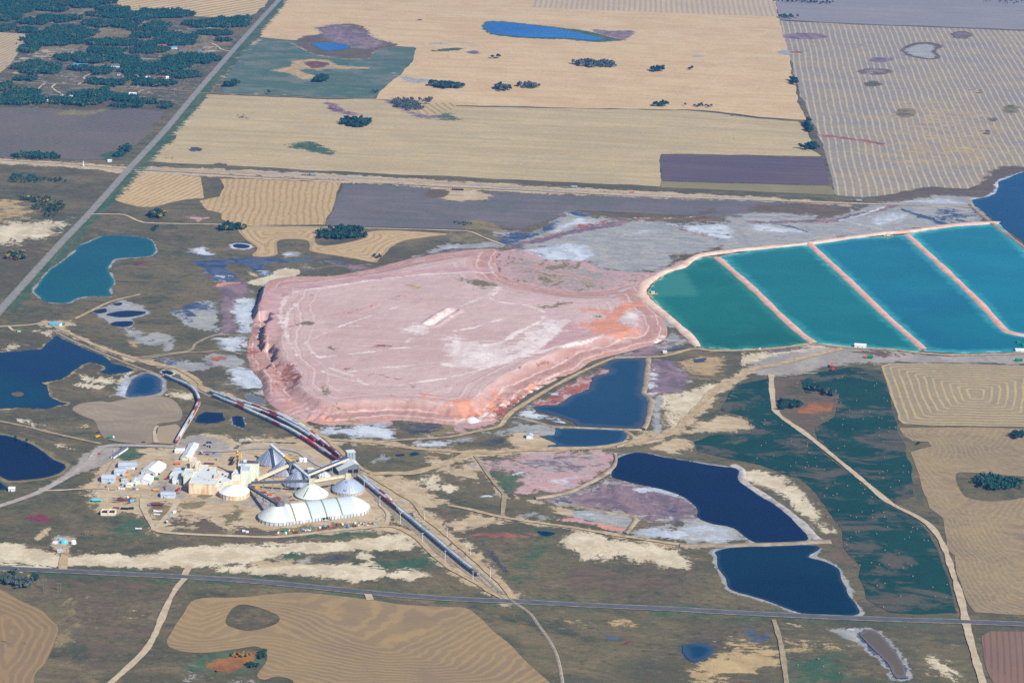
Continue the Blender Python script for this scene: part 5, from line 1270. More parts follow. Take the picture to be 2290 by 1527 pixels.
sdn = t.math('ADD', t.attr('sd'), t.math('MULTIPLY', t.math('SUBTRACT', t.noise(.012, 5, off=(6, 6, 0)), .5), 30))
ring = t.math('ABSOLUTE', t.math('SUBTRACT', t.math('FRACT', t.math('DIVIDE', sdn, 21.0)), .5))
c = t.mix(t.math('MULTIPLY', t.ramp(ring, .10, .03), t.ramp(t.attr('sd'), 130, 70, 0, .55)), c, C(228, 206, 200))
ring2 = t.math('ABSOLUTE', t.math('SUBTRACT', t.math('FRACT', t.math('DIVIDE', t.math('ADD', sdn, 7.0), 13.0)), .5))
c = t.mix(t.math('MULTIPLY', t.ramp(ring2, .14, .04), t.ramp(t.attr('sd'), 110, 60, 0, .4)), c, C(182, 140, 134))
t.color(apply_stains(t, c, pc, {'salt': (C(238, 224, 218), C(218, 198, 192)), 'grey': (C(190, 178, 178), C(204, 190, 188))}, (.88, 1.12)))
t.bump(t.noise(.12, 8, rough=.72), .55, 1.8)
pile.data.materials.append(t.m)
def pile_z(x, y):
    i = np.argmin((pv[:, 0] - x) ** 2 + (pv[:, 1] - y) ** 2)
    return float(pv[i, 2])

# ================================================================== building kit
TILES['X'] = (380, 1000, 2290 / 260.0)
TILES['Y'] = (560, 980, 2290 / 280.0)
VPM = 0.93                            # a metre of height, in units of a metre across, seen from the camera
class MB:
    """Collects shapes; build() makes ONE mesh object of them."""
    def __init__(self):
        self.v, self.f = [], []
    def add(self, vs, fs):
        o = len(self.v)
        self.v += [tuple(p) for p in vs]
        self.f += [tuple(i + o for i in f) for f in fs]
        return self
    def box(self, x0, x1, y0, y1, z0, z1):
        return self.add([(x0, y0, z0), (x1, y0, z0), (x1, y1, z0), (x0, y1, z0), (x0, y0, z1), (x1, y0, z1), (x1, y1, z1), (x0, y1, z1)],
                        [(0, 3, 2, 1), (4, 5, 6, 7), (0, 1, 5, 4), (1, 2, 6, 5), (2, 3, 7, 6), (3, 0, 4, 7)])
    def prism(self, poly, z0, z1, cap=True, sides=True):
        n = len(poly)
        a = sum(poly[i][0] * poly[(i + 1) % n][1] - poly[(i + 1) % n][0] * poly[i][1] for i in range(n))
        if a < 0:
            poly = poly[::-1]
        vs = [(p[0], p[1], z0) for p in poly] + [(p[0], p[1], z1) for p in poly]
        fs = []
        if sides:
            fs += [(i, (i + 1) % n, n + (i + 1) % n, n + i) for i in range(n)]
        if cap:
            fs.append(tuple(range(n, 2 * n)))
        return self.add(vs, fs)
    def lathe(self, prof, n=24, a0=0.0, a1=6.283185):
        full = abs(a1 - a0 - 6.283185) < 1e-3
        m = n if full else n + 1
        vs = []
        for i in range(m):
            a = a0 + (a1 - a0) * i / n
            vs += [(r * math.cos(a), r * math.sin(a), z) for r, z in prof]
        k = len(prof)
        fs = []
        for i in range(n):
            j = (i + 1) % m
            for q in range(k - 1):
                fs.append((i * k + q, j * k + q, j * k + q + 1, i * k + q + 1))
        return self.add(vs, fs)
    def beam(self, a, b, wd, ht):
        """A box from a to b (centre line), wd wide, ht high."""
        a, b = Vector(a), Vector(b)
        d = (b - a).normalized()
        s = d.cross(Vector((0, 0, 1)))
        if s.length < 1e-4:
            s = Vector((1, 0, 0))
        s.normalize()
        u = s.cross(d).normalized()
        vs = [p + s * (i * wd / 2) + u * (j * ht / 2) for p in (a, b) for i, j in ((-1, -1), (1, -1), (1, 1), (-1, 1))]
        return self.add(vs, [(0, 1, 2, 3), (7, 6, 5, 4), (0, 4, 5, 1), (1, 5, 6, 2), (2, 6, 7, 3), (3, 7, 4, 0)])
    def build(self, name, mat, parent=None, loc=(0, 0, 0), rz=0.0, sm=False):
        o = link_mesh(name, self.v, self.f, mat, parent, loc, sm)
        o.rotation_euler = (0, 0, rz)
        return o
def empty(name, loc, rz=0.0):
    o = bpy.data.objects.new(name, None)
    o.empty_display_size = 2
    COL.objects.link(o)
    o.location = loc
    o.rotation_euler = (0, 0, rz)
    return o
def copy_tree(o, parent=None):
    c = o.copy()
    COL.objects.link(c)
    c.parent = parent
    for ch in o.children:
        copy_tree(ch, c)
    return c
def thing(name, label, cat, loc, rz=0.0, group=None):
    return tag(empty(name, loc, rz), label, cat, group)

def wallmat(name, c, rust=None, rib=1.2, rough=.6, amt=.5, spec=.3):
    """Painted ribbed sheet metal: fine upright ribs, streaks of dirt or rust."""
    t = NT(name)
    o = t.obj()
    streak = t.noise(.22, 6, vec=o, rough=.7, sc=(1, 1, .12))
    blot = t.noise(.10, 5, vec=o, rough=.65, off=(3, 8, 2))
    dark = tuple(v * .80 for v in c[:3]) + (1,)
    k = t.mix(t.ramp(streak, .42, .68), c, dark)
    if rust:
        k = t.mix(t.math('MULTIPLY', t.ramp(t.math('ADD', t.math('MULTIPLY', streak, .6), t.math('MULTIPLY', blot, .4)), .44, .60), amt), k, rust)
    t.color(k)
    t.set(Roughness=rough, Specular_IOR_Level=spec)
    wv = t.n('ShaderNodeTexWave', wave_type='BANDS', bands_direction='DIAGONAL')
    wv.inputs['Scale'].default_value = rib
    t.put(wv.inputs['Vector'], t.vscale(o, (1, 1, 0)))
    t.bump(wv.outputs[1], .15, .15)
    return t.m
def roofmat(name, c, rough=.7, seam=.5, metal=0.0, spec=.3, dirt=.35):
    t = NT(name)
    o = t.obj()
    n = t.noise(.08, 6, vec=o, rough=.68)
    n2 = t.noise(.8, 4, vec=o, rough=.7)
    k = t.mix(t.math('MULTIPLY', t.ramp(n, .42, .66), dirt), c, tuple(v * .62 for v in c[:3]) + (1,))
    k = t.mix(t.math('MULTIPLY', t.ramp(n2, .5, .75), dirt * .5), k, tuple(v * .7 for v in c[:3]) + (1,))
    t.color(k)
    t.set(Roughness=rough, Specular_IOR_Level=spec, Metallic=metal)
    wv = t.n('ShaderNodeTexWave', wave_type='BANDS', bands_direction='X')
    wv.inputs['Scale'].default_value = seam
    t.put(wv.inputs['Vector'], o)
    t.bump(wv.outputs[1], .08, .1)
    return t.m
def V4(r, g, b):
    return (lin(r) * .84, lin(g) * .84, lin(b) * .84, 1.0)
ORW = wallmat('orange_cladding', V4(236, 220, 188), V4(210, 156, 100), amt=.75)
CRW = wallmat('cream_cladding', V4(236, 228, 205), V4(196, 160, 110), amt=.25)
GRW = wallmat('pale_green_cladding', V4(222, 228, 210), V4(190, 160, 110), amt=.15)
WHW = wallmat('white_cladding', V4(226, 230, 230), V4(170, 160, 150), amt=.2)
BLW = wallmat('pale_blue_cladding', V4(196, 208, 220), V4(150, 160, 170), amt=.3)
GYW = wallmat('grey_cladding', V4(150, 158, 168), V4(120, 120, 124), amt=.3)
DGW = wallmat('dark_grey_cladding', V4(112, 118, 126), V4(84, 86, 92), amt=.4)
CON = simple('concrete', V4(196, 186, 170), V4(170, 160, 146), .25, .9, use_obj=True)
TANC = simple('tan_concrete', V4(206, 178, 150), V4(190, 150, 120), .25, .9, use_obj=True)
WHR = roofmat('white_roof', V4(208, 212, 212))
GRR = roofmat('gravel_roof', V4(206, 212, 208))
BLR = roofmat('blue_grey_roof', V4(182, 192, 206))
DKR = roofmat('dark_roof', V4(96, 100, 112))
SLR = roofmat('silver_roof', V4(186, 192, 204), .34, .5, .6, .5, .2)
MEM = roofmat('bright_roof', V4(236, 236, 238), .5, .4, 0, .4, .10)
COAT = roofmat('coated_dome', V4(214, 220, 210), .55, .3, 0, .3, .22)
BLD = roofmat('bluish_dome', V4(180, 192, 212), .5, .5, .25, .4, .25)
GLASS = simple('window_glass', V4(50, 62, 76), V4(40, 52, 66), .5, .15, .6, use_obj=True)
DOORG = simple('green_door', V4(24, 120, 84), V4(20, 104, 72), .5, .6, use_obj=True)
DOORD = simple('dark_opening', V4(38, 40, 48), V4(30, 32, 38), .5, .9, use_obj=True)
DOORW = simple('white_door', V4(232, 234, 232), V4(214, 216, 214), .5, .6, use_obj=True)
CREAMG = wallmat('cream_gallery', V4(224, 212, 180), V4(190, 168, 130), amt=.3)
STEEL = simple('grey_steel', V4(170, 174, 178), V4(140, 144, 150), .5, .5, .4, use_obj=True)
RUSTY = simple('rusty_steel', V4(140, 84, 66), V4(104, 64, 54), .5, .8, use_obj=True)
YEL = simple('yellow_paint', V4(232, 178, 40), V4(206, 150, 30), .5, .6, use_obj=True)
ORG = simple('orange_paint', V4(226, 104, 50), V4(200, 84, 40), .5, .6, use_obj=True)
REDP = simple('red_paint', V4(196, 50, 50), V4(170, 40, 44), .5, .6, use_obj=True)
GRNP = simple('green_paint', V4(30, 140, 90), V4(24, 120, 76), .5, .6, use_obj=True)
BLUP = simple('blue_paint', V4(60, 120, 190), V4(48, 100, 170), .5, .6, use_obj=True)
SKYP = simple('sky_blue_paint', V4(110, 200, 232), V4(90, 180, 220), .5, .6, use_obj=True)
WHP = simple('white_paint', V4(234, 236, 238), V4(214, 218, 222), .5, .5, use_obj=True)
BLK = simple('black_paint', V4(34, 36, 42), V4(26, 28, 32), .5, .5, use_obj=True)
TYRE = simple('tyre_rubber', V4(32, 32, 34), V4(26, 26, 28), .5, .9, use_obj=True)
WOOD = simple('weathered_wood', V4(150, 130, 108), V4(120, 104, 88), .5, .9, use_obj=True)

def at3(x, y, z=0.0):
    p = P(x, y, z)
    return Vector((p[0], p[1], z))
def block(roof_px, h, roofm, wallm, root=None, name='block', lip=.5, base=0.0):
    """A flat-roofed block from the outline of its roof as seen in the picture: wall, roof and parapet."""
    p = PP(roof_px, h)
    o = np.array(root.location[:2]) if root else np.array([0, 0])
    q = [tuple(v - o) for v in p]
    wl = MB().prism(q, base, h, cap=False).build('wall', wallm, root)
    n = len(q)
    c = np.mean(q, 0)
    ins = [tuple(c + (np.array(v) - c) * .985) for v in q]
    MB().prism(ins, h - .4, h - .05, sides=False).build('roof', roofm, root)
    m = MB()
    for i in range(n):
        a, b = q[i], q[(i + 1) % n]
        m.beam((a[0], a[1], h + lip / 2 - .1), (b[0], b[1], h + lip / 2 - .1), .45, lip + .2)
    m.build('parapet', wallm, root)
    return wl
def on_wall(root, px0, px1, wz, items, out=.12):
    """Flat things on a wall between two ground points: (share along, height, width, height, material, name)."""
    a, b = Vector(P(*px0)), Vector(P(*px1))
    o = Vector(root.location[:2])
    a, b = a - o, b - o
    d = (b - a).normalized()
    nrm = Vector((d.y, -d.x))
    for s, z, wd, ht, m, nm in items:
        c = a + (b - a) * s
        p = [c - d * wd / 2 + nrm * out, c + d * wd / 2 + nrm * out, c + d * wd / 2 - nrm * .2, c - d * wd / 2 - nrm * .2]
        MB().prism([tuple(v) for v in p], z, z + ht).build(nm, m, root)
def shed(name, label, fl, fr, depth, eave, ridge, wallm, roofm, axis='x', cat='shed', doors=(), group=None, over=.4, hip=0.0, vents=0):
    """A pitched-roof shed from the two front corners at the ground. axis x: ridge along the front; y: gable to the front."""
    a, b = Vector(P(*fl)), Vector(P(*fr))
    wd = (b - a).length
    rz = math.atan2(b.y - a.y, b.x - a.x)
    t = thing(name, label, cat, (a.x, a.y, 0), rz, group)
    W, D, e, r = wd, depth, eave, ridge
    m = MB()
    if axis == 'x':
        m.add([(0, 0, 0), (W, 0, 0), (W, D, 0), (0, D, 0), (0, 0, e), (W, 0, e), (W, D, e), (0, D, e), (hip, D / 2, r - .05), (W - hip, D / 2, r - .05)],
              [(0, 1, 5, 4), (2, 3, 7, 6), (1, 2, 6, 9, 5), (3, 0, 4, 8, 7)])
    else:
        m.add([(0, 0, 0), (W, 0, 0), (W, D, 0), (0, D, 0), (0, 0, e), (W, 0, e), (W, D, e), (0, D, e), (W / 2, hip, r - .05), (W / 2, D - hip, r - .05)],
              [(0, 1, 5, 8, 4), (2, 3, 7, 9, 6), (1, 2, 6, 5), (3, 0, 4, 7)])
    m.build('wall', wallm, t)
    k = over
    R = MB()
    th = .25
    if axis == 'x':
        e2 = e - (r - e) * k / (D / 2)
        q = [(-k, -k, e2), (W + k, -k, e2), (W + k, D + k, e2), (-k, D + k, e2), (hip - k * (not hip), D / 2, r), (W - hip + k * (not hip), D / 2, r)]
        fs = [(0, 1, 5, 4), (2, 3, 4, 5)] + ([(1, 2, 5), (3, 0, 4)] if hip else [])
    else:
        e2 = e - (r - e) * k / (W / 2)
        q = [(-k, -k, e2), (W + k, -k, e2), (W + k, D + k, e2), (-k, D + k, e2), (W / 2, hip - k * (not hip), r), (W / 2, D - hip + k * (not hip), r)]
        fs = [(1, 2, 5, 4), (3, 0, 4, 5)] + ([(0, 1, 4), (2, 3, 5)] if hip else [])
    R.add([(x, y, z + th) for x, y, z in q], fs)
    R.add(q, [f[::-1] for f in fs])
    for i, j in ((0, 1), (1, 2), (2, 3), (3, 0)):
        R.beam((q[i][0], q[i][1], q[i][2] + th / 2), (q[j][0], q[j][1], q[j][2] + th / 2), .1, th) if (hip or (axis == 'x') == ((i, j) in ((0, 1), (2, 3)))) else None
    ro = R.build('roof', roofm, t)
    for i in range(vents):
        c = (W * (i + .5) / vents, D / 2) if axis == 'x' else (W / 2, D * (i + .5) / vents)
        MB().lathe([(.5, r - .2), (.5, r + .9), (.75, r + .9), (0, r + 1.3)], 8).build('vent', STEEL, ro).location = (c[0], c[1], 0)
    for x, z, w_, h_, mt, nm in doors:
        MB().box(x - w_ / 2, x + w_ / 2, -.12, .1, z, z + h_).build(nm, mt, t)
    return t
def gallery(name, label, a, b, wd=3.0, ht=3.0, wallm=None, roofm=None, legs=(), cat='conveyor'):
    """A covered conveyor: body, roof strip, and trestles at the given shares of its length."""
    a, b = Vector(a), Vector(b)
    t = thing(name, label, cat, (a.x, a.y, 0))
    o = Vector((a.x, a.y, 0))
    A, B = a - o, b - o
    MB().beam(A, B, wd, ht).build('casing', wallm, t)
    d = (B - A).normalized()
    s = d.cross(Vector((0, 0, 1))).normalized()
    u = s.cross(d).normalized()
    MB().beam(A + u * (ht / 2 + .12), B + u * (ht / 2 + .12), wd + .5, .24).build('roof', roofm or wallm, t)
    for q in legs:
        c = A + (B - A) * q
        zt = c.z - ht / 2
        m = MB()
        for i in (-1, 1):
            m.beam((c.x + s.x * i * wd * .55, c.y + s.y * i * wd * .55, zt), (c.x + s.x * i * wd * 1.0, c.y + s.y * i * wd * 1.0, 0), .45, .45)
        for z in (.33, .66):
            m.beam((c.x - s.x * wd * .9, c.y - s.y * wd * .9, zt * z), (c.x + s.x * wd * .9, c.y + s.y * wd * .9, zt * z), .3, .3)
        m.build('trestle', STEEL, t)
    return t

# ================================================================== the mill
mill = thing('mill_building', 'large mill block with orange stained front wall and pale flat roofs', 'factory', (*P(452, 1104), 0))
block(T('X', 370, 715, 905, 740, 985, 585, 925, 470, 935, 395, 770, 390, 770, 355, 620, 350, 560, 470, 470, 500), 13.4, GRR, ORW, mill)
block(T('X', 908, 789, 1000, 791, 1055, 702, 1150, 672, 1390, 658, 1400, 600, 1165, 560, 1160, 510, 1060, 470, 930, 465, 985, 585, 912, 745), 10.0, WHR, ORW, mill)
block(T('X', 265, 540, 440, 545, 485, 425, 300, 420), 16.0, GRR, GRW, mill)
block(T('X', 312, 372, 480, 376, 505, 332, 340, 328), 14.5, WHR, ORW, mill)
block(T('X', 393, 290, 487, 295, 537, 198, 452, 195), 22.0, GRR, ORW, mill)
block(T('X', 490, 376, 572, 380, 613, 278, 532, 275), 18.5, GRR, ORW, mill)
block(T('X', 862, 575, 945, 580, 960, 520, 880, 515), 16.0, GRR, ORW, mill, base=12)
on_wall(mill, (422, 1102.7), (482.7, 1105), 0, [(.10, 1.2, 2.0, 1.6, DOORG, 'door'), (.22, .9, 1.6, 2.0, DOORG, 'door'), (.40, .1, 2.2, 5.0, GYW, 'downpipe_box'), (.53, .1, 5.0, 2.8, DOORW, 'loading_door'), (.70, .6, 5.0, 3.0, DOORW, 'loading_door'),
                                                   (.23, 7.6, .9, 2.2, DOORG, 'window'), (.38, 7.6, .9, 2.2, DOORG, 'window'), (.53, 7.6, .9, 2.2, DOORG, 'window'), (.68, 7.6, .9, 2.2, DOORG, 'window'), (.86, 7.6, .9, 2.2, DOORG, 'window')])
mo = Vector(mill.location)
for x, y, z, s in ((760, 455, 13.4, 2.2), (560, 575, 13.4, 1.2), (690, 640, 13.4, 1.4), (770, 660, 13.4, 1.2), (610, 405, 13.4, 1.0), (1040, 540, 10.0, 2.0), (1100, 575, 10.0, 1.8), (990, 690, 10.0, 2.0), (390, 492, 16, 1.2), (425, 495, 16, 1.0)):
    p = at3(*T('X', x, y)[0], z) - mo
    MB().box(-s / 2, s / 2, -s / 2, s / 2, -.1, s * .8).build('roof_vent', RUSTY if s > 1.7 else STEEL, mill, p)
dry = thing('dryer_tower', 'tall pale green tower block with grey rooftop units beside round orange tank', 'tower', (*P(555, 1087), 0))
block(T('X', 1340, 322, 1745, 330, 1762, 285, 1700, 258, 1400, 240), 24.0, DKR, GRW, dry)
block(T('X', 1390, 457, 1555, 462, 1582, 372, 1420, 364), 22.0, BLR, GRW, dry)
block(T('X', 1215, 537, 1388, 542, 1384, 432, 1280, 436), 17.0, BLR, CRW, dry)
do = Vector(dry.location)
for x, y, z, sx, sz, m in ((1435, 385, 22, 5, 3.0, BLR), (1300, 470, 17, 3, 1.5, WHP), (1330, 500, 17, 3, 1.5, WHP), (1270, 500, 17, 2.5, 1.4, WHP), (1480, 285, 24, 4, 2.2, WHP), (1560, 295, 24, 2.6, 1.8, RUSTY), (1640, 300, 24, 2.6, 1.8, RUSTY), (1420, 275, 24, 3.5, 2.0, STEEL), (1350, 450, 17, 2.2, 2.6, RUSTY)):
    p = at3(*T('X', x, y)[0], z) - do
    MB().box(-sx / 2, sx / 2, -sx / 2, sx / 2, -.1, sz).build('rooftop_unit', m, dry, p)
on_wall(dry, (1390 / 8.808 + 380, 1087), (1500 / 8.808 + 380, 1087.6), 0, [(.3, 6, 1.2, 2.4, DOORG, 'window'), (.3, 1, 1.4, 2.2, DOORD, 'door')], out=.3)
stk = thing('exhaust_stack', 'tall slim yellow exhaust stack with dark bands', 'chimney', (*P(531, 1062), 0))
MB().lathe([(1.5, 0), (1.3, 12), (1.15, 34), (.9, 34), (.9, 33)], 14).build('flue', YEL, stk, sm=True)
for z in (6, 11, 16, 21, 26, 31):
    MB().lathe([(1.5, z), (1.75, z), (1.75, z + .9), (1.4, z + .9)], 14).build('band', RUSTY, stk)
st2 = thing('exhaust_stack', 'short plain yellow stack rising from the tower roof', 'chimney', (*P(539, 1058, 0), 0))
p = at3(*T('X', 1398, 238)[0], 24) - Vector(st2.location)
MB().lathe([(.8, 23.8), (.75, 33), (.55, 33)], 12).build('flue', YEL, st2, (p.x, p.y, 0), sm=True)
MB().lathe([(1.3, 23.9), (1.3, 25), (.8, 25)], 12).build('base_ring', STEEL, st2, (p.x, p.y, 0))
# low annexes left of the mill
an = thing('annex_building', 'low pale annex in the shadow left of the mill', 'building', (*P(395, 1082), 0))
block(T('U', 1140, 655, 1192, 590, 1300, 588, 1312, 605, 1288, 680, 1312, 718, 1178, 715, 1200, 662), 6.0, WHR, WHW, an)
block(T('U', 1192, 588, 1217, 548, 1366, 545, 1342, 588), 7.0, BLR, BLW, an)
on_wall(an, (200 + 1178 / 6.361, 1082), (200 + 1312 / 6.361, 1082.8), 0, [(.25, .1, 4, 3.0, DOORW, 'loading_door'), (.52, .1, 1.6, 2.4, DOORG, 'door'), (.8, .1, 4, 3.0, DOORW, 'loading_door')], out=.3)

# ------------------------------------------------------------------ round tanks and cones
def dome(name, label, cx, cy, zc, r, wall_h, rise, wallm, roofm, n=28, power=1.0, over=.4, cat='storage dome', parts=None, ribs=0, ribm=None):
    c = P(cx, cy, zc)
    t = thing(name, label, cat, (c[0], c[1], 0))
    MB().lathe([(r, 0), (r, wall_h)], n).build('wall', wallm, t)
    prof = []
    K = 9
    for i in range(K + 1):
        u = i / K
        prof.append(((r + over) * (1 - u) + .8 * u, wall_h + rise * (1 - (1 - u) ** power) if power != 1 else wall_h + rise * u))
    ro = MB().lathe([(r + over, wall_h - .35)] + prof + [(0, wall_h + rise)], n).build('roof', roofm, t)
    for i in range(n if ribs else 0):
        a = 6.2832 * i / n
        m = MB()
        for (r0, z0), (r1, z1) in zip(prof[:-1], prof[1:]):
            m.beam((r0 * math.cos(a), r0 * math.sin(a), z0 + .05), (r1 * math.cos(a), r1 * math.sin(a), z1 + .05), .28, .22)
        m.build('rib', ribm or roofm, ro)
    return t
tank = dome('round_tank', 'round tank with orange stained wall and brilliant white roof beside mill', 523.7, 1096.5, 6.3, 19.3, 6.3, 7.6, ORW, MEM, 26, 1.25)
for i in range(26):
    a = 6.2832 * i / 26
    MB().beam((19.35 * math.cos(a), 19.35 * math.sin(a), 0), (19.35 * math.cos(a), 19.35 * math.sin(a), 6.2), .5, .35).build('buttress', ORW, tank)
wc = dome('storage_dome', 'matt white cone shaped storage dome with dark seam line', 696.7, 1103.4, 2.5, 21.3, 2.6, 14.4, CON, COAT, 36, 1.12)
MB().beam((-3.0, -7.0, 13.1), (-7.6, -18.5, 4.9), .7, .35).build('seam', DOORG, wc)
MB().beam((9.0, -3.5, 12.4), (16.5, -8.0, 6.2), .4, .3).build('seam', STEEL, wc)
MB().box(-3, 3, -3, 3, 16.0, 22.0).build('head_house', CREAMG, wc)
sv = dome('storage_dome', 'silver blue ribbed storage dome nearest the rail tracks', 778.5, 1091.2, 4.0, 20.5, 4.0, 13.6, CON, BLD, 28, 1.45, ribs=1, ribm=SLR)
MB().box(-3, 3, -3, 3, 16.6, 23.5).build('head_house', CREAMG, sv)
MB().box(-1.2, 1.2, -1.2, 1.2, 0, 1.6).build('hatch', STEEL, sv, (-1, -7.0, 14.6))
MB().box(-1.2, 1.2, -1.2, 1.2, 0, 1.6).build('hatch', STEEL, sv, (-1.5, -17.5, 7.0))
for i in range(28):
    a = 6.2832 * (i + .5) / 28
    MB().beam((20.55 * math.cos(a), 20.55 * math.sin(a), 0), (20.55 * math.cos(a), 20.55 * math.sin(a), 3.9), .9, .5).build('buttress', CON, sv)
def cone(label, cx, cy, r, rise):
    t = dome('storage_cone', label, cx, cy, 3.0, r, 3.0, rise, TANC, SLR, 20, 1.0, ribs=1, ribm=SLR)
    for i in range(0, 20, 2):
        a = 6.2832 * (i + .5) / 20
        MB().beam(((r + .1) * math.cos(a), (r + .1) * math.sin(a), 0), ((r + .1) * math.cos(a), (r + .1) * math.sin(a), 2.9), .8, .5).build('buttress', TANC, t)
    return t
J1 = (560 + 385 / 8.179, 980 + 408 / 8.179)
J2 = (560 + 615 / 8.179, 980 + 605 / 8.179)
J3 = (560 + 858 / 8.179, 980 + 800 / 8.179)
cone('silver storage cone farthest back, under the end of the roof conveyor', *J1, 19.3, 18.6)
cone('middle of the three silver storage cones, behind the cream conveyor', *J2, 19.0, 16.6)
cone('front silver storage cone partly hidden behind the white cone dome', *J3, 18.4, 16.0)

# ------------------------------------------------------------------ conveyors
def tv(x, y, z):                     # tile V point at height z
    return at3(*T('V', x, y)[0], z)
tt_p = at3(*T('V', 840, 545)[0], 0)
tt = thing('transfer_tower', 'dark grey conveyor transfer tower between the silver cones', 'tower', tt_p, .4)
MB().box(-4, 4, -4, 4, 12, 20).build('house', DGW, tt)
MB().box(-4.3, 4.3, -4.3, 4.3, 20, 20.4).build('roof', DKR, tt)
for x in (-3.5, 3.5):
    for y in (-3.5, 3.5):
        MB().beam((x, y, 0), (x, y, 12), .6, .6).build('leg', STEEL, tt)
MB().beam((-3.5, -3.5, 1), (3.5, -3.5, 11), .3, .3).beam((3.5, -3.5, 1), (-3.5, -3.5, 11), .3, .3).build('brace', STEEL, tt)
a1 = at3(*J1, 3.0); a2 = at3(*J2, 3.0); a3 = at3(*J3, 3.0)
top1, top2, top3 = Vector((a1.x, a1.y, 23.4)), Vector((a2.x, a2.y, 21.6)), Vector((a3.x, a3.y, 20.8))
ttop = Vector((tt_p.x, tt_p.y, 18.0))
gallery('conveyor_gallery', 'pale roof conveyor running down from the farthest silver cone', tv(735, 262, 21.5), top1 + Vector((-1.5, 2.0, 1.0)), 3.2, 3.0, GRW, WHR, ())
gallery('conveyor_gallery', 'short yellow conveyor between pale roof conveyor and transfer tower', ttop + Vector((-1, 3.6, 1)), tv(742, 270, 21.0), 3.4, 3.2, CREAMG, YEL, ())
gallery('conveyor_gallery', 'cream inclined conveyor from tower block up to transfer tower', tv(352, 585, 4.0), ttop + Vector((-3.4, -2.5, -1.5)), 3.4, 3.2, CREAMG, CREAMG, (.28, .56))
gallery('conveyor_gallery', 'silver grey conveyor from transfer tower down over the front silver cone', ttop + Vector((3.2, -2.5, 0)), tv(1095, 565, 15.0), 3.2, 3.0, GYW, BLR, (.8,))
gallery('conveyor_gallery', 'long dark grey conveyor to the top of the white cone dome', tv(272, 632, 7.0), Vector((*P(696.7, 1103.4, 2.5), 19.2)) + Vector((-3, 1, 0)), 3.0, 2.8, DGW, DGW, (.20, .36, .52, .76))
gallery('conveyor_gallery', 'cream level conveyor linking white cone dome and silver blue dome', Vector((*P(696.7, 1103.4, 2.5), 19.6)) + Vector((3, .6, 0)), Vector((*P(778.5, 1091.2, 4.0), 20.8)) + Vector((-3, 0, 0)), 2.8, 2.4, CREAMG, CREAMG, (.48,))
gallery('conveyor_gallery', 'long blue roofed conveyor climbing to the load-out tower', tv(1062, 522, 14.0), tv(1652, 285, 20.0), 3.4, 3.2, CREAMG, simple('blue_roof', V4(86, 96, 150), V4(70, 80, 130), .3, .6, use_obj=True), (.18, .38, .58))
gallery('conveyor_gallery', 'dark conveyor climbing to the ridge of the long storage hall', tv(232, 692, 3.0), tv(655, 945, 20.0), 3.0, 2.8, simple('dark_gallery', V4(92, 90, 100), V4(76, 74, 86), .3, .7, use_obj=True), DKR, (.3, .55, .78))
MB().box(-3, 3, -2.5, 2.5, 0, 5).build('wall', WHW, thing('transfer_house', 'small white transfer house at the foot of two dark conveyors', 'building', tv(235, 680, 0)))

# ------------------------------------------------------------------ rail load-out
lo_a, lo_b = Vector(P(756, 1031)), Vector(P(799, 1067))
ldir = (lo_b - lo_a).normalized()
lrz = math.atan2(ldir.y, ldir.x) + math.pi / 2     # local +x across, local -y towards the south-east door wall
lp = at3(*T('V', 1508, 524)[0], 0)
lr = at3(*T('V', 1800, 496)[0], 0)
W_ = (lr - lp).length
lrz = math.atan2(lr.y - lp.y, lr.x - lp.x)
lod = thing('loadout_building', 'grey rail load-out shed with two dark track doorways and tall tower', 'building', lp, lrz)
D_ = 34.0
MB().add([(0, 0, 0), (W_, 0, 0), (W_, D_, 0), (0, D_, 0), (0, 0, 6), (W_, 0, 11.5), (W_, D_, 11.5), (0, D_, 6), (W_ * .80, 0, 14), (W_ * .80, D_, 14)], [(0, 1, 5, 8, 4), (2, 3, 7, 9, 6), (1, 2, 6, 5), (3, 0, 4, 7)]).build('wall', DGW, lod)
MB().add([(-.5, -.5, 5.9), (W_ * .80, -.5, 14.2), (W_ + .5, -.5, 11.5), (-.5, D_ + .5, 5.9), (W_ * .80, D_ + .5, 14.2), (W_ + .5, D_ + .5, 11.5)], [(0, 1, 4, 3), (1, 2, 5, 4)]).build('roof', WHR, lod)
for x in (.56, .84):
    MB().box(W_ * x - 3, W_ * x + 3, -.15, .2, 0.05, 6.2).build('doorway', DOORD, lod)
MB().box(W_ * .58, W_ * .98, 16, 25, 12, 24).build('tower', GYW, lod)
MB().box(W_ * .57, W_ * .99, 15.7, 25.3, 24, 24.5).build('tower_roof', WHR, lod)
for i in range(4):
    for j in range(2):
        MB().box(W_ * (.70 + .14 * j) - .6, W_ * (.70 + .14 * j) + .6, 15.85, 16.05, 15.2 + 2.1 * i, 16.4 + 2.1 * i).build('window', DOORG, lod)
shed('utility_shed', 'small grey and white shed beside the blue roofed conveyor', T('V', 1070, 492)[0], T('V', 1150, 492)[0], 7, 5.0, 5.6, GYW, WHR)
shed('utility_shed', 'pale hip roofed shed under the cream level conveyor', T('V', 1235, 585)[0], T('V', 1395, 558)[0], 15, 3.6, 6.0, GRW, WHR, hip=5)
for k_, (x, y) in enumerate(((968, 332), (1026, 333))):
    q = at3(*T('V', x, y)[0], 0)
    t = thing('white_tank', ('left' if k_ == 0 else 'right') + ' one of two small white tanks on gravel east of the cones', 'tank', q)
    MB().lathe([(3.0, .3), (3.0, 4.6), (2.2, 5.6), (0, 5.8)], 16).build('shell', WHP, t)
    MB().box(-3.6, 3.6, -3.6, 3.6, 0, .35).build('pad', CON, t)

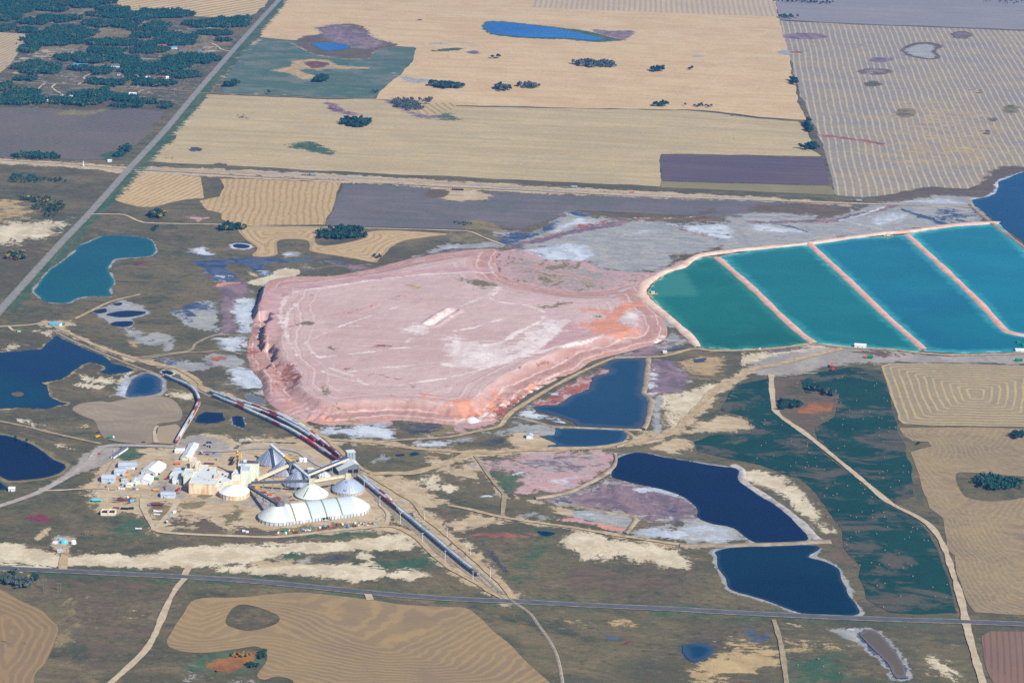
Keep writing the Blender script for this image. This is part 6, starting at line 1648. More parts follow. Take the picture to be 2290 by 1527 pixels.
# ------------------------------------------------------------------ the long storage hall
c1 = Vector(P(*T('V', 640, 1140)[0])); c2 = Vector(P(*T('V', 1680, 1010)[0]))
L_ = (c2 - c1).length
hall = thing('storage_hall', 'very long white arched storage hall with rounded ends and green roof strips', 'storage hall', (c1.x, c1.y, 0), math.atan2(c2.y - c1.y, c2.x - c1.x))
RH, HW_, RI = 24.0, 4.2, 13.4
def hall_prof(k):                     # across from the foot of the roof to the ridge
    return [(RH + .5 - (RH + .5) * u, HW_ + RI * (1 - (1 - u) ** 1.55)) for u in [i / k for i in range(k + 1)]]
pr = hall_prof(8)
def bay(x0, x1, mat, name='roof_panel', lift=0.0):
    m = MB()
    line = [(-a, z + lift) for a, z in pr] + [(a, z + lift) for a, z in pr[::-1][1:]]
    n = len(line)
    m.add([(x0, y, z) for y, z in line] + [(x1, y, z) for y, z in line], [(i, n + i, n + i + 1, i + 1) for i in range(n - 1)])
    return m.build(name, mat, hall)
HB, HC_ = roofmat('hall_blue_sheet', V4(192, 202, 212), .5, .6, .1, .4, .18), roofmat('hall_cream_sheet', V4(212, 216, 208), .5, .6, 0, .4, .16)
cut = [0, .045, .10, .165, .27, .36, .385, .58, .60, .79, .81, 1.0]
colr = [HC_, HB, HC_, HC_, HC_, HB, HB, HB, HB, HB, HB]
for i in range(11):
    bay(L_ * cut[i], L_ * cut[i + 1], colr[i])
for x in (.165, .382, .59, .80):
    bay(L_ * x - .9, L_ * x + .9, simple('green_strip', V4(126, 140, 84), V4(104, 120, 70), .4, .6, use_obj=True), 'skylight_strip', .18)
NE = 14
for (x0, a0, flip) in ((0, math.pi / 2, 1), (L_, -math.pi / 2, 1)):
    for i in range(NE):
        aa, bb = a0 + math.pi * i / NE, a0 + math.pi * (i + 1) / NE
        m = MB()
        vs = []
        for a in (aa, bb):
            vs += [(x0 + r * math.cos(a), r * math.sin(a), z) for r, z in pr]
        k = len(pr)
        m.add(vs, [(q, k + q, k + q + 1, q + 1) for q in range(k - 1)])
        m.build('end_panel', HC_, hall)
wl = [(x, -RH) for x in np.linspace(0, L_, 24)] + [(L_ + RH * math.cos(a), RH * math.sin(a)) for a in np.linspace(-math.pi / 2, math.pi / 2, 15)[1:]] + [(x, RH) for x in np.linspace(L_, 0, 24)[1:]] + [(RH * math.cos(a), RH * math.sin(a)) for a in np.linspace(math.pi / 2, 1.5 * math.pi, 15)[1:-1]]
MB().prism(wl, 0, HW_, cap=False).build('wall', BLW, hall)
for i in range(len(wl)):
    x, y = wl[i]
    cx_ = min(max(x, 0), L_)
    dx, dy = x - cx_, y
    r = math.hypot(dx, dy)
    ux, uy = dx / r, dy / r
    MB().beam((x + ux * .2, y + uy * .2, HW_ - .2), (x + ux * 1.9, y + uy * 1.9, 0), .7, .5).build('buttress', CON, hall)
for x, m in ((.545, DOORD), (.60, DOORD), (.27, DOORW), (.735, DOORW)):
    MB().box(L_ * x - 3, L_ * x + 3, -RH - .35, -RH + .2, 0, 3.8).build('doorway', m, hall)
MB().box(-4, 4, -3.5, 3.5, 15.5, 22).build('head_house', DGW, hall, (4, 0, 0))

# ------------------------------------------------------------------ workshops and sheds west of the mill
UU = lambda x, y: T('U', x, y)[0]
shed('workshop', 'pale blue low warehouse, rear of the pair west of the white shed', UU(408, 562), UU(650, 568), 17, 4.2, 6.0, BLW, BLR, cat='workshop', vents=3, doors=((20, 0, 4, 3.4, DOORW, 'loading_door'), (32, 0, 1.4, 2.4, DOORG, 'door')))
shed('workshop', 'pale blue low warehouse, front of the pair west of the white shed', UU(352, 650), UU(497, 656), 15, 4.4, 6.2, BLW, BLR, cat='workshop', doors=((5, 0, 3.6, 3.4, DOORW, 'loading_door'),))
shed('workshop', 'pale blue shed with small dark windows at the fence corner', UU(170, 756), UU(352, 764), 15, 6.0, 8.0, BLW, BLR, cat='workshop', doors=((9.5, 3.4, .9, 1.2, GLASS, 'window'), (14, 3.4, .9, 1.2, GLASS, 'window')))
shed('warehouse', 'big bright white gabled shed with a green door', UU(735, 640), UU(945, 668), 34, 4.6, 8.4, WHW, MEM, 'y', 'warehouse', doors=((15.0, 0, 3.4, 3.4, DOORG, 'loading_door'), (5, 0, 1.4, 2.3, GLASS, 'door'), (11, 4.8, 1.0, 1.0, GLASS, 'window')), vents=2)
shed('warehouse', 'smaller white gabled shed in front of the big white one', UU(660, 776), UU(862, 792), 18, 5.0, 8.0, WHW, MEM, 'y', 'warehouse', doors=((6.5, 4.4, 1.0, 1.0, GLASS, 'window'), (17, 0, 1.4, 2.4, DOORG, 'door')))
shed('lean_to', 'narrow pale lean-to with green door beside the smaller white shed', UU(594, 800), UU(657, 803), 15, 5.0, 5.8, GRW, WHR, 'y', doors=((4.2, 0, 2.4, 2.8, DOORG, 'door'),))
shed('site_office', 'tiny white hut with two windows among the yard clutter', UU(455, 754), UU(530, 757), 5, 3.6, 4.2, WHW, BLR, cat='hut', doors=((1.8, 1.4, 1.0, 1.0, GLASS, 'window'), (4.6, 1.4, 1.0, 1.0, GLASS, 'window')))
shed('site_office', 'small grey box hut in front of the tiny white hut', UU(464, 805), UU(508, 808), 4, 3.6, 3.9, BLW, BLR, cat='hut')
shed('site_office', 'rounded pale green hut left of the narrow lean-to', UU(515, 824), UU(592, 828), 7, 4.0, 5.6, GRW, WHR, cat='hut', hip=2.0)
shed('workshop', 'long pale blue shed standing alone before the mill front', UU(1012, 972), UU(1214, 980), 10, 4.6, 5.8, BLW, BLR, cat='workshop', doors=((4, 0, 1.2, 2.2, GLASS, 'door'),))
shed('tank_shed', 'low silver roofed shelter behind the long pale blue shed', UU(1085, 866), UU(1205, 868), 6, 1.8, 3.0, GYW, SLR)
shed('warehouse', 'long narrow cream white hall beside the car park', UU(1297, 442), UU(1432, 450), 56, 3.6, 5.8, CRW, WHR, 'y', 'warehouse', doors=((1.6, 0, 1.2, 2.2, DOORG, 'door'), (10.6, 0, 1.2, 2.2, DOORG, 'door')), vents=3)
shed('trailer_hall', 'white rounded trailer hall joined to the cream white hall', UU(1212, 336), UU(1345, 340), 9, 3.6, 5.0, WHW, MEM, hip=1.5, cat='building')
shed('gate_house', 'long narrow dark roofed building beside the fence', UU(303, 412), UU(346, 419), 40, 3.2, 4.4, WHW, DKR, 'y', 'building', doors=((3, 0, 1.2, 2.1, GLASS, 'door'),))
shed('trailer', 'green trailer with pale roof in the grass at the yard edge', UU(36, 1034), UU(160, 1036), 5, 2.6, 3.2, GRNP, SKYP, cat='trailer')
for k_, x in enumerate((160, 266)):
    a, b = Vector(P(*UU(x, 1224))), Vector(P(*UU(x + 98, 1228)))
    t = thing('storage_bunker', ('left' if k_ == 0 else 'right') + ' one of two open cream concrete bunkers', 'bunker', (a.x, a.y, 0), math.atan2(b.y - a.y, b.x - a.x))
    W1 = (b - a).length
    MB().box(0, W1, 0, .5, 0, 3.6).build('wall', CRW, t)
    MB().box(0, .5, .5, 10, 0, 5.4).build('wall', CRW, t)
    MB().box(W1 - .5, W1, .5, 10, 0, 5.4).build('wall', CRW, t)
    MB().box(0.5, W1 - .5, 9.5, 10, 0, 5.4).build('wall', CRW, t)
    MB().box(.5, W1 - .5, .5, 9.5, 0, 3.0).build('floor', DOORD, t)
    MB().box(1.5, W1 - 1.5, 4, 8, 3.0, 4.0).build('stock', simple('dark_stock', V4(90, 60, 54), V4(60, 50, 56), .4), t)
# ------------------------------------------------------------------ outlying small buildings
q = at3(*T('I', 478, 104)[0], 0)
t = thing('quonset_hut', 'blue arched quonset hut on the sandy lot west', 'hut', q, -.35)
MB().add([(x, 5.5 * math.cos(a), 5.0 * math.sin(a)) for x in (-9, 9) for a in np.linspace(0, math.pi, 13)], [(i, i + 1, 14 + i, 13 + i) for i in range(12)]).build('shell', simple('blue_sheet', V4(110, 178, 200), V4(90, 160, 186), .3, .5, use_obj=True), t)
for x in (-9, 9):
    MB().add([(x, 5.5 * math.cos(a), 5.0 * math.sin(a)) for a in np.linspace(0, math.pi, 13)], [tuple(range(13))]).build('end_wall', BLW, t)
shed('small_hut', 'tiny green hut beside the blue quonset hut', T('I', 530, 106)[0], T('I', 552, 106)[0], 4, 2.4, 3.2, GRNP, GRNP, cat='hut')
shed('small_hut', 'tiny green hut on a sandy spur near the west highway', T('I', 148, 160)[0], T('I', 176, 160)[0], 4, 2.2, 3.0, GRW, GRNP, cat='hut')
shed('pump_house', 'white hut beside the road at the lower left pond', T('I', 72, 1522)[0], T('I', 124, 1523)[0], 7, 4.0, 4.6, WHW, MEM, cat='hut', doors=((2.5, 0, 1.4, 2.2, GLASS, 'door'),))
shed('pump_house', 'white pump house on sand beside the slate blue pond', T('K', 676, 1072)[0], T('K', 732, 1074)[0], 8, 4.2, 6.0, WHW, BLR, 'y', 'hut', doors=((4.5, 0, 3.0, 2.8, DOORW, 'loading_door'),))
shed('pump_house', 'long white pump house on the dike of the turquoise ponds', T('L', 842, 296)[0], T('L', 942, 302)[0], 8, 5.0, 5.8, WHW, MEM, cat='building', doors=((5, 0, 1.2, 2.2, GLASS, 'door'), (12, 0, 1.2, 2.2, GLASS, 'door')))
shed('pump_house', 'small cream hut by the ditch at the green pond corner', T('K', 1842, 343)[0], T('K', 1874, 344)[0], 5, 3, 3.6, CRW, WHR, cat='hut')
shed('crossing_hut', 'white box hut at the rail crossing on the west highway', T('A', 918, 1384)[0], T('A', 950, 1385)[0], 8, 3.6, 4.0, WHW, MEM, cat='hut')
shed('pond_shed', 'white shed on the rocky landing at the right picture edge', T('L', 2218, 331)[0], T('L', 2330, 334)[0], 7, 3.6, 4.4, WHW, MEM, cat='shed')
for k_, (x, y) in enumerate(((2230, 262), (2275, 285))):
    shed('green_shed', ('upper' if k_ == 0 else 'lower') + ' green equipment shed on the rocky landing', T('L', x, y)[0], T('L', x + 26, y)[0], 5, 3, 3.6, GRNP, GRNP, cat='shed')
# compressor yard south west
cq = at3(*T('M', 540, 330)[0], 0)
cy_ = thing('valve_station', 'small fenced valve station with sky blue covered equipment', 'valve station', cq)
MB().lathe([(4.6, 0), (4.2, 2.6), (2.4, 4.0), (0, 4.3)], 10).build('cover', SKYP, cy_, (1, 0, 0))
MB().lathe([(2.4, 0), (2.2, 1.8), (0, 2.4)], 8).build('cover', SKYP, cy_, (-6, 9, 0))
MB().box(-3, 3, -1.6, 1.6, 0, 2.4).build('skid', WHP, cy_, (-9, -3, 0))
m = MB()
for i in range(4):
    m.beam((-14 + 4 * i, -6 - i, .8), (-12 + 4 * i, 6, .8), .5, .5)
m.build('pipe_run', STEEL, cy_)
c4 = [Vector(P(*p)) - Vector(cq[:2]) for p in T('M', 440, 350, 490, 276, 636, 292, 570, 372)]
for i in range(4):
    a, b = c4[i], c4[(i + 1) % 4]
    m = MB()
    for j in range(9):
        p = a + (b - a) * j / 9
        m.beam((p.x, p.y, 0), (p.x, p.y, 2.0), .16, .16)
    for z in (.7, 1.3, 1.9):
        m.beam((a.x, a.y, z), (b.x, b.y, z), .09, .09)
    m.build('fence_run', STEEL, cy_)
t = thing('white_tank', 'white round tank on the grass right of the valve station', 'tank', at3(*T('M', 627, 336)[0], 0))
MB().lathe([(3.4, 0), (3.4, 3.4), (2.4, 4.2), (0, 4.4)], 16).build('shell', WHP, t)
MB().lathe([(3.9, 0), (3.9, .3), (3.3, .3)], 16).build('base_ring', CON, t)
shed('site_office', 'small grey skid hut below the valve station', T('M', 488, 414)[0], T('M', 528, 416)[0], 5, 2.6, 3.0, BLW, BLR, cat='hut')
# farm houses among the trees in the north west
def house(label, x, y, wpx, wallm, roofm, d=9, e=3.2, r=5.6, axis='x', cat='house', name='farm_house'):
    return shed(name, label, T('A', x, y)[0], T('A', x + wpx, y + wpx * .02)[0], d, e, r, wallm, roofm, axis, cat, doors=((4, .9, 1.6, 1.4, GLASS, 'window'), (8, 0, 1.2, 2.2, DOORD, 'door')))
RED_R = roofmat('red_brown_roof', V4(170, 92, 72)); BLU_R = roofmat('blue_roof_sheet', V4(70, 140, 180))
house('long white house with blue roof on the wooded hillside', 628, 569, 122, WHW, BLU_R, 9, 3.4, 6.4)
house('dark roofed house right of the long white house', 948, 575, 76, WHW, DKR, 12, 3.4, 7)
house('small white house under trees at the first driveway loop', 1000, 645, 30, WHW, DKR)
house('pink roofed bungalow at the top of the driveway loop', 1146, 659, 36, WHW, RED_R, 8)
house('small white garage right of the driveway loop', 1246, 676, 34, WHW, MEM, 8)
house('white house with red brown roof beside the orange bushes', 1348, 679, 66, WHW, RED_R, 12, 3.6, 7)
house('tiny white shed right of the red brown roofed house', 1416, 674, 24, WHW, MEM, 6)
house('pale blue metal shed in the upper farmyard', 1466, 420, 44, WHW, BLU_R, 12, 4, 6.5, name='farm_shed', cat='shed')
house('dark low shed right of the pale blue metal shed', 1530, 435, 32, GYW, DKR, 10, 3, 4.4, name='farm_shed', cat='shed')
house('dark shed at the edge of the bare mound near the highway', 1690, 448, 34, GYW, BLU_R, 9, 3, 4.4, name='farm_shed', cat='shed')
house('white farmhouse among trees south of the side road', 1100, 819, 62, WHW, WHR, 14, 3.6, 6.5)
house('pale pink shed below the white farmhouse', 1172, 848, 24, CRW, RED_R, 7, name='farm_shed', cat='shed')
house('small white house at the end of the curved drive', 516, 838, 26, WHW, MEM, 8)
house('white shed right of the house at the curved drive', 588, 838, 32, WHW, WHR, 8, name='farm_shed', cat='shed')
house('white house at the left picture edge among dark trees', -4, 843, 36, WHW, MEM, 9)
house('long white shed right of the house at the left picture edge', 50, 843, 46, WHW, WHR, 8, name='farm_shed', cat='shed')
house('tiny white shed south of the curved drive', 394, 866, 16, WHW, MEM, 5, name='farm_shed', cat='shed')
house('long low brown barn left of the pale blue metal shed', 1360, 396, 60, WOOD, RED_R, 8, 2.6, 4, name='farm_shed', cat='barn')
# bins beside the rail corridor
for i in range(6):
    q = at3(*T('F', 1955 + 17 * i, 287 + .5 * i)[0], 0)
    t = thing('grain_bin', ('first', 'second', 'third', 'fourth', 'fifth', 'sixth')[i] + ' from the left in the row of dark bins beside the rail corridor', 'grain bin', q, 0, 'bins beside the rail corridor')
    MB().lathe([(1.9, 0), (1.9, 2.8)], 12).build('shell', BLK, t)
    MB().lathe([(2.1, 2.8), (.4, 3.8), (0, 3.8)], 12).build('lid', RUSTY, t)

# ================================================================== trains
ORD = ['first', 'second', 'third', 'fourth', 'fifth', 'sixth', 'seventh', 'eighth', 'ninth', 'tenth', 'eleventh', 'twelfth', 'thirteenth', 'fourteenth', 'fifteenth', 'sixteenth', 'seventeenth', 'eighteenth', 'nineteenth', 'twentieth', 'twenty-first', 'twenty-second', 'twenty-third', 'twenty-fourth', 'twenty-fifth', 'twenty-sixth', 'twenty-seventh', 'twenty-eighth', 'twenty-ninth', 'thirtieth']
CARC = {'grey': ('grey', V4(178, 188, 198)), 'pale': ('pale grey', V4(214, 218, 216)), 'white': ('off-white', V4(234, 234, 226)), 'blue': ('blue grey', V4(162, 184, 202)), 'maroon': ('maroon', V4(138, 66, 70)), 'brown': ('rusty brown', V4(168, 92, 76)),
        'red': ('bright red', V4(214, 70, 62)), 'silver': ('silver', V4(194, 200, 206)), 'sky': ('light blue', V4(96, 150, 190)), 'dark': ('dark grey', V4(136, 138, 144))}
def carmat(c):
    t = NT('wagon_paint')
    o = t.obj()
    n = t.noise(.5, 5, vec=o, rough=.7)
    s = t.noise(.9, 4, vec=o, sc=(1, 1, .15), off=(4, 2, 0))
    k = t.mix(t.math('MULTIPLY', t.ramp(n, .45, .7), .5), c, tuple(v * .62 for v in c[:3]) + (1,))
    t.color(t.mix(t.math('MULTIPLY', t.ramp(s, .52, .72), .4), k, V4(120, 100, 88)))
    t.set(Roughness=.6, Specular_IOR_Level=.3)
    return t.m
CARM = {k: carmat(v[1]) for k, v in CARC.items()}
def wagon_meshes(L, Wd=3.1, H=4.5):
    """Covered hopper: ribbed body with sloped ends, roof with hatch trough, hopper bottoms, two bogies."""
    h = L / 2 - .45
    b = MB()
    sec = [(-Wd / 2, 1.5), (-Wd / 2, 3.9), (-Wd * .34, 4.35), (0, H), (Wd * .34, 4.35), (Wd / 2, 3.9), (Wd / 2, 1.5)]
    n = len(sec)
    b.add([(-h, y, z) for y, z in sec] + [(h, y, z) for y, z in sec], [(i, i + 1, n + i + 1, n + i) for i in range(n - 1)] + [tuple(range(n))[::-1], tuple(range(n, 2 * n))])
    for i in range(12):
        x = -h + .3 + (2 * h - .6) * i / 11
        for s in (-1, 1):
            b.box(x - .08, x + .08, s * Wd / 2 - .06, s * Wd / 2 + .06, 1.5, 3.9)
    r = MB()
    r.box(-h * .96, h * .96, -.35, .35, H - .05, H + .16)
    for s in (-1, 1):
        r.box(-h, h, s * .95 - .22, s * .95 + .22, 4.40, 4.50)
    hp = MB()
    for i in range(3):
        x = (-.56 + .56 * i) * h
        hp.add([(x - h * .24, -Wd * .46, 1.52), (x + h * .24, -Wd * .46, 1.52), (x + h * .24, Wd * .46, 1.52), (x - h * .24, Wd * .46, 1.52), (x - .5, -.6, .55), (x + .5, -.6, .55), (x + .5, .6, .55), (x - .5, .6, .55)],
               [(0, 1, 5, 4), (1, 2, 6, 5), (2, 3, 7, 6), (3, 0, 4, 7), (4, 5, 6, 7)])
    bg = MB()
    for x in (-.9, .9):
        for s in (-.75, .75):
            pts = [(x + .46 * math.cos(a), s + d, .46 + .46 * math.sin(a)) for d in (-.07, .07) for a in np.linspace(0, 6.2832, 9)[:-1]]
            bg.add(pts, [(i, (i + 1) % 8, 8 + (i + 1) % 8, 8 + i) for i in range(8)] + [tuple(range(8)), tuple(range(8, 16))])
    for s in (-.95, .95):
        bg.box(-1.4, 1.4, s - .12, s + .12, .35, .75)
    bg.box(-.3, .3, -1, 1, .4, 1.2)
    return b, r, hp, bg
WDARK = simple('underframe', V4(60, 54, 54), V4(44, 40, 42), .5, .9, use_obj=True)
CARL = 17.4
_b, _r, _h, _g = wagon_meshes(CARL)
def mk(mb, name, mats):
    me = bpy.data.meshes.new(name)
    me.from_pydata(mb.v, [], mb.f)
    for m in mats:
        me.materials.append(m)
    return me
me_r, me_h, me_g = mk(_r, 'roof_walkway', [simple('galvanised_walkway', V4(206, 212, 216), V4(184, 190, 196), .5, .6, use_obj=True)]), mk(_h, 'hopper', [WDARK]), mk(_g, 'bogie', [WDARK])
me_b = {k: mk(_b, 'body', [m]) for k, m in CARM.items()}
me_rw = {k: mk(_r, 'roof_walkway', [m]) for k, m in CARM.items()}
me_hp = {k: mk(_h, 'hopper', [m]) for k, m in CARM.items()}
def place_train(pts, cols, row, from_, group):
    p = smooth(PP(pts, ZC), False, 1.5)
    s = np.concatenate([[0], np.cumsum(np.linalg.norm(np.diff(p, axis=0), axis=1))])
    n = min(len(cols), int(s[-1] / CARL))
    for i in range(n):
        q = [np.array([np.interp(v, s, p[:, 0]), np.interp(v, s, p[:, 1])]) for v in (i * CARL + 2.6, (i + 1) * CARL - 2.6)]
        c = (q[0] + q[1]) / 2
        d = q[1] - q[0]
        k = cols[i]
        root = thing('hopper_wagon', f'{CARC[k][0]} hopper wagon, {ORD[i]} from the {from_} of {row}', 'rail wagon', (c[0], c[1], 1.20), math.atan2(d[1], d[0]), group)
        root.scale = (1, 1.18, 1.08)
        for me, x in ((me_b[k], 0), (me_rw[k] if i % 2 else me_r, 0), (me_hp[k], 0), (me_g, -CARL * .34), (me_g, CARL * .34)):
            o = bpy.data.objects.new(me.name, me)
            COL.objects.link(o)
            o.parent = root
            o.location = (x, 0, 0)
g_, p_, w_, b_, m_, r_, n_, s_, k_, d_ = 'grey', 'pale', 'white', 'blue', 'maroon', 'red', 'brown', 'silver', 'sky', 'dark'
place_train(T_LEFT, [d_, b_, b_, b_, g_, g_, p_, m_, m_, m_, n_, g_, m_, g_, p_, p_, n_, r_, g_, w_, p_, n_, n_, g_, m_, g_, g_], 'the curved train', 'far end', 'wagons of the curved train')
place_train(T_C, [b_, b_, d_, s_, k_, m_, m_, m_, m_, p_, p_, g_, m_, p_, p_, m_, n_, g_, p_, m_, n_, n_, p_, w_, p_, n_, w_, p_], 'the third yard row', 'far end', 'wagons in the yard rows')
place_train(T_B, [m_, n_, w_, p_, n_, m_, b_, g_, p_, p_, g_, m_, m_, g_, b_, m_, m_, g_, b_, p_, b_], 'the second yard row', 'far end', 'wagons in the yard rows')
place_train(T_A, [d_, g_, g_, n_, p_, p_, p_, g_, r_, p_, w_, p_, r_, r_, r_, g_, m_, m_, m_, g_, b_, b_, m_, n_, n_, g_, b_, g_, b_, g_], 'the front yard row', 'far end', 'wagons in the yard rows')
place_train(T_D, [p_, p_, m_, w_, p_, n_, p_, p_, n_, m_, m_, m_, p_, s_, m_, m_], 'the rearmost yard row', 'far end', 'wagons in the yard rows')
place_train(T_E, [d_, s_, s_, b_, n_, n_, m_, p_, b_, b_, g_, b_, b_, g_, b_, b_, b_, g_, b_, d_, b_, b_, p_, b_, b_, b_, b_, m_, w_, m_], 'the long south train', 'dome end', 'wagons of the long south train')
place_train(T_F, [b_, b_, m_, m_, s_, p_, m_, m_], 'the short south train', 'dome end', 'wagons of the short south train')

# ================================================================== trees
def leafmat(name, cols, spec=.1):
    t = NT(name)
    n = t.noise(.11, 4, rough=.7)
    n2 = t.noise(.9, 3, rough=.6, off=(5, 3, 9))
    c = t.mix(t.ramp(n, .42, .58), cols[0], cols[1])
    if len(cols) > 2:
        c = t.mix(t.ramp(t.noise(.045, 3, off=(33, 8, 2)), .58, .64), c, cols[2])
    t.color(t.mix(t.math('MULTIPLY', t.ramp(n2, .45, .7), .5), c, tuple(v * .45 for v in cols[1][:3]) + (1,)))
    t.set(Roughness=.9, Specular_IOR_Level=spec)
    return t.m
L_GREEN = leafmat('dark_green_leaves', [V4(40, 78, 64), V4(30, 64, 58), V4(64, 88, 60)])
L_WOOD = leafmat('mixed_leaves', [V4(34, 78, 70), V4(48, 90, 74), V4(90, 98, 66)])
L_AUT = leafmat('autumn_mixed_leaves', [V4(56, 84, 56), V4(44, 70, 54), V4(176, 140, 60)])
L_BARE = leafmat('bare_aspen_twigs', [V4(92, 104, 98), V4(72, 86, 84), V4(54, 80, 66)])
L_YEL = leafmat('yellow_leaves', [V4(150, 130, 66), V4(122, 114, 64), V4(84, 98, 62)])
L_RED = leafmat('rust_leaves', [V4(172, 104, 56), V4(140, 78, 50), V4(90, 98, 60)])
BARK = simple('bark', V4(150, 142, 132), V4(110, 102, 96), .5, .9)
def crown_geo(r, R, H, n, base=.18, leaf=1.0):
    """Leaf clumps spread through an uneven crown: a few lobes, small tilted faces."""
    vs, fs = [], []
    lobes = [(r.normal(0, .32 * R), r.normal(0, .32 * R), H * r.uniform(.45, .82), R * r.uniform(.45, .75)) for _ in range(4)] + [(0, 0, H * .55, R * .8)]
    for i in range(n):
        lx, ly, lz, lr = lobes[r.integers(len(lobes))]
        d = r.normal(size=3)
        d /= np.linalg.norm(d)
        if d[2] < -.5:
            d[2] *= -.6
        q = np.array([lx, ly, lz]) + d * lr * np.array([1, 1, H / (2.6 * R) * .9]) * r.uniform(.6, 1.05)
        q[2] = min(max(q[2], H * base), H * 1.02)
        u = np.cross(d, r.normal(size=3))
        u /= np.linalg.norm(u) + 1e-6
        v = np.cross(d, u)
        a, b = leaf * r.uniform(.6, 1.3), leaf * r.uniform(.6, 1.3)
        o = len(vs)
        vs += [q + u * a, q + v * b, q - u * a * .8 + d * leaf * .35, q - v * b]
        fs.append((o, o + 1, o + 2, o + 3))
    return vs, fs
def trunk_geo(H, r=.22):
    m = MB().lathe([(r, 0), (r * .7, H * .5), (r * .3, H * .8)], 6)
    for a in (0.4, 2.5, 4.4):
        m.beam((0, 0, H * .35), (math.cos(a) * H * .2, math.sin(a) * H * .2, H * .68), r * .7, r * .7)
    return m
def tree_proto(mat, R, H, n, seed, leaf):
    r = np.random.default_rng(seed)
    vs, fs = crown_geo(r, R, H, n, leaf=leaf)
    me = bpy.data.meshes.new('crown')
    me.from_pydata([tuple(v) for v in vs], [], fs)
    me.materials.append(mat)
    return me, mk(trunk_geo(H), 'trunk', [BARK])
PROTO = {}
for key, mat, R, H in (('green', L_GREEN, 5.0, 10.0), ('bare', L_BARE, 4.6, 11.0), ('yellow', L_YEL, 4.6, 9.0), ('rust', L_RED, 3.4, 5.5)):
    PROTO[key] = [tree_proto(mat, R, H * f, 260, 100 + i * 7 + int(R * 10), 1.0) for i, f in enumerate((1.0, .85, 1.15, .95))]
TN = {'green': 'bushy_tree', 'bare': 'aspen_tree', 'yellow': 'autumn_tree', 'rust': 'autumn_bush'}
def plant(x, y, key, label, group, s=1.0, z=0.0):
    cr, tr = random.choice(PROTO[key])
    o = bpy.data.objects.new(TN[key], cr)
    COL.objects.link(o)
    o.location = (x, y, z)
    o.rotation_euler = (0, 0, random.uniform(0, 6.28))
    o.scale = (s * random.uniform(.85, 1.15),) * 2 + (s * random.uniform(.85, 1.15),)
    tag(o, label, 'tree', group)
    k = bpy.data.objects.new('trunk', tr)
    COL.objects.link(k)
    k.parent = o
def in_ellipses(ells, k, gap, r, z=0.0):
    """Points spread over the ground inside ellipses drawn in the picture, on a shaken grid with a ragged edge."""
    out = []
    for cx, cy, rx, ry in ells:
        pts = np.array(PP(ell(k, cx, cy, rx, ry, 20)))
        lo, hi = pts.min(0), pts.max(0)
        c, h2 = (lo + hi) / 2, (hi - lo) / 2 + .1
        px, py = np.meshgrid(np.arange(lo[0] - gap, hi[0] + gap, gap), np.arange(lo[1] - gap, hi[1] + gap, gap))
        g = np.stack([px.ravel(), py.ravel()], 1) + r.uniform(-.45, .45, (px.size, 2)) * gap
        d = ((g - c) / h2)
        a = np.arctan2(d[:, 1], d[:, 0])
        ph = r.uniform(0, 6.28, 3)
        lim = .98 + .14 * np.sin(2 * a + ph[0]) + .12 * np.sin(5 * a + ph[1]) + .08 * np.sin(9 * a + ph[2])
        g = g[np.hypot(d[:, 0], d[:, 1]) < lim]
        out += list(g if len(g) else [c])
    return out
wr = np.random.default_rng(77)
CROWNS = []
for _i in range(14):
    _v, _f = crown_geo(wr, wr.uniform(2.8, 4.6), 1.0 * 9.0, 44, leaf=1.5, base=.10)
    CROWNS.append((np.array(_v), np.array(_f)))
def wood_mesh(pts, mat, name, H0):
    V, Fc, o = [], [], 0
    for x, y in pts:
        vs, fs = CROWNS[wr.integers(14)]
        a, k = wr.uniform(0, 6.28), H0 / 9.0 * wr.uniform(.6, 1.25)
        ca, sa = math.cos(a) * k, math.sin(a) * k
        V.append(np.stack([vs[:, 0] * ca - vs[:, 1] * sa + x, vs[:, 0] * sa + vs[:, 1] * ca + y, vs[:, 2] * k], 1))
        Fc.append(fs + o)
        o += len(vs)
    ob = link_mesh(name, np.concatenate(V), np.concatenate(Fc), mat)
    ob['kind'] = 'stuff'
    return ob
tr_rng = np.random.default_rng(5)
def grove(k, ells, mix, gap, label, group, s=1.0, mass=None):
    if mass:
        o = wood_mesh(in_ellipses(ells, k, gap * .55, tr_rng), mass, 'woodland', 9.0 * s)
        o['label'] = label.replace('tree of the ', '')
        return
    for p in in_ellipses(ells, k, gap * .66, tr_rng):
        key = mix[tr_rng.integers(len(mix))]
        plant(p[0], p[1], key, label, group, s * (1.25 if k in 'BCD' else 1.05))
gr_, ba_ = 'green', 'bare'
grove('C', [(880, 560, 165, 22)], [gr_, ba_, ba_, gr_], 13, 'tree of the large grey-green grove in the golden field', 'large grove in the golden field', 1.25, mass=L_BARE)
grove('C', [(1415, 610, 66, 10)], [gr_], 13, 'tree of the small grove right of the large golden field grove', 'small grove in the golden field')
grove('C', [(1693, 598, 40, 6)], [gr_], 14, 'tree of the tiny flat grove in the golden field', 'tiny grove in the golden field', .8)
grove('C', [(20, 502, 48, 6)], [gr_], 15, 'tree of the little grove left of the large golden field grove', 'little grove in the golden field')
grove('B', [(1910, 745, 150, 16)], [ba_, gr_, gr_], 12, 'tree of the long grove at the grey gully', 'long grove at the gully')
grove('C', [(80, 765, 72, 18)], [ba_, gr_], 13, 'tree of the left one of two neighbouring groves in the golden field', 'left twin grove')
grove('C', [(308, 748, 90, 13)], [ba_], 13, 'tree of the right one of two neighbouring groves in the golden field', 'right twin grove')
grove('C', [(1435, 905, 58, 10)], [gr_], 12, 'tree of the clump at the left end of the field edge hedge', 'clump at the field edge')
grove('C', [(1810, 912, 75, 8), (1650, 906, 40, 3)], [gr_], 14, 'low tree of the hedge right of the field edge clump', 'hedge at the field edge', .6)
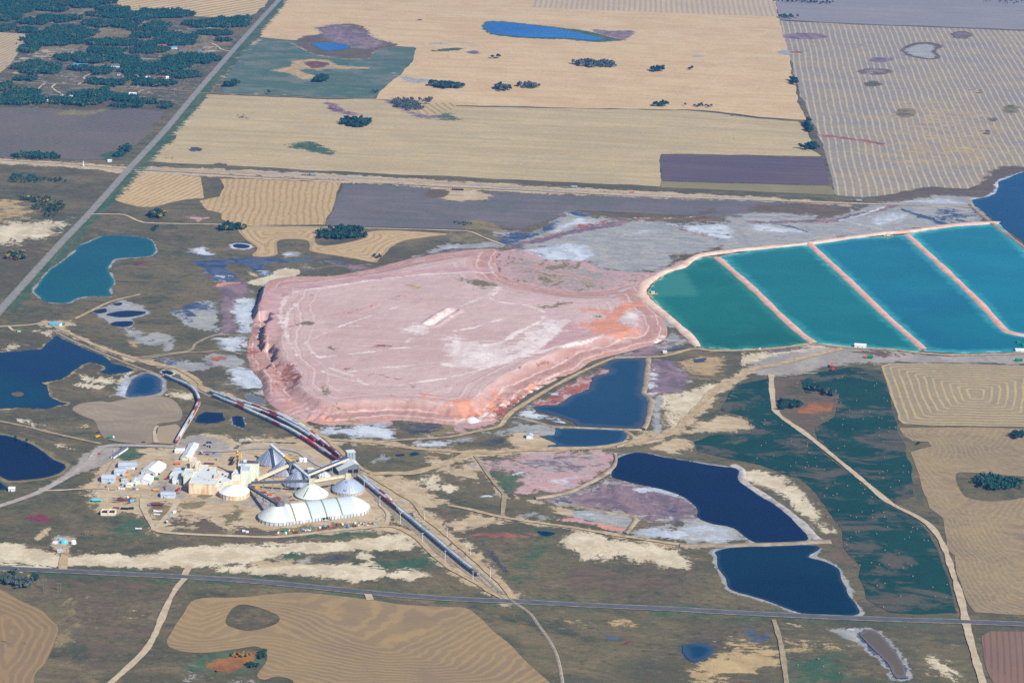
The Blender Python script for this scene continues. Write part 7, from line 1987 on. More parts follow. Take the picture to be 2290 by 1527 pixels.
grove('B', [(1540, 880, 90, 25), (1600, 920, 110, 25), (1740, 870, 60, 16), (1490, 915, 45, 12)], [ba_, ba_, gr_], 14, 'bare grey tree of the thicket by the striped patch', 'thicket by the striped patch', mass=L_BARE)
grove('B', [(1050, 1050, 35, 20), (1135, 1040, 60, 12), (1215, 1060, 40, 18), (1130, 1080, 90, 12)], [gr_], 12, 'dark tree of the ring grove in the pale field', 'ring grove in the pale field')
grove('B', [(825, 695, 55, 15)], [gr_], 12, 'tree of the grove inside the green field', 'grove inside the green field', 1.1)
grove('B', [(55, 740, 55, 15)], [gr_], 13, 'tree of the round grove at the green field corner by the highway', 'corner grove', 1.1)
grove('B', [(365, 806, 30, 5), (1285, 795, 45, 8)], [gr_], 14, 'low tree on the south edge of the green field', 'trees on the green field edge', .7)
grove('D', [(330, 710, 24, 26)], [gr_], 12, 'tree of the round clump on the grey field border', 'round clump on the border')
grove('D', [(445, 1085, 26, 26), (462, 1125, 16, 16)], [gr_], 12, 'tree of the upper border clump near the ploughed strip', 'upper border clump')
grove('D', [(480, 1265, 48, 16), (410, 1278, 40, 7)], [gr_], 13, 'tree of the lower border clump near the ploughed strip', 'lower border clump')
grove('D', [(275, 155, 88, 8)], [gr_], 18, 'tree of the short hedge in the far grey field', 'short far hedge', .9)
grove('D', [(400, 25, 240, 8)], [gr_], 24, 'tree of the long hedge at the top of the picture', 'long far hedge', .9, mass=L_GREEN)
grove('F', [(1000, 680, 190, 18), (1060, 640, 130, 20), (930, 700, 110, 16)], [gr_, ba_, gr_], 10, 'tree of the dense dark wood south of the straight road', 'dense wood south of the road', 1.0, mass=L_GREEN)
grove('F', [(1300, 860, 45, 20)], [gr_], 12, 'bush at the tip of the curved swathed field', 'bushes at the swathed field tip', .5)
grove('E', [(1340, 510, 60, 30)], ['yellow', gr_, gr_], 10, 'yellow tree of the clump above the straight road', 'yellow clump above the road')
grove('E', [(1330, 625, 22, 12)], [gr_], 9, 'dark bush just below the straight road', 'bushes below the road', .7)
grove('E', [(1960, 620, 80, 25), (2060, 620, 40, 12)], [gr_, 'yellow', gr_], 10, 'tree of the mixed clump at the road bend by small fields', 'mixed clump at the road')
grove('E', [(330, 380, 150, 18), (460, 450, 70, 45), (330, 440, 40, 25), (420, 515, 55, 12)], [gr_, 'yellow', gr_, 'rust'], 13, 'tree of the autumn coloured wood west of the highway', 'autumn wood west of the highway', .85, mass=L_AUT)
grove('E', [(150, 860, 75, 30)], ['yellow', gr_, 'rust'], 10, 'tree of the yellow and green clump at the left edge', 'yellow clump at the left edge')
grove('E', [(220, 205, 170, 24), (140, 175, 60, 14)], [gr_], 15, 'tree of the loose belt below the rail corridor', 'loose belt below the corridor', .8, mass=L_WOOD)
grove('E', [(490, 210, 80, 10)], [gr_], 14, 'low tree right of the loose belt below the corridor', 'low trees below the corridor', .6)
grove('M', [(80, 660, 75, 30), (200, 690, 90, 35), (140, 600, 40, 15)], [gr_, ba_, ba_], 7, 'tree of the grey-green copse by the south west road', 'copse by the south west road', .8, mass=L_BARE)
grove('M', [(295, 650, 35, 18)], ['yellow', gr_], 7, 'yellow tree on the right side of the south west copse', 'yellow trees of the copse', .75)
grove('M', [(2240, 1280, 30, 40), (2160, 1385, 45, 14)], [gr_], 7, 'green bush round the rust coloured hollow', 'bushes round the rust hollow', .5)
grove('M', [(2060, 1290, 120, 18), (1850, 1430, 40, 10)], ['rust', 'yellow'], 8, 'rust coloured bush in the hollow inside the stubble', 'rust bushes in the hollow', .5)
grove('L', [(620, 690, 60, 25), (480, 660, 60, 14)], [gr_, ba_], 8, 'tree of the upper bluff in the hay meadow', 'upper bluff in the hay meadow', .75)
grove('L', [(300, 790, 100, 26), (220, 820, 25, 20)], [gr_], 8, 'tree of the lower bluff in the hay meadow', 'lower bluff in the hay meadow', .75)
grove('L', [(2250, 1060, 50, 20)], [gr_], 8, 'tree of the dark clump at the right picture edge', 'dark clump at the right edge', .9)
grove('L', [(2080, 1470, 180, 50), (1960, 1440, 90, 30)], [gr_, gr_, ba_], 8, 'tree of the dark wood inside the curved stubble field', 'dark wood in the curved stubble', .9, mass=L_WOOD)
grove('L', [(1385, 1125, 28, 8)], [gr_], 7, 'small bush on the grassy spur between stubble fields', 'bushes on the grassy spur', .4)
grove('I', [(150, 1070, 40, 10), (230, 1105, 40, 10)], [gr_], 9, 'small bush on the bank of the lower left pond', 'bushes on the pond bank', .5)
grove('G', [(110, 575, 90, 18)], [gr_], 12, 'low bush at the sharp road bend north of the pile', 'bushes at the road bend', .35)
# the wooded pasture in the north west reads as one mass
WOODS = [(60, 50, 150, 50), (130, 90, 120, 40), (60, 150, 90, 32), (330, 45, 110, 24), (440, 88, 130, 14), (560, 30, 90, 20), (730, 45, 130, 24), (880, 25, 90, 18), (970, 88, 110, 18), (250, 192, 65, 18), (330, 196, 90, 18), (480, 172, 120, 22), (650, 162, 50, 12), (850, 135, 90, 16), (1030, 138, 120, 22), (1180, 160, 80, 30), (830, 212, 110, 22), (980, 214, 180, 22), (1300, 140, 100, 30), (1430, 125, 190, 28), (1620, 210, 50, 14), (1760, 215, 130, 22), (1960, 205, 150, 28), (2060, 180, 60, 24), (40, 252, 60, 22), (230, 268, 80, 16), (520, 258, 90, 24), (640, 288, 160, 32), (450, 310, 140, 32), (350, 360, 130, 32), (500, 368, 180, 22), (250, 428, 80, 24), (950, 372, 190, 18), (1100, 362, 60, 14), (1230, 312, 90, 20), (1340, 242, 100, 30), (1440, 308, 80, 20), (1510, 338, 130, 30), (1480, 372, 150, 18), (1210, 388, 110, 18), (1240, 446, 110, 18), (1380, 434, 60, 12), (1830, 294, 125, 14), (1910, 352, 50, 8), (1160, 258, 60, 10), (820, 438, 70, 18), (960, 442, 80, 16), (640, 500, 130, 26), (800, 520, 110, 26), (950, 488, 90, 22), (1080, 536, 100, 32), (320, 590, 170, 42), (1200, 610, 150, 34), (1400, 575, 190, 30), (1600, 510, 180, 26), (1750, 518, 90, 32), (1550, 648, 160, 18), (700, 598, 90, 14), (880, 618, 60, 26), (1130, 686, 60, 10), (830, 712, 90, 18), (980, 722, 80, 18), (1320, 718, 140, 26), (180, 684, 60, 10), (280, 686, 35, 11), (20, 755, 60, 28), (200, 810, 130, 28), (80, 865, 130, 36), (280, 868, 100, 24), (640, 820, 40, 12), (790, 812, 110, 22), (880, 785, 26, 22), (650, 878, 180, 26), (960, 840, 90, 22), (1060, 850, 90, 22), (1200, 878, 120, 13), (1310, 880, 40, 10), (1410, 912, 50, 18), (1080, 914, 110, 10), (320, 1346, 160, 14), (1080, 1280, 36, 20), (1020, 1332, 36, 14)]
wp = in_ellipses([(a, b, c * 1.25, d * 1.25) for a, b, c, d in WOODS], 'A', 5.4, wr)
wood_mesh(wp, L_WOOD, 'woodland', 9.0)['label'] = 'dark green wooded pasture along the upper left of the picture'
sp_ = []
for _ in range(900):
    x, y = wr.uniform(0, 1750), wr.uniform(0, 930)
    if not (y < 560 and x < 130) and not (x > 980 and y < 40 + (x - 980) * .03) and x < 2000 - y * .5:
        sp_.append(P(*T('A', x, y)[0]))
wood_mesh(sp_, L_WOOD, 'scrub', 3.0)['label'] = 'low scrub between the groves of the wooded pasture'
ob = wood_mesh(in_ellipses([(2140, 20, 190, 12)], 'D', 22, wr) , L_WOOD, 'woodland', 8.5)
ob['label'] = 'dark wood at the top right corner of the picture'

# ================================================================== hay bales
HAYM = simple('hay', V4(164, 140, 108), V4(140, 116, 88), .8, .95, use_obj=True)
m = MB()
pts_ = [(s, .95 * math.cos(a), .95 + .95 * math.sin(a)) for s in (-.85, .85) for a in np.linspace(0, 6.2832, 15)[:-1]]
m.add(pts_, [(i, (i + 1) % 14, 14 + (i + 1) % 14, 14 + i) for i in range(14)] + [tuple(range(14)), tuple(range(14, 28))[::-1]])
for s in (-.86, .86):
    m.add([(s, .5 * math.cos(a), .95 + .5 * math.sin(a)) for a in np.linspace(0, 6.2832, 11)[:-1]], [tuple(range(10))])
me_bale = mk(m, 'hay_bale', [HAYM])
BL = [('L', (908, 518, 737, 547, 908, 561, 700, 566, 500, 595, 352, 607, 350, 630, 1030, 607, 1015, 625, 940, 668, 705, 732, 725, 772, 860, 752, 1093, 730, 1122, 755, 800, 835, 910, 851, 970, 850, 735, 868, 745, 910, 812, 893, 917, 910, 1048, 898, 1073, 903, 615, 930, 740, 957, 822, 998, 1052, 985, 1140, 981, 1190, 981, 1135, 1018, 1051, 1050, 77, 917, 70, 956, 225, 960, 495, 1040, 483, 1097, 300, 1102, 86, 1113, 46, 1137, 442, 1118, 438, 1135, 437, 1147, 703, 1160, 755, 1142, 1085, 1102, 455, 1200, 510, 1239, 153, 1223, 341, 1280, 438, 1280, 448, 1308, 422, 1323, 519, 1311, 296, 1310, 583, 1340, 658, 1263, 1098, 1235, 1262, 1311, 1083, 1358, 1123, 1350, 1055, 1373, 1255, 1362, 1304, 1362, 1085, 1413, 1224, 1437, 892, 1460, 977, 1465, 675, 1456, 783, 1480, 930, 1507, 988, 1513, 1150, 1493, 604, 1500, 10, 1245)),
      ('Q', (905, 70, 844, 107, 998, 91, 1091, 73, 1123, 114, 1174, 119, 1110, 144, 893, 161, 920, 150, 828, 165, 787, 190, 1177, 173, 1375, 52, 1312, 101, 1346, 238, 932, 267, 1182, 273, 1103, 283, 1262, 284, 1020, 309, 1061, 323, 1179, 322, 1268, 319, 851, 322, 922, 375, 1291, 391, 1556, 384, 1474, 394, 1506, 406, 1060, 428, 1080, 423, 1209, 441, 1460, 428, 1022, 467, 1450, 467, 1415, 480, 1557, 486, 1585, 493, 990, 521, 1271, 561, 1374, 583, 1089, 670, 1172, 653, 1229, 665, 1301, 667, 1402, 691, 1466, 677, 1475, 751, 1271, 803, 1213, 819, 1620, 831, 1385, 897, 1640, 900, 1718, 908, 1725, 812, 1260, 978, 635, 1400, 785, 1356, 821, 1410, 935, 1460))]
for k, v in BL:
    for x, y in T(k, *v):
        q = P(x, y)
        o = bpy.data.objects.new('hay_bale', me_bale)
        COL.objects.link(o)
        east = x > 1728 and (y - 930) < (x - 1745) * .82
        o.location = (q[0], q[1], 0.55)
        o.rotation_euler = (0, 0, random.uniform(0, 3.14))
        s_c = random.uniform(.62, .74)
        o.scale = (s_c, s_c, s_c)
        if y > 1395:
            tag(o, 'round hay bale in the green patch south of the highway', 'hay bale', 'bales south of the highway')
        elif east:
            tag(o, 'round hay bale in the meadow east of the gravel road', 'hay bale', 'bales east of the gravel road')
        else:
            tag(o, 'round hay bale in the meadow between the dark pond and gravel road', 'hay bale', 'bales west of the gravel road')

# ================================================================== poles
def pole(k, x, y0, y1, label, group, mat=None, arm=True, name='light_pole', cat='light pole', r=.22):
    q = T(k, x, y1)[0]
    g = P(*q)
    hgt = (y1 - y0) / TILES[k][2] / (SC(*q) * VPM)
    t = thing(name, label, cat, (g[0], g[1], 0), 0, group)
    MB().lathe([(r * 1.4, 0), (r * .8, hgt), (0, hgt)], 6).build('post', mat or WHP, t)
    MB().box(-.6, .6, -.6, .6, -.2, .35).build('footing', CON, t)
    if arm:
        MB().beam((-1.3, 0, hgt - .1), (1.3, 0, hgt - .1), .25, .25).build('crossarm', mat or WHP, t)
        for s in (-1.2, 1.2):
            MB().box(s - .5, s + .5, -.35, .35, hgt - .5, hgt - .15).build('lamp', STEEL, t)
    return t
for i, (x, a, b) in enumerate(((195, 180, 268), (392, 395, 515), (652, 600, 740), (932, 855, 975), (1218, 1080, 1205), (1570, 1340, 1450))):
    pole('S', x, a, b, f'{ORD[i]} white light pole counted from the silver dome, left of the long south train', 'light poles left of the south train')
for i, (x, a, b) in enumerate(((958, 575, 695), (1243, 800, 915), (1540, 1050, 1145), (1790, 1290, 1420))):
    pole('S', x, a, b, f'{ORD[i]} white light pole counted from the plant, right of the long south train', 'light poles right of the south train')
def hframe(k, x0, x1, y0, y1, label):
    qa, qb = P(*T(k, x0, y1)[0]), P(*T(k, x1, y1 + 2)[0])
    sc = SC(*T(k, x0, y1)[0])
    hgt = (y1 - y0) / TILES[k][2] / (sc * VPM)
    t = thing('power_pole', label, 'power pole', (*qa, 0), 0, 'twin post power poles')
    dx, dy = qb[0] - qa[0], qb[1] - qa[1]
    for x, y in ((0, 0), (dx, dy)):
        MB().lathe([(.26, 0), (.18, hgt), (0, hgt)], 6).build('post', WOOD, t, (x, y, 0))
    MB().beam((-dx * .5, -dy * .5, hgt * .9), (dx * 1.5, dy * 1.5, hgt * .9), .3, .35).build('crossarm', WOOD, t)
    for u in (-.4, .5, 1.4):
        MB().lathe([(.12, hgt * .9 - 1.4), (.2, hgt * .9 - .7), (.12, hgt * .9 - .1)], 6).build('insulator', STEEL, t, (dx * u, dy * u, 0))
    return t
for x0, x1, a, b, l in ((370, 393, 630, 735, 'tall twin post power pole right of the south west copse'), (495, 518, 665, 738, 'twin post power pole right of the tall one by the copse'), (728, 747, 220, 266, 'left twin post power pole in the brown grass south of the bunkers'),
                        (805, 827, 226, 278, 'right twin post power pole in the brown grass south of the bunkers'), (570, 592, 378, 444, 'twin post power pole beside the valve station lane'), (670, 693, 385, 455, 'twin post power pole on the chalk bank edge'), (67, 90, 1125, 1195, 'twin post power pole standing in the left stubble field')):
    hframe('M', x0, x1, a, b, l)
pole('M', 228, 1135, 1200, 'single wooden pole in the left stubble field', None, WOOD, False, 'power_pole', 'power pole')
pole('M', 443, 258, 302, 'single wooden pole left of the valve station', None, WOOD, False, 'power_pole', 'power pole')
pole('O', 462, 1065, 1110, 'single pale pole beside the highway east of the rail crossing', None, WOOD, True, 'power_pole', 'power pole')
pole('I', 2018, 1030, 1075, 'dark pole at the north corner of the car park', None, WOOD, True, 'power_pole', 'power pole')
pole('A', 712, 1378, 1420, 'leaning white pole on the rail corridor west of the highway', None, WHP, False, 'marker_pole', 'pole', r=.9)

# ================================================================== vehicles and machines
def car_meshes(mat):
    b = MB()
    sec = [(-2.25, .35), (-2.25, .95), (-1.3, 1.02), (1.25, 1.02), (2.2, .85), (2.25, .35)]
    n = len(sec)
    b.add([(x, -.88, z) for x, z in sec] + [(x, .88, z) for x, z in sec], [tuple(range(n))[::-1], tuple(range(n, 2 * n))] + [(i, i + 1, n + i + 1, n + i) for i in range(n - 1)])
    c = MB()
    cs = [(-1.9, 1.0), (-1.3, 1.58), (.35, 1.58), (1.2, 1.0)]
    c.add([(x, -.78, z) for x, z in cs] + [(x, .78, z) for x, z in cs], [(0, 1, 2, 3)[::-1], (4, 5, 6, 7), (0, 1, 5, 4), (2, 3, 7, 6)])
    r = MB().box(-1.32, .37, -.74, .74, 1.56, 1.62)
    wv = MB()
    pts = [(.34 * math.cos(a), d, .34 + .34 * math.sin(a)) for d in (-.1, .1) for a in np.linspace(0, 6.2832, 11)[:-1]]
    wv.add(pts, [(i, (i + 1) % 10, 10 + (i + 1) % 10, 10 + i) for i in range(10)] + [tuple(range(10)), tuple(range(10, 20))])
    return mk(b, 'body', [mat]), mk(c, 'glasshouse', [GLASS]), mk(r, 'roof', [mat]), mk(wv, 'wheel', [TYRE])
CARS = {c: car_meshes(m) for c, m in (('white', WHP), ('black', BLK), ('red', REDP), ('blue', BLUP), ('silver', STEEL), ('dark grey', WDARK))}
def car(x, y, col, label, k='U', rz=None, s=1.15, name='parked_car', cat='car'):
    q = P(*T(k, x, y)[0])
    t = thing(name, label, cat, (q[0], q[1], 1.0 if k == 'I' else .05), random.uniform(0, 6.28) if rz is None else rz, 'cars in the plant yard')
    t.scale = (s, s, s)
    b, c, r, wl_ = CARS[col]
    for me, loc in ((b, (0, 0, 0)), (c, (0, 0, 0)), (r, (0, 0, 0)), (wl_, (-1.4, -.82, 0)), (wl_, (1.4, -.82, 0)), (wl_, (-1.4, .82, 0)), (wl_, (1.4, .82, 0))):
        o = bpy.data.objects.new(me.name, me)
        COL.objects.link(o)
        o.parent = t
        o.location = loc
for x, y, c, l in ((1550, 224, 'white', 'white car parked alone left of the group in the car park'), (1680, 190, 'black', 'black car at the top of the car park group'), (1715, 192, 'dark grey', 'dark grey car right of the topmost black car'), (1642, 230, 'black', 'black car at the left of the car park group'),
                   (1664, 236, 'white', 'white car in the middle of the car park group'), (1690, 248, 'silver', 'silver car at the lower side of the car park group'), (1712, 252, 'black', 'black car at the lower right of the car park group'), (1592, 330, 'white', 'white car by the lower edge of the car park'), (1580, 352, 'dark grey', 'dark grey car below the white one at the lower car park edge'),
                   (1676, 362, 'red', 'red car at the lower middle of the car park'), (1775, 342, 'blue', 'blue car at the lower right of the car park'), (350, 312, 'white', 'white car beside the long dark roofed building'), (122, 52, 'dark grey', 'dark car at the edge of the bare tan lot'), (765, 190, 'dark grey', 'dark car on the lane below the bare tan lot'),
                   (135, 355, 'red', 'red car on the gravel apron'), (25, 388, 'white', 'white car at the left of the gravel apron'), (250, 852, 'white', 'white car in the yard below the corner shed'), (235, 826, 'dark grey', 'dark car above the white one below the corner shed'), (458, 660, 'blue', 'blue car in front of the pale blue warehouse'),
                   (660, 566, 'red', 'red car beside the rear pale blue warehouse'), (1090, 712, 'red', 'red car beside the low annex'), (1070, 826, 'red', 'dull red car left of the low silver shelter'), (978, 640, 'dark grey', 'dark car beside the big white shed')):
    car(x, y, c, l)
for x, y, c, l in ((1330, 1168, 'white', 'white pickup at the storage hall doorway'), (1378, 1162, 'silver', 'silver car right of the white pickup at the storage hall')):
    car(x, y, c, l, 'V', rz=.2, s=1.3)
def truck(label, x, y, k, cab, body, rz=0.0, s=1.0, name='truck', cat='truck'):
    q = P(*T(k, x, y)[0])
    t = thing(name, label, cat, (q[0], q[1], .05), rz)
    t.scale = (s, s, s)
    MB().box(2.4, 4.4, -1.2, 1.2, .9, 3.0).build('cab', cab, t)
    MB().box(3.9, 4.45, -1.05, 1.05, 1.9, 2.7).build('windscreen', GLASS, t)
    MB().add([(-4.2, -1.3, 1.1), (2.1, -1.3, 1.1), (2.1, 1.3, 1.1), (-4.2, 1.3, 1.1), (-4.4, -1.4, 3.1), (2.2, -1.4, 3.1), (2.2, 1.4, 3.1), (-4.4, 1.4, 3.1)], [(0, 1, 5, 4), (1, 2, 6, 5), (2, 3, 7, 6), (3, 0, 4, 7), (4, 5, 6, 7), (0, 3, 2, 1)]).build('box', body, t)
    MB().box(-4.2, 4.2, -.9, .9, .65, 1.0).build('chassis', BLK, t)
    wl_ = CARS['white'][3]
    for i in (-3.2, -1.9, 3.2):
        for j in (-1.05, 1.05):
            o = bpy.data.objects.new('wheel', wl_)
            COL.objects.link(o)
            o.parent = t
            o.location = (i, j, 0)
            o.scale = (1.5, 1.5, 1.5)
    return t
truck('orange truck on the gravel south of the turquoise ponds', 646, 458, 'L', REDP, ORG, 1.4, 1.3)
truck('green box truck with orange cab on the gravel by the ponds', 965, 385, 'L', ORG, GRNP, 3.1, 1.4)
truck('green truck at the right end of the pond gravel', 2245, 410, 'L', GRNP, GRNP, .2, 1.3)
truck('green and white truck on the lane below the bare tan lot', 308, 128, 'U', WHP, GRNP, .3, 1.0)
truck('yellow truck at the left edge of the bare tan lot', 115, 112, 'U', YEL, YEL, .8, .8)
truck('red truck in the yard before the mill', 1262, 868, 'U', REDP, REDP, 1.3, .9)
truck('yellow truck at the yard crossing', 945, 872, 'U', YEL, YEL, .2, .9)
truck('orange machine truck north of the mill', 1250, 500, 'U', ORG, ORG, .4, .9)
truck('red and orange machine on the rail corridor', 1578, 310, 'G', REDP, ORG, .1, .8)
truck('small red machine at the gravel beside the orange truck', 655, 490, 'L', REDP, REDP, 1.0, 1.0)
truck('white truck on the pale corridor west of the brown field', 345, 352, 'B', WHP, WHP, .1, 1.0) if False else None
def work_train(label, k, x0, y0, x1, y1):
    a, b = Vector(P(*T(k, x0, y0)[0])), Vector(P(*T(k, x1, y1)[0]))
    t = thing('work_train', label, 'work train', (a.x, a.y, 1.0), math.atan2(b.y - a.y, b.x - a.x))
    Lw = (b - a).length
    MB().box(0, Lw * .48, -1.5, 1.5, .9, 1.7).build('flat_wagon', WOOD, t)
    MB().box(Lw * .50, Lw * .60, -1.6, 1.6, .9, 4.2).build('engine', DGW, t)
    MB().box(Lw * .62, Lw, -1.6, 1.6, .9, 3.9).build('box_wagon', GYW, t)
    for x in np.linspace(2, Lw - 2, 6):
        MB().box(x - 1.2, x + 1.2, -1.1, 1.1, .1, .85).build('bogie', BLK, t)
work_train('grey work train on the corridor north of the dark field', 'G', 980, 268, 1110, 270)
work_train('grey work train on the corridor near the ponds', 'H', 776, 384, 905, 387)
work_train('pale work train on the corridor below the pale field', 'F', 668, 162, 790, 166)
def dredge(label, k, x, y, s=1.0):
    q = P(*T(k, x, y)[0])
    t = thing('pond_barge', label, 'barge', (q[0], q[1], 1.35), .1)
    t.scale = (s, s, s)
    MB().add([(-7, -2.6, -.3), (7, -2.6, -.3), (7, 2.6, -.3), (-7, 2.6, -.3), (-7.6, -3, .9), (7.6, -3, .9), (7.6, 3, .9), (-7.6, 3, .9)], [(0, 1, 5, 4), (1, 2, 6, 5), (2, 3, 7, 6), (3, 0, 4, 7), (4, 5, 6, 7)]).build('hull', YEL, t)
    MB().box(-2.5, 2.5, -1.8, 1.8, .9, 3.8).build('cabin', WHP, t)
    MB().box(-2.0, 2.0, -1.85, -1.75, 2.2, 3.3).build('window', GLASS, t)
    MB().beam((3, 0, 1.5), (10, 0, 3.6), .6, .6).build('boom', BLUP, t)
dredge('small barge with cabin at the shore of the green pond', 'G', 1755, 1180, 1.1)
dredge('yellow barge at the shore of the third turquoise pond', 'H', 1130, 684, 1.2)
dredge('small yellow barge at the lower left of the green pond', 'L', 35, 320, .7)

# ================================================================== clutter in the plant yard
def scrap(k, x, y, kind, mat, label, group=None, rz=None, s=1.0):
    q = P(*T(k, x, y)[0])
    rz = random.uniform(0, 3.1) if rz is None else rz
    if kind == 'pipes':
        t = thing('pipe_stack', label, 'pipe stack', (q[0], q[1], .02), rz, group)
        for i in range(4):
            for j in range(2 if i < 3 else 1):
                MB().beam((-4.5 * s, (i - 1.5) * .6, .3 + .55 * j), (4.5 * s, (i - 1.5) * .6, .3 + .55 * j), .5, .5).build('pipe', mat, t)
    elif kind == 'crate':
        t = thing('steel_crate', label, 'crate', (q[0], q[1], .02), rz, group)
        MB().box(-1.6 * s, 1.6 * s, -1.2 * s, 1.2 * s, .15, 1.7 * s).build('box', mat, t)
        MB().box(-1.7 * s, 1.7 * s, -1.3 * s, 1.3 * s, 1.7 * s, 1.9 * s).build('lid', mat, t)
        MB().box(-1.6 * s, -1.2 * s, -1.1 * s, 1.1 * s, 0, .16).box(1.2 * s, 1.6 * s, -1.1 * s, 1.1 * s, 0, .16).build('skid', WOOD, t)
    elif kind == 'container':
        t = thing('shipping_container', label, 'container', (q[0], q[1], .02), rz, group)
        m_ = MB().box(-3.0 * s, 3.0 * s, -1.2, 1.2, .1, 2.6)
        for i in range(13):
            for u in (-1.2, 1.2):
                m_.box(-2.9 * s + i * .48 * s, -2.75 * s + i * .48 * s, u - .06, u + .06, .2, 2.5)
        m_.build('box', mat, t)
        MB().box(3.0 * s, 3.0 * s + .08, -1.1, 1.1, .2, 2.5).build('door', STEEL, t)
    elif kind == 'beams':
        t = thing('beam_stack', label, 'beam stack', (q[0], q[1], .02), rz, group)
        for i in range(6):
            MB().beam((-5 * s, (i - 2.5) * 1.1, .35), (5 * s, (i - 2.5) * 1.1 + random.uniform(-.5, .5), .35), .55, .5).build('beam', mat, t)
    elif kind == 'drum':
        t = thing('round_vessel', label, 'vessel', (q[0], q[1], .02), rz, group)
        MB().lathe([(1.5 * s, 0), (1.5 * s, 2.2 * s), (.9 * s, 2.7 * s), (0, 2.8 * s)], 12).build('shell', mat, t)
        MB().lathe([(1.7 * s, 0), (1.7 * s, .25), (1.4 * s, .25)], 12).build('base_ring', STEEL, t)
    return t
MIX = [('crate', WHP), ('crate', STEEL), ('crate', STEEL), ('pipes', WHP), ('beams', WOOD), ('drum', STEEL), ('crate', WOOD), ('pipes', RUSTY), ('crate', WHP), ('pipes', STEEL), ('drum', WHP), ('container', BLUP), ('crate', YEL), ('beams', RUSTY), ('crate', SKYP), ('drum', STEEL), ('crate', ORG), ('crate', GRNP), ('pipes', WOOD)]
MN = {id(WHP): 'white', id(STEEL): 'grey', id(BLUP): 'blue', id(YEL): 'yellow', id(RUSTY): 'rusty', id(SKYP): 'light blue', id(ORG): 'orange', id(GRNP): 'green', id(WOOD): 'brown', id(REDP): 'red', id(BLK): 'black'}
KN = {'crate': 'crate', 'pipes': 'pipe stack', 'drum': 'vessel', 'container': 'container', 'beams': 'beam stack'}
for i in range(46):
    u = random.random()
    x = 600 + u * 1420
    y = 1352 - u * 150 + random.uniform(-30, 26) + max(0, u - .6) * 40
    kd, mt = random.choice(MIX)
    nm = MN.get(id(mt), 'grey')
    scrap('V', x, y, kd, mt, f'{nm} {KN[kd]} in the junk row south of the long storage hall', f'{nm} {KN[kd]}s in the junk row', s=random.uniform(.55, 1.0) if kd != 'container' else .7)
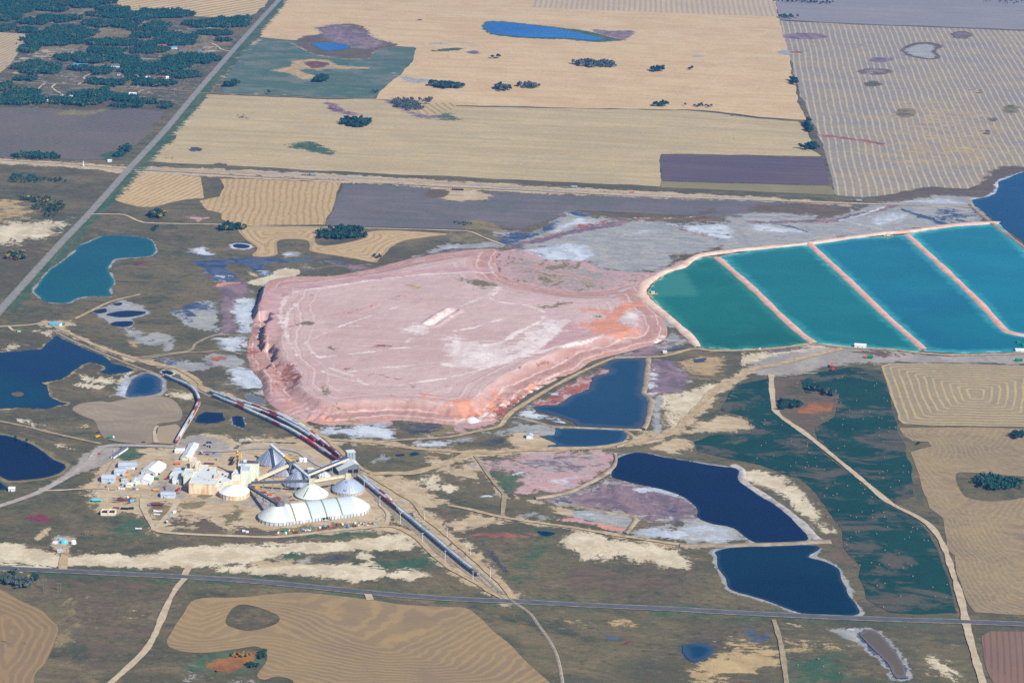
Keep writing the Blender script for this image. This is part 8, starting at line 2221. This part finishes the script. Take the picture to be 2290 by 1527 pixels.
for x, y, kd, mt, l, rz, s in ((460, 850, 'crate', WHP, 'white crates row, left crate, below the tiny huts', 0, .9), (490, 852, 'crate', WHP, 'white crate right of the first below the tiny huts', 0, .9), (420, 848, 'drum', WHP, 'white vessel at the left of the crates below the tiny huts', 0, .9),
                               (600, 858, 'pipes', WOOD, 'brown pipe stack below the lean-to', .1, .6), (640, 850, 'drum', BLUP, 'blue vessel below the lean-to', 0, .9), (680, 858, 'crate', WHP, 'white crate right of the blue vessel below the lean-to', 0, .8), (558, 680, 'container', YEL, 'yellow container in front of the pale blue warehouses', 0, .8),
                               (535, 620, 'crate', ORG, 'orange and white crate between the pale blue warehouses', .2, 1.0), (960, 716, 'container', GRNP, 'green container right of the smaller white shed', 0, .9), (930, 712, 'crate', REDP, 'red crate left of the green container', 0, .8), (900, 800, 'beams', STEEL, 'grey beam stack right of the smaller white shed', .3, 1.0), (950, 780, 'pipes', STEEL, 'grey pipe stack behind the grey beam stack', .4, .9),
                               (400, 1000, 'beams', RUSTY, 'large rusty beam stack left in the dark storage oval', 0, 1.5), (480, 1010, 'beams', RUSTY, 'rusty beam stack right in the dark storage oval', .1, 1.4), (340, 1000, 'pipes', STEEL, 'grey pipe stack at the left of the dark storage oval', .3, 1.0), (545, 975, 'drum', WHP, 'white vessel in the dark storage oval', 0, .9), (585, 988, 'drum', REDP, 'red vessel in the dark storage oval', 0, .9), (605, 1030, 'container', SKYP, 'light blue container at the edge of the dark storage oval', .3, .8), (490, 938, 'pipes', STEEL, 'long grey pipe stack at the top of the dark storage oval', 0, 1.3),
                               (500, 1128, 'beams', BLK, 'black beam stack right of the concrete bunkers', 0, 1.0), (580, 1132, 'crate', BLK, 'black crate right of the black beam stack', 0, 1.1), (610, 1130, 'crate', BLK, 'farther black crate right of the black beam stack', 0, 1.1), (380, 1120, 'beams', RUSTY, 'rusty beam stack behind the concrete bunkers', 0, .8),
                               (970, 1060, 'beams', RUSTY, 'dark beam stack at the top of the triangular storage plot', 0, 1.6), (960, 1085, 'pipes', BLK, 'black pipe stack in the triangular storage plot', 0, 1.5), (980, 1115, 'pipes', RUSTY, 'rusty pipe stack in the triangular storage plot', .1, 1.4), (930, 1168, 'crate', WHP, 'white crate in the triangular storage plot', 0, 1.0), (985, 1165, 'pipes', WHP, 'white pipe stack in the triangular storage plot', .2, 1.0), (960, 1210, 'pipes', WHP, 'low white pipe stack at the foot of the triangular plot', 0, .9), (855, 1090, 'crate', BLUP, 'blue crate at the left of the triangular plot', 0, .9),
                               (1205, 1185, 'container', WHP, 'white container beside the slanting yard track', .9, .8), (1150, 1230, 'crate', SKYP, 'light blue crate beside the slanting yard track', .5, .9), (1080, 1330, 'crate', BLK, 'black crate in the grass by the slanting yard track', 0, .8), (1105, 1312, 'crate', WHP, 'white crate in the grass by the slanting yard track', 0, .7), (698, 1412, 'pipes', WHP, 'white pipe stack lying in the grass south of the yard', .1, .9),
                               (1700, 488, 'beams', RUSTY, 'rusty beam stack north of the mill', 0, 1.4), (1835, 435, 'crate', STEEL, 'grey crates on the sand north of the mill', .3, 1.4), (1715, 432, 'crate', STEEL, 'small grey crate north of the mill', 0, .9), (990, 440, 'pipes', WOOD, 'brown pipe stack behind the big white shed', 0, .9), (385, 718, 'drum', ORG, 'orange brown vessel right of the corner shed', 0, 1.0), (438, 720, 'drum', RUSTY, 'rusty vessel left of the tiny white hut', 0, 1.0), (285, 770, 'crate', BLUP, 'blue crate in front of the corner shed', 0, .9),
                               (2025, 420, 'beams', BLK, 'long dark beam stack beside the yellow stack', 1.5, 1.6), (2020, 480, 'beams', BLK, 'dark beam stack below the long one by the yellow stack', 1.5, 1.6)):
    scrap('U', x, y, kd, mt, l, None, rz, s)
for x, y, kd, mt, l, rz, s in ((355, 712, 'container', YEL, 'yellow container under the long dark conveyor', 0, 1.1), (535, 812, 'container', ORG, 'orange container in the scrap yard left of the white cone', 0, .8), (690, 900, 'container', ORG, 'orange container behind the hall head house', .6, .6), (440, 770, 'beams', RUSTY, 'rusty beam stack under the conveyors', .2, .9), (520, 765, 'pipes', STEEL, 'grey pipe stack under the conveyors', .2, 1.0), (620, 850, 'beams', RUSTY, 'rusty scrap beams left of the white cone', .8, 1.0), (650, 875, 'beams', RUSTY, 'rusty scrap beams behind the hall head house', .5, .9),
                               (820, 840, 'pipes', RUSTY, 'rusty pipes leaning by the white cone', 1.2, .7), (850, 880, 'pipes', RUSTY, 'rusty pipes between the white cone and the hall', .4, .7), (460, 870, 'crate', STEEL, 'grey crate in the scrap yard beside the dark conveyor', 0, 1.1), (500, 900, 'crate', STEEL, 'second grey crate in the scrap yard beside the dark conveyor', .3, 1.0), (540, 880, 'drum', STEEL, 'grey vessel in the scrap yard beside the dark conveyor', 0, 1.0), (480, 930, 'pipes', STEEL, 'grey pipes in the scrap yard beside the dark conveyor', .5, .9), (160, 1325, 'crate', WHP, 'white crates west of the junk row, left one', 0, 1.1), (210, 1340, 'crate', WHP, 'white crates west of the junk row, right one', 0, 1.1),
                               (750, 1330, 'container', GRNP, 'green container in the junk row', 0, 1.1), (1640, 1275, 'drum', BLUP, 'blue vessel at the right of the junk row', 0, 1.1)):
    scrap('V', x, y, kd, mt, l, None, rz, s)
# chain link fence round the west side of the yard
fp = smooth(PP(T('U', 480, 258, 400, 400, 320, 500, 240, 640, 160, 780, 110, 860, 30, 990, 0, 1030)), False, 6.0)
t = thing('wire_fence', 'pale wire fence along the west side of the plant yard', 'fence', (*fp[0], 0))
m = MB()
for i in range(len(fp)):
    q = fp[i] - fp[0]
    MB().beam((q[0], q[1], 0), (q[0], q[1], 2.6), .22, .22).build('post', STEEL, t)
    if i:
        q0 = fp[i - 1] - fp[0]
        for z in (.5, 1.2, 1.9, 2.5):
            m.beam((q0[0], q0[1], z), (q[0], q[1], z), .10, .10)
m.build('wire', STEEL, t)

# ================================================================== haze
def make_haze():
    me = bpy.data.meshes.new('haze')
    bm = bmesh.new()
    bmesh.ops.create_cube(bm, size=1.0)
    bmesh.ops.scale(bm, vec=(36000, 34000, HC + 30), verts=bm.verts)
    bmesh.ops.translate(bm, vec=(0, 13000, (HC + 30) / 2 - 6), verts=bm.verts)
    bm.to_mesh(me)
    bm.free()
    o = bpy.data.objects.new('haze', me)
    COL.objects.link(o)
    o['kind'] = 'stuff'
    m = bpy.data.materials.new('haze_air')
    m.use_nodes = True
    nt = m.node_tree
    nt.nodes.remove(nt.nodes['Principled BSDF'])
    v = nt.nodes.new('ShaderNodeVolumePrincipled')
    v.inputs['Color'].default_value = (0.10, 0.38, 1.0, 1)
    v.inputs['Density'].default_value = HAZE
    v.inputs['Anisotropy'].default_value = 0.2
    nt.links.new(v.outputs[0], nt.nodes['Material Output'].inputs['Volume'])
    me.materials.append(m)
HAZE = 3.8e-5
make_haze()
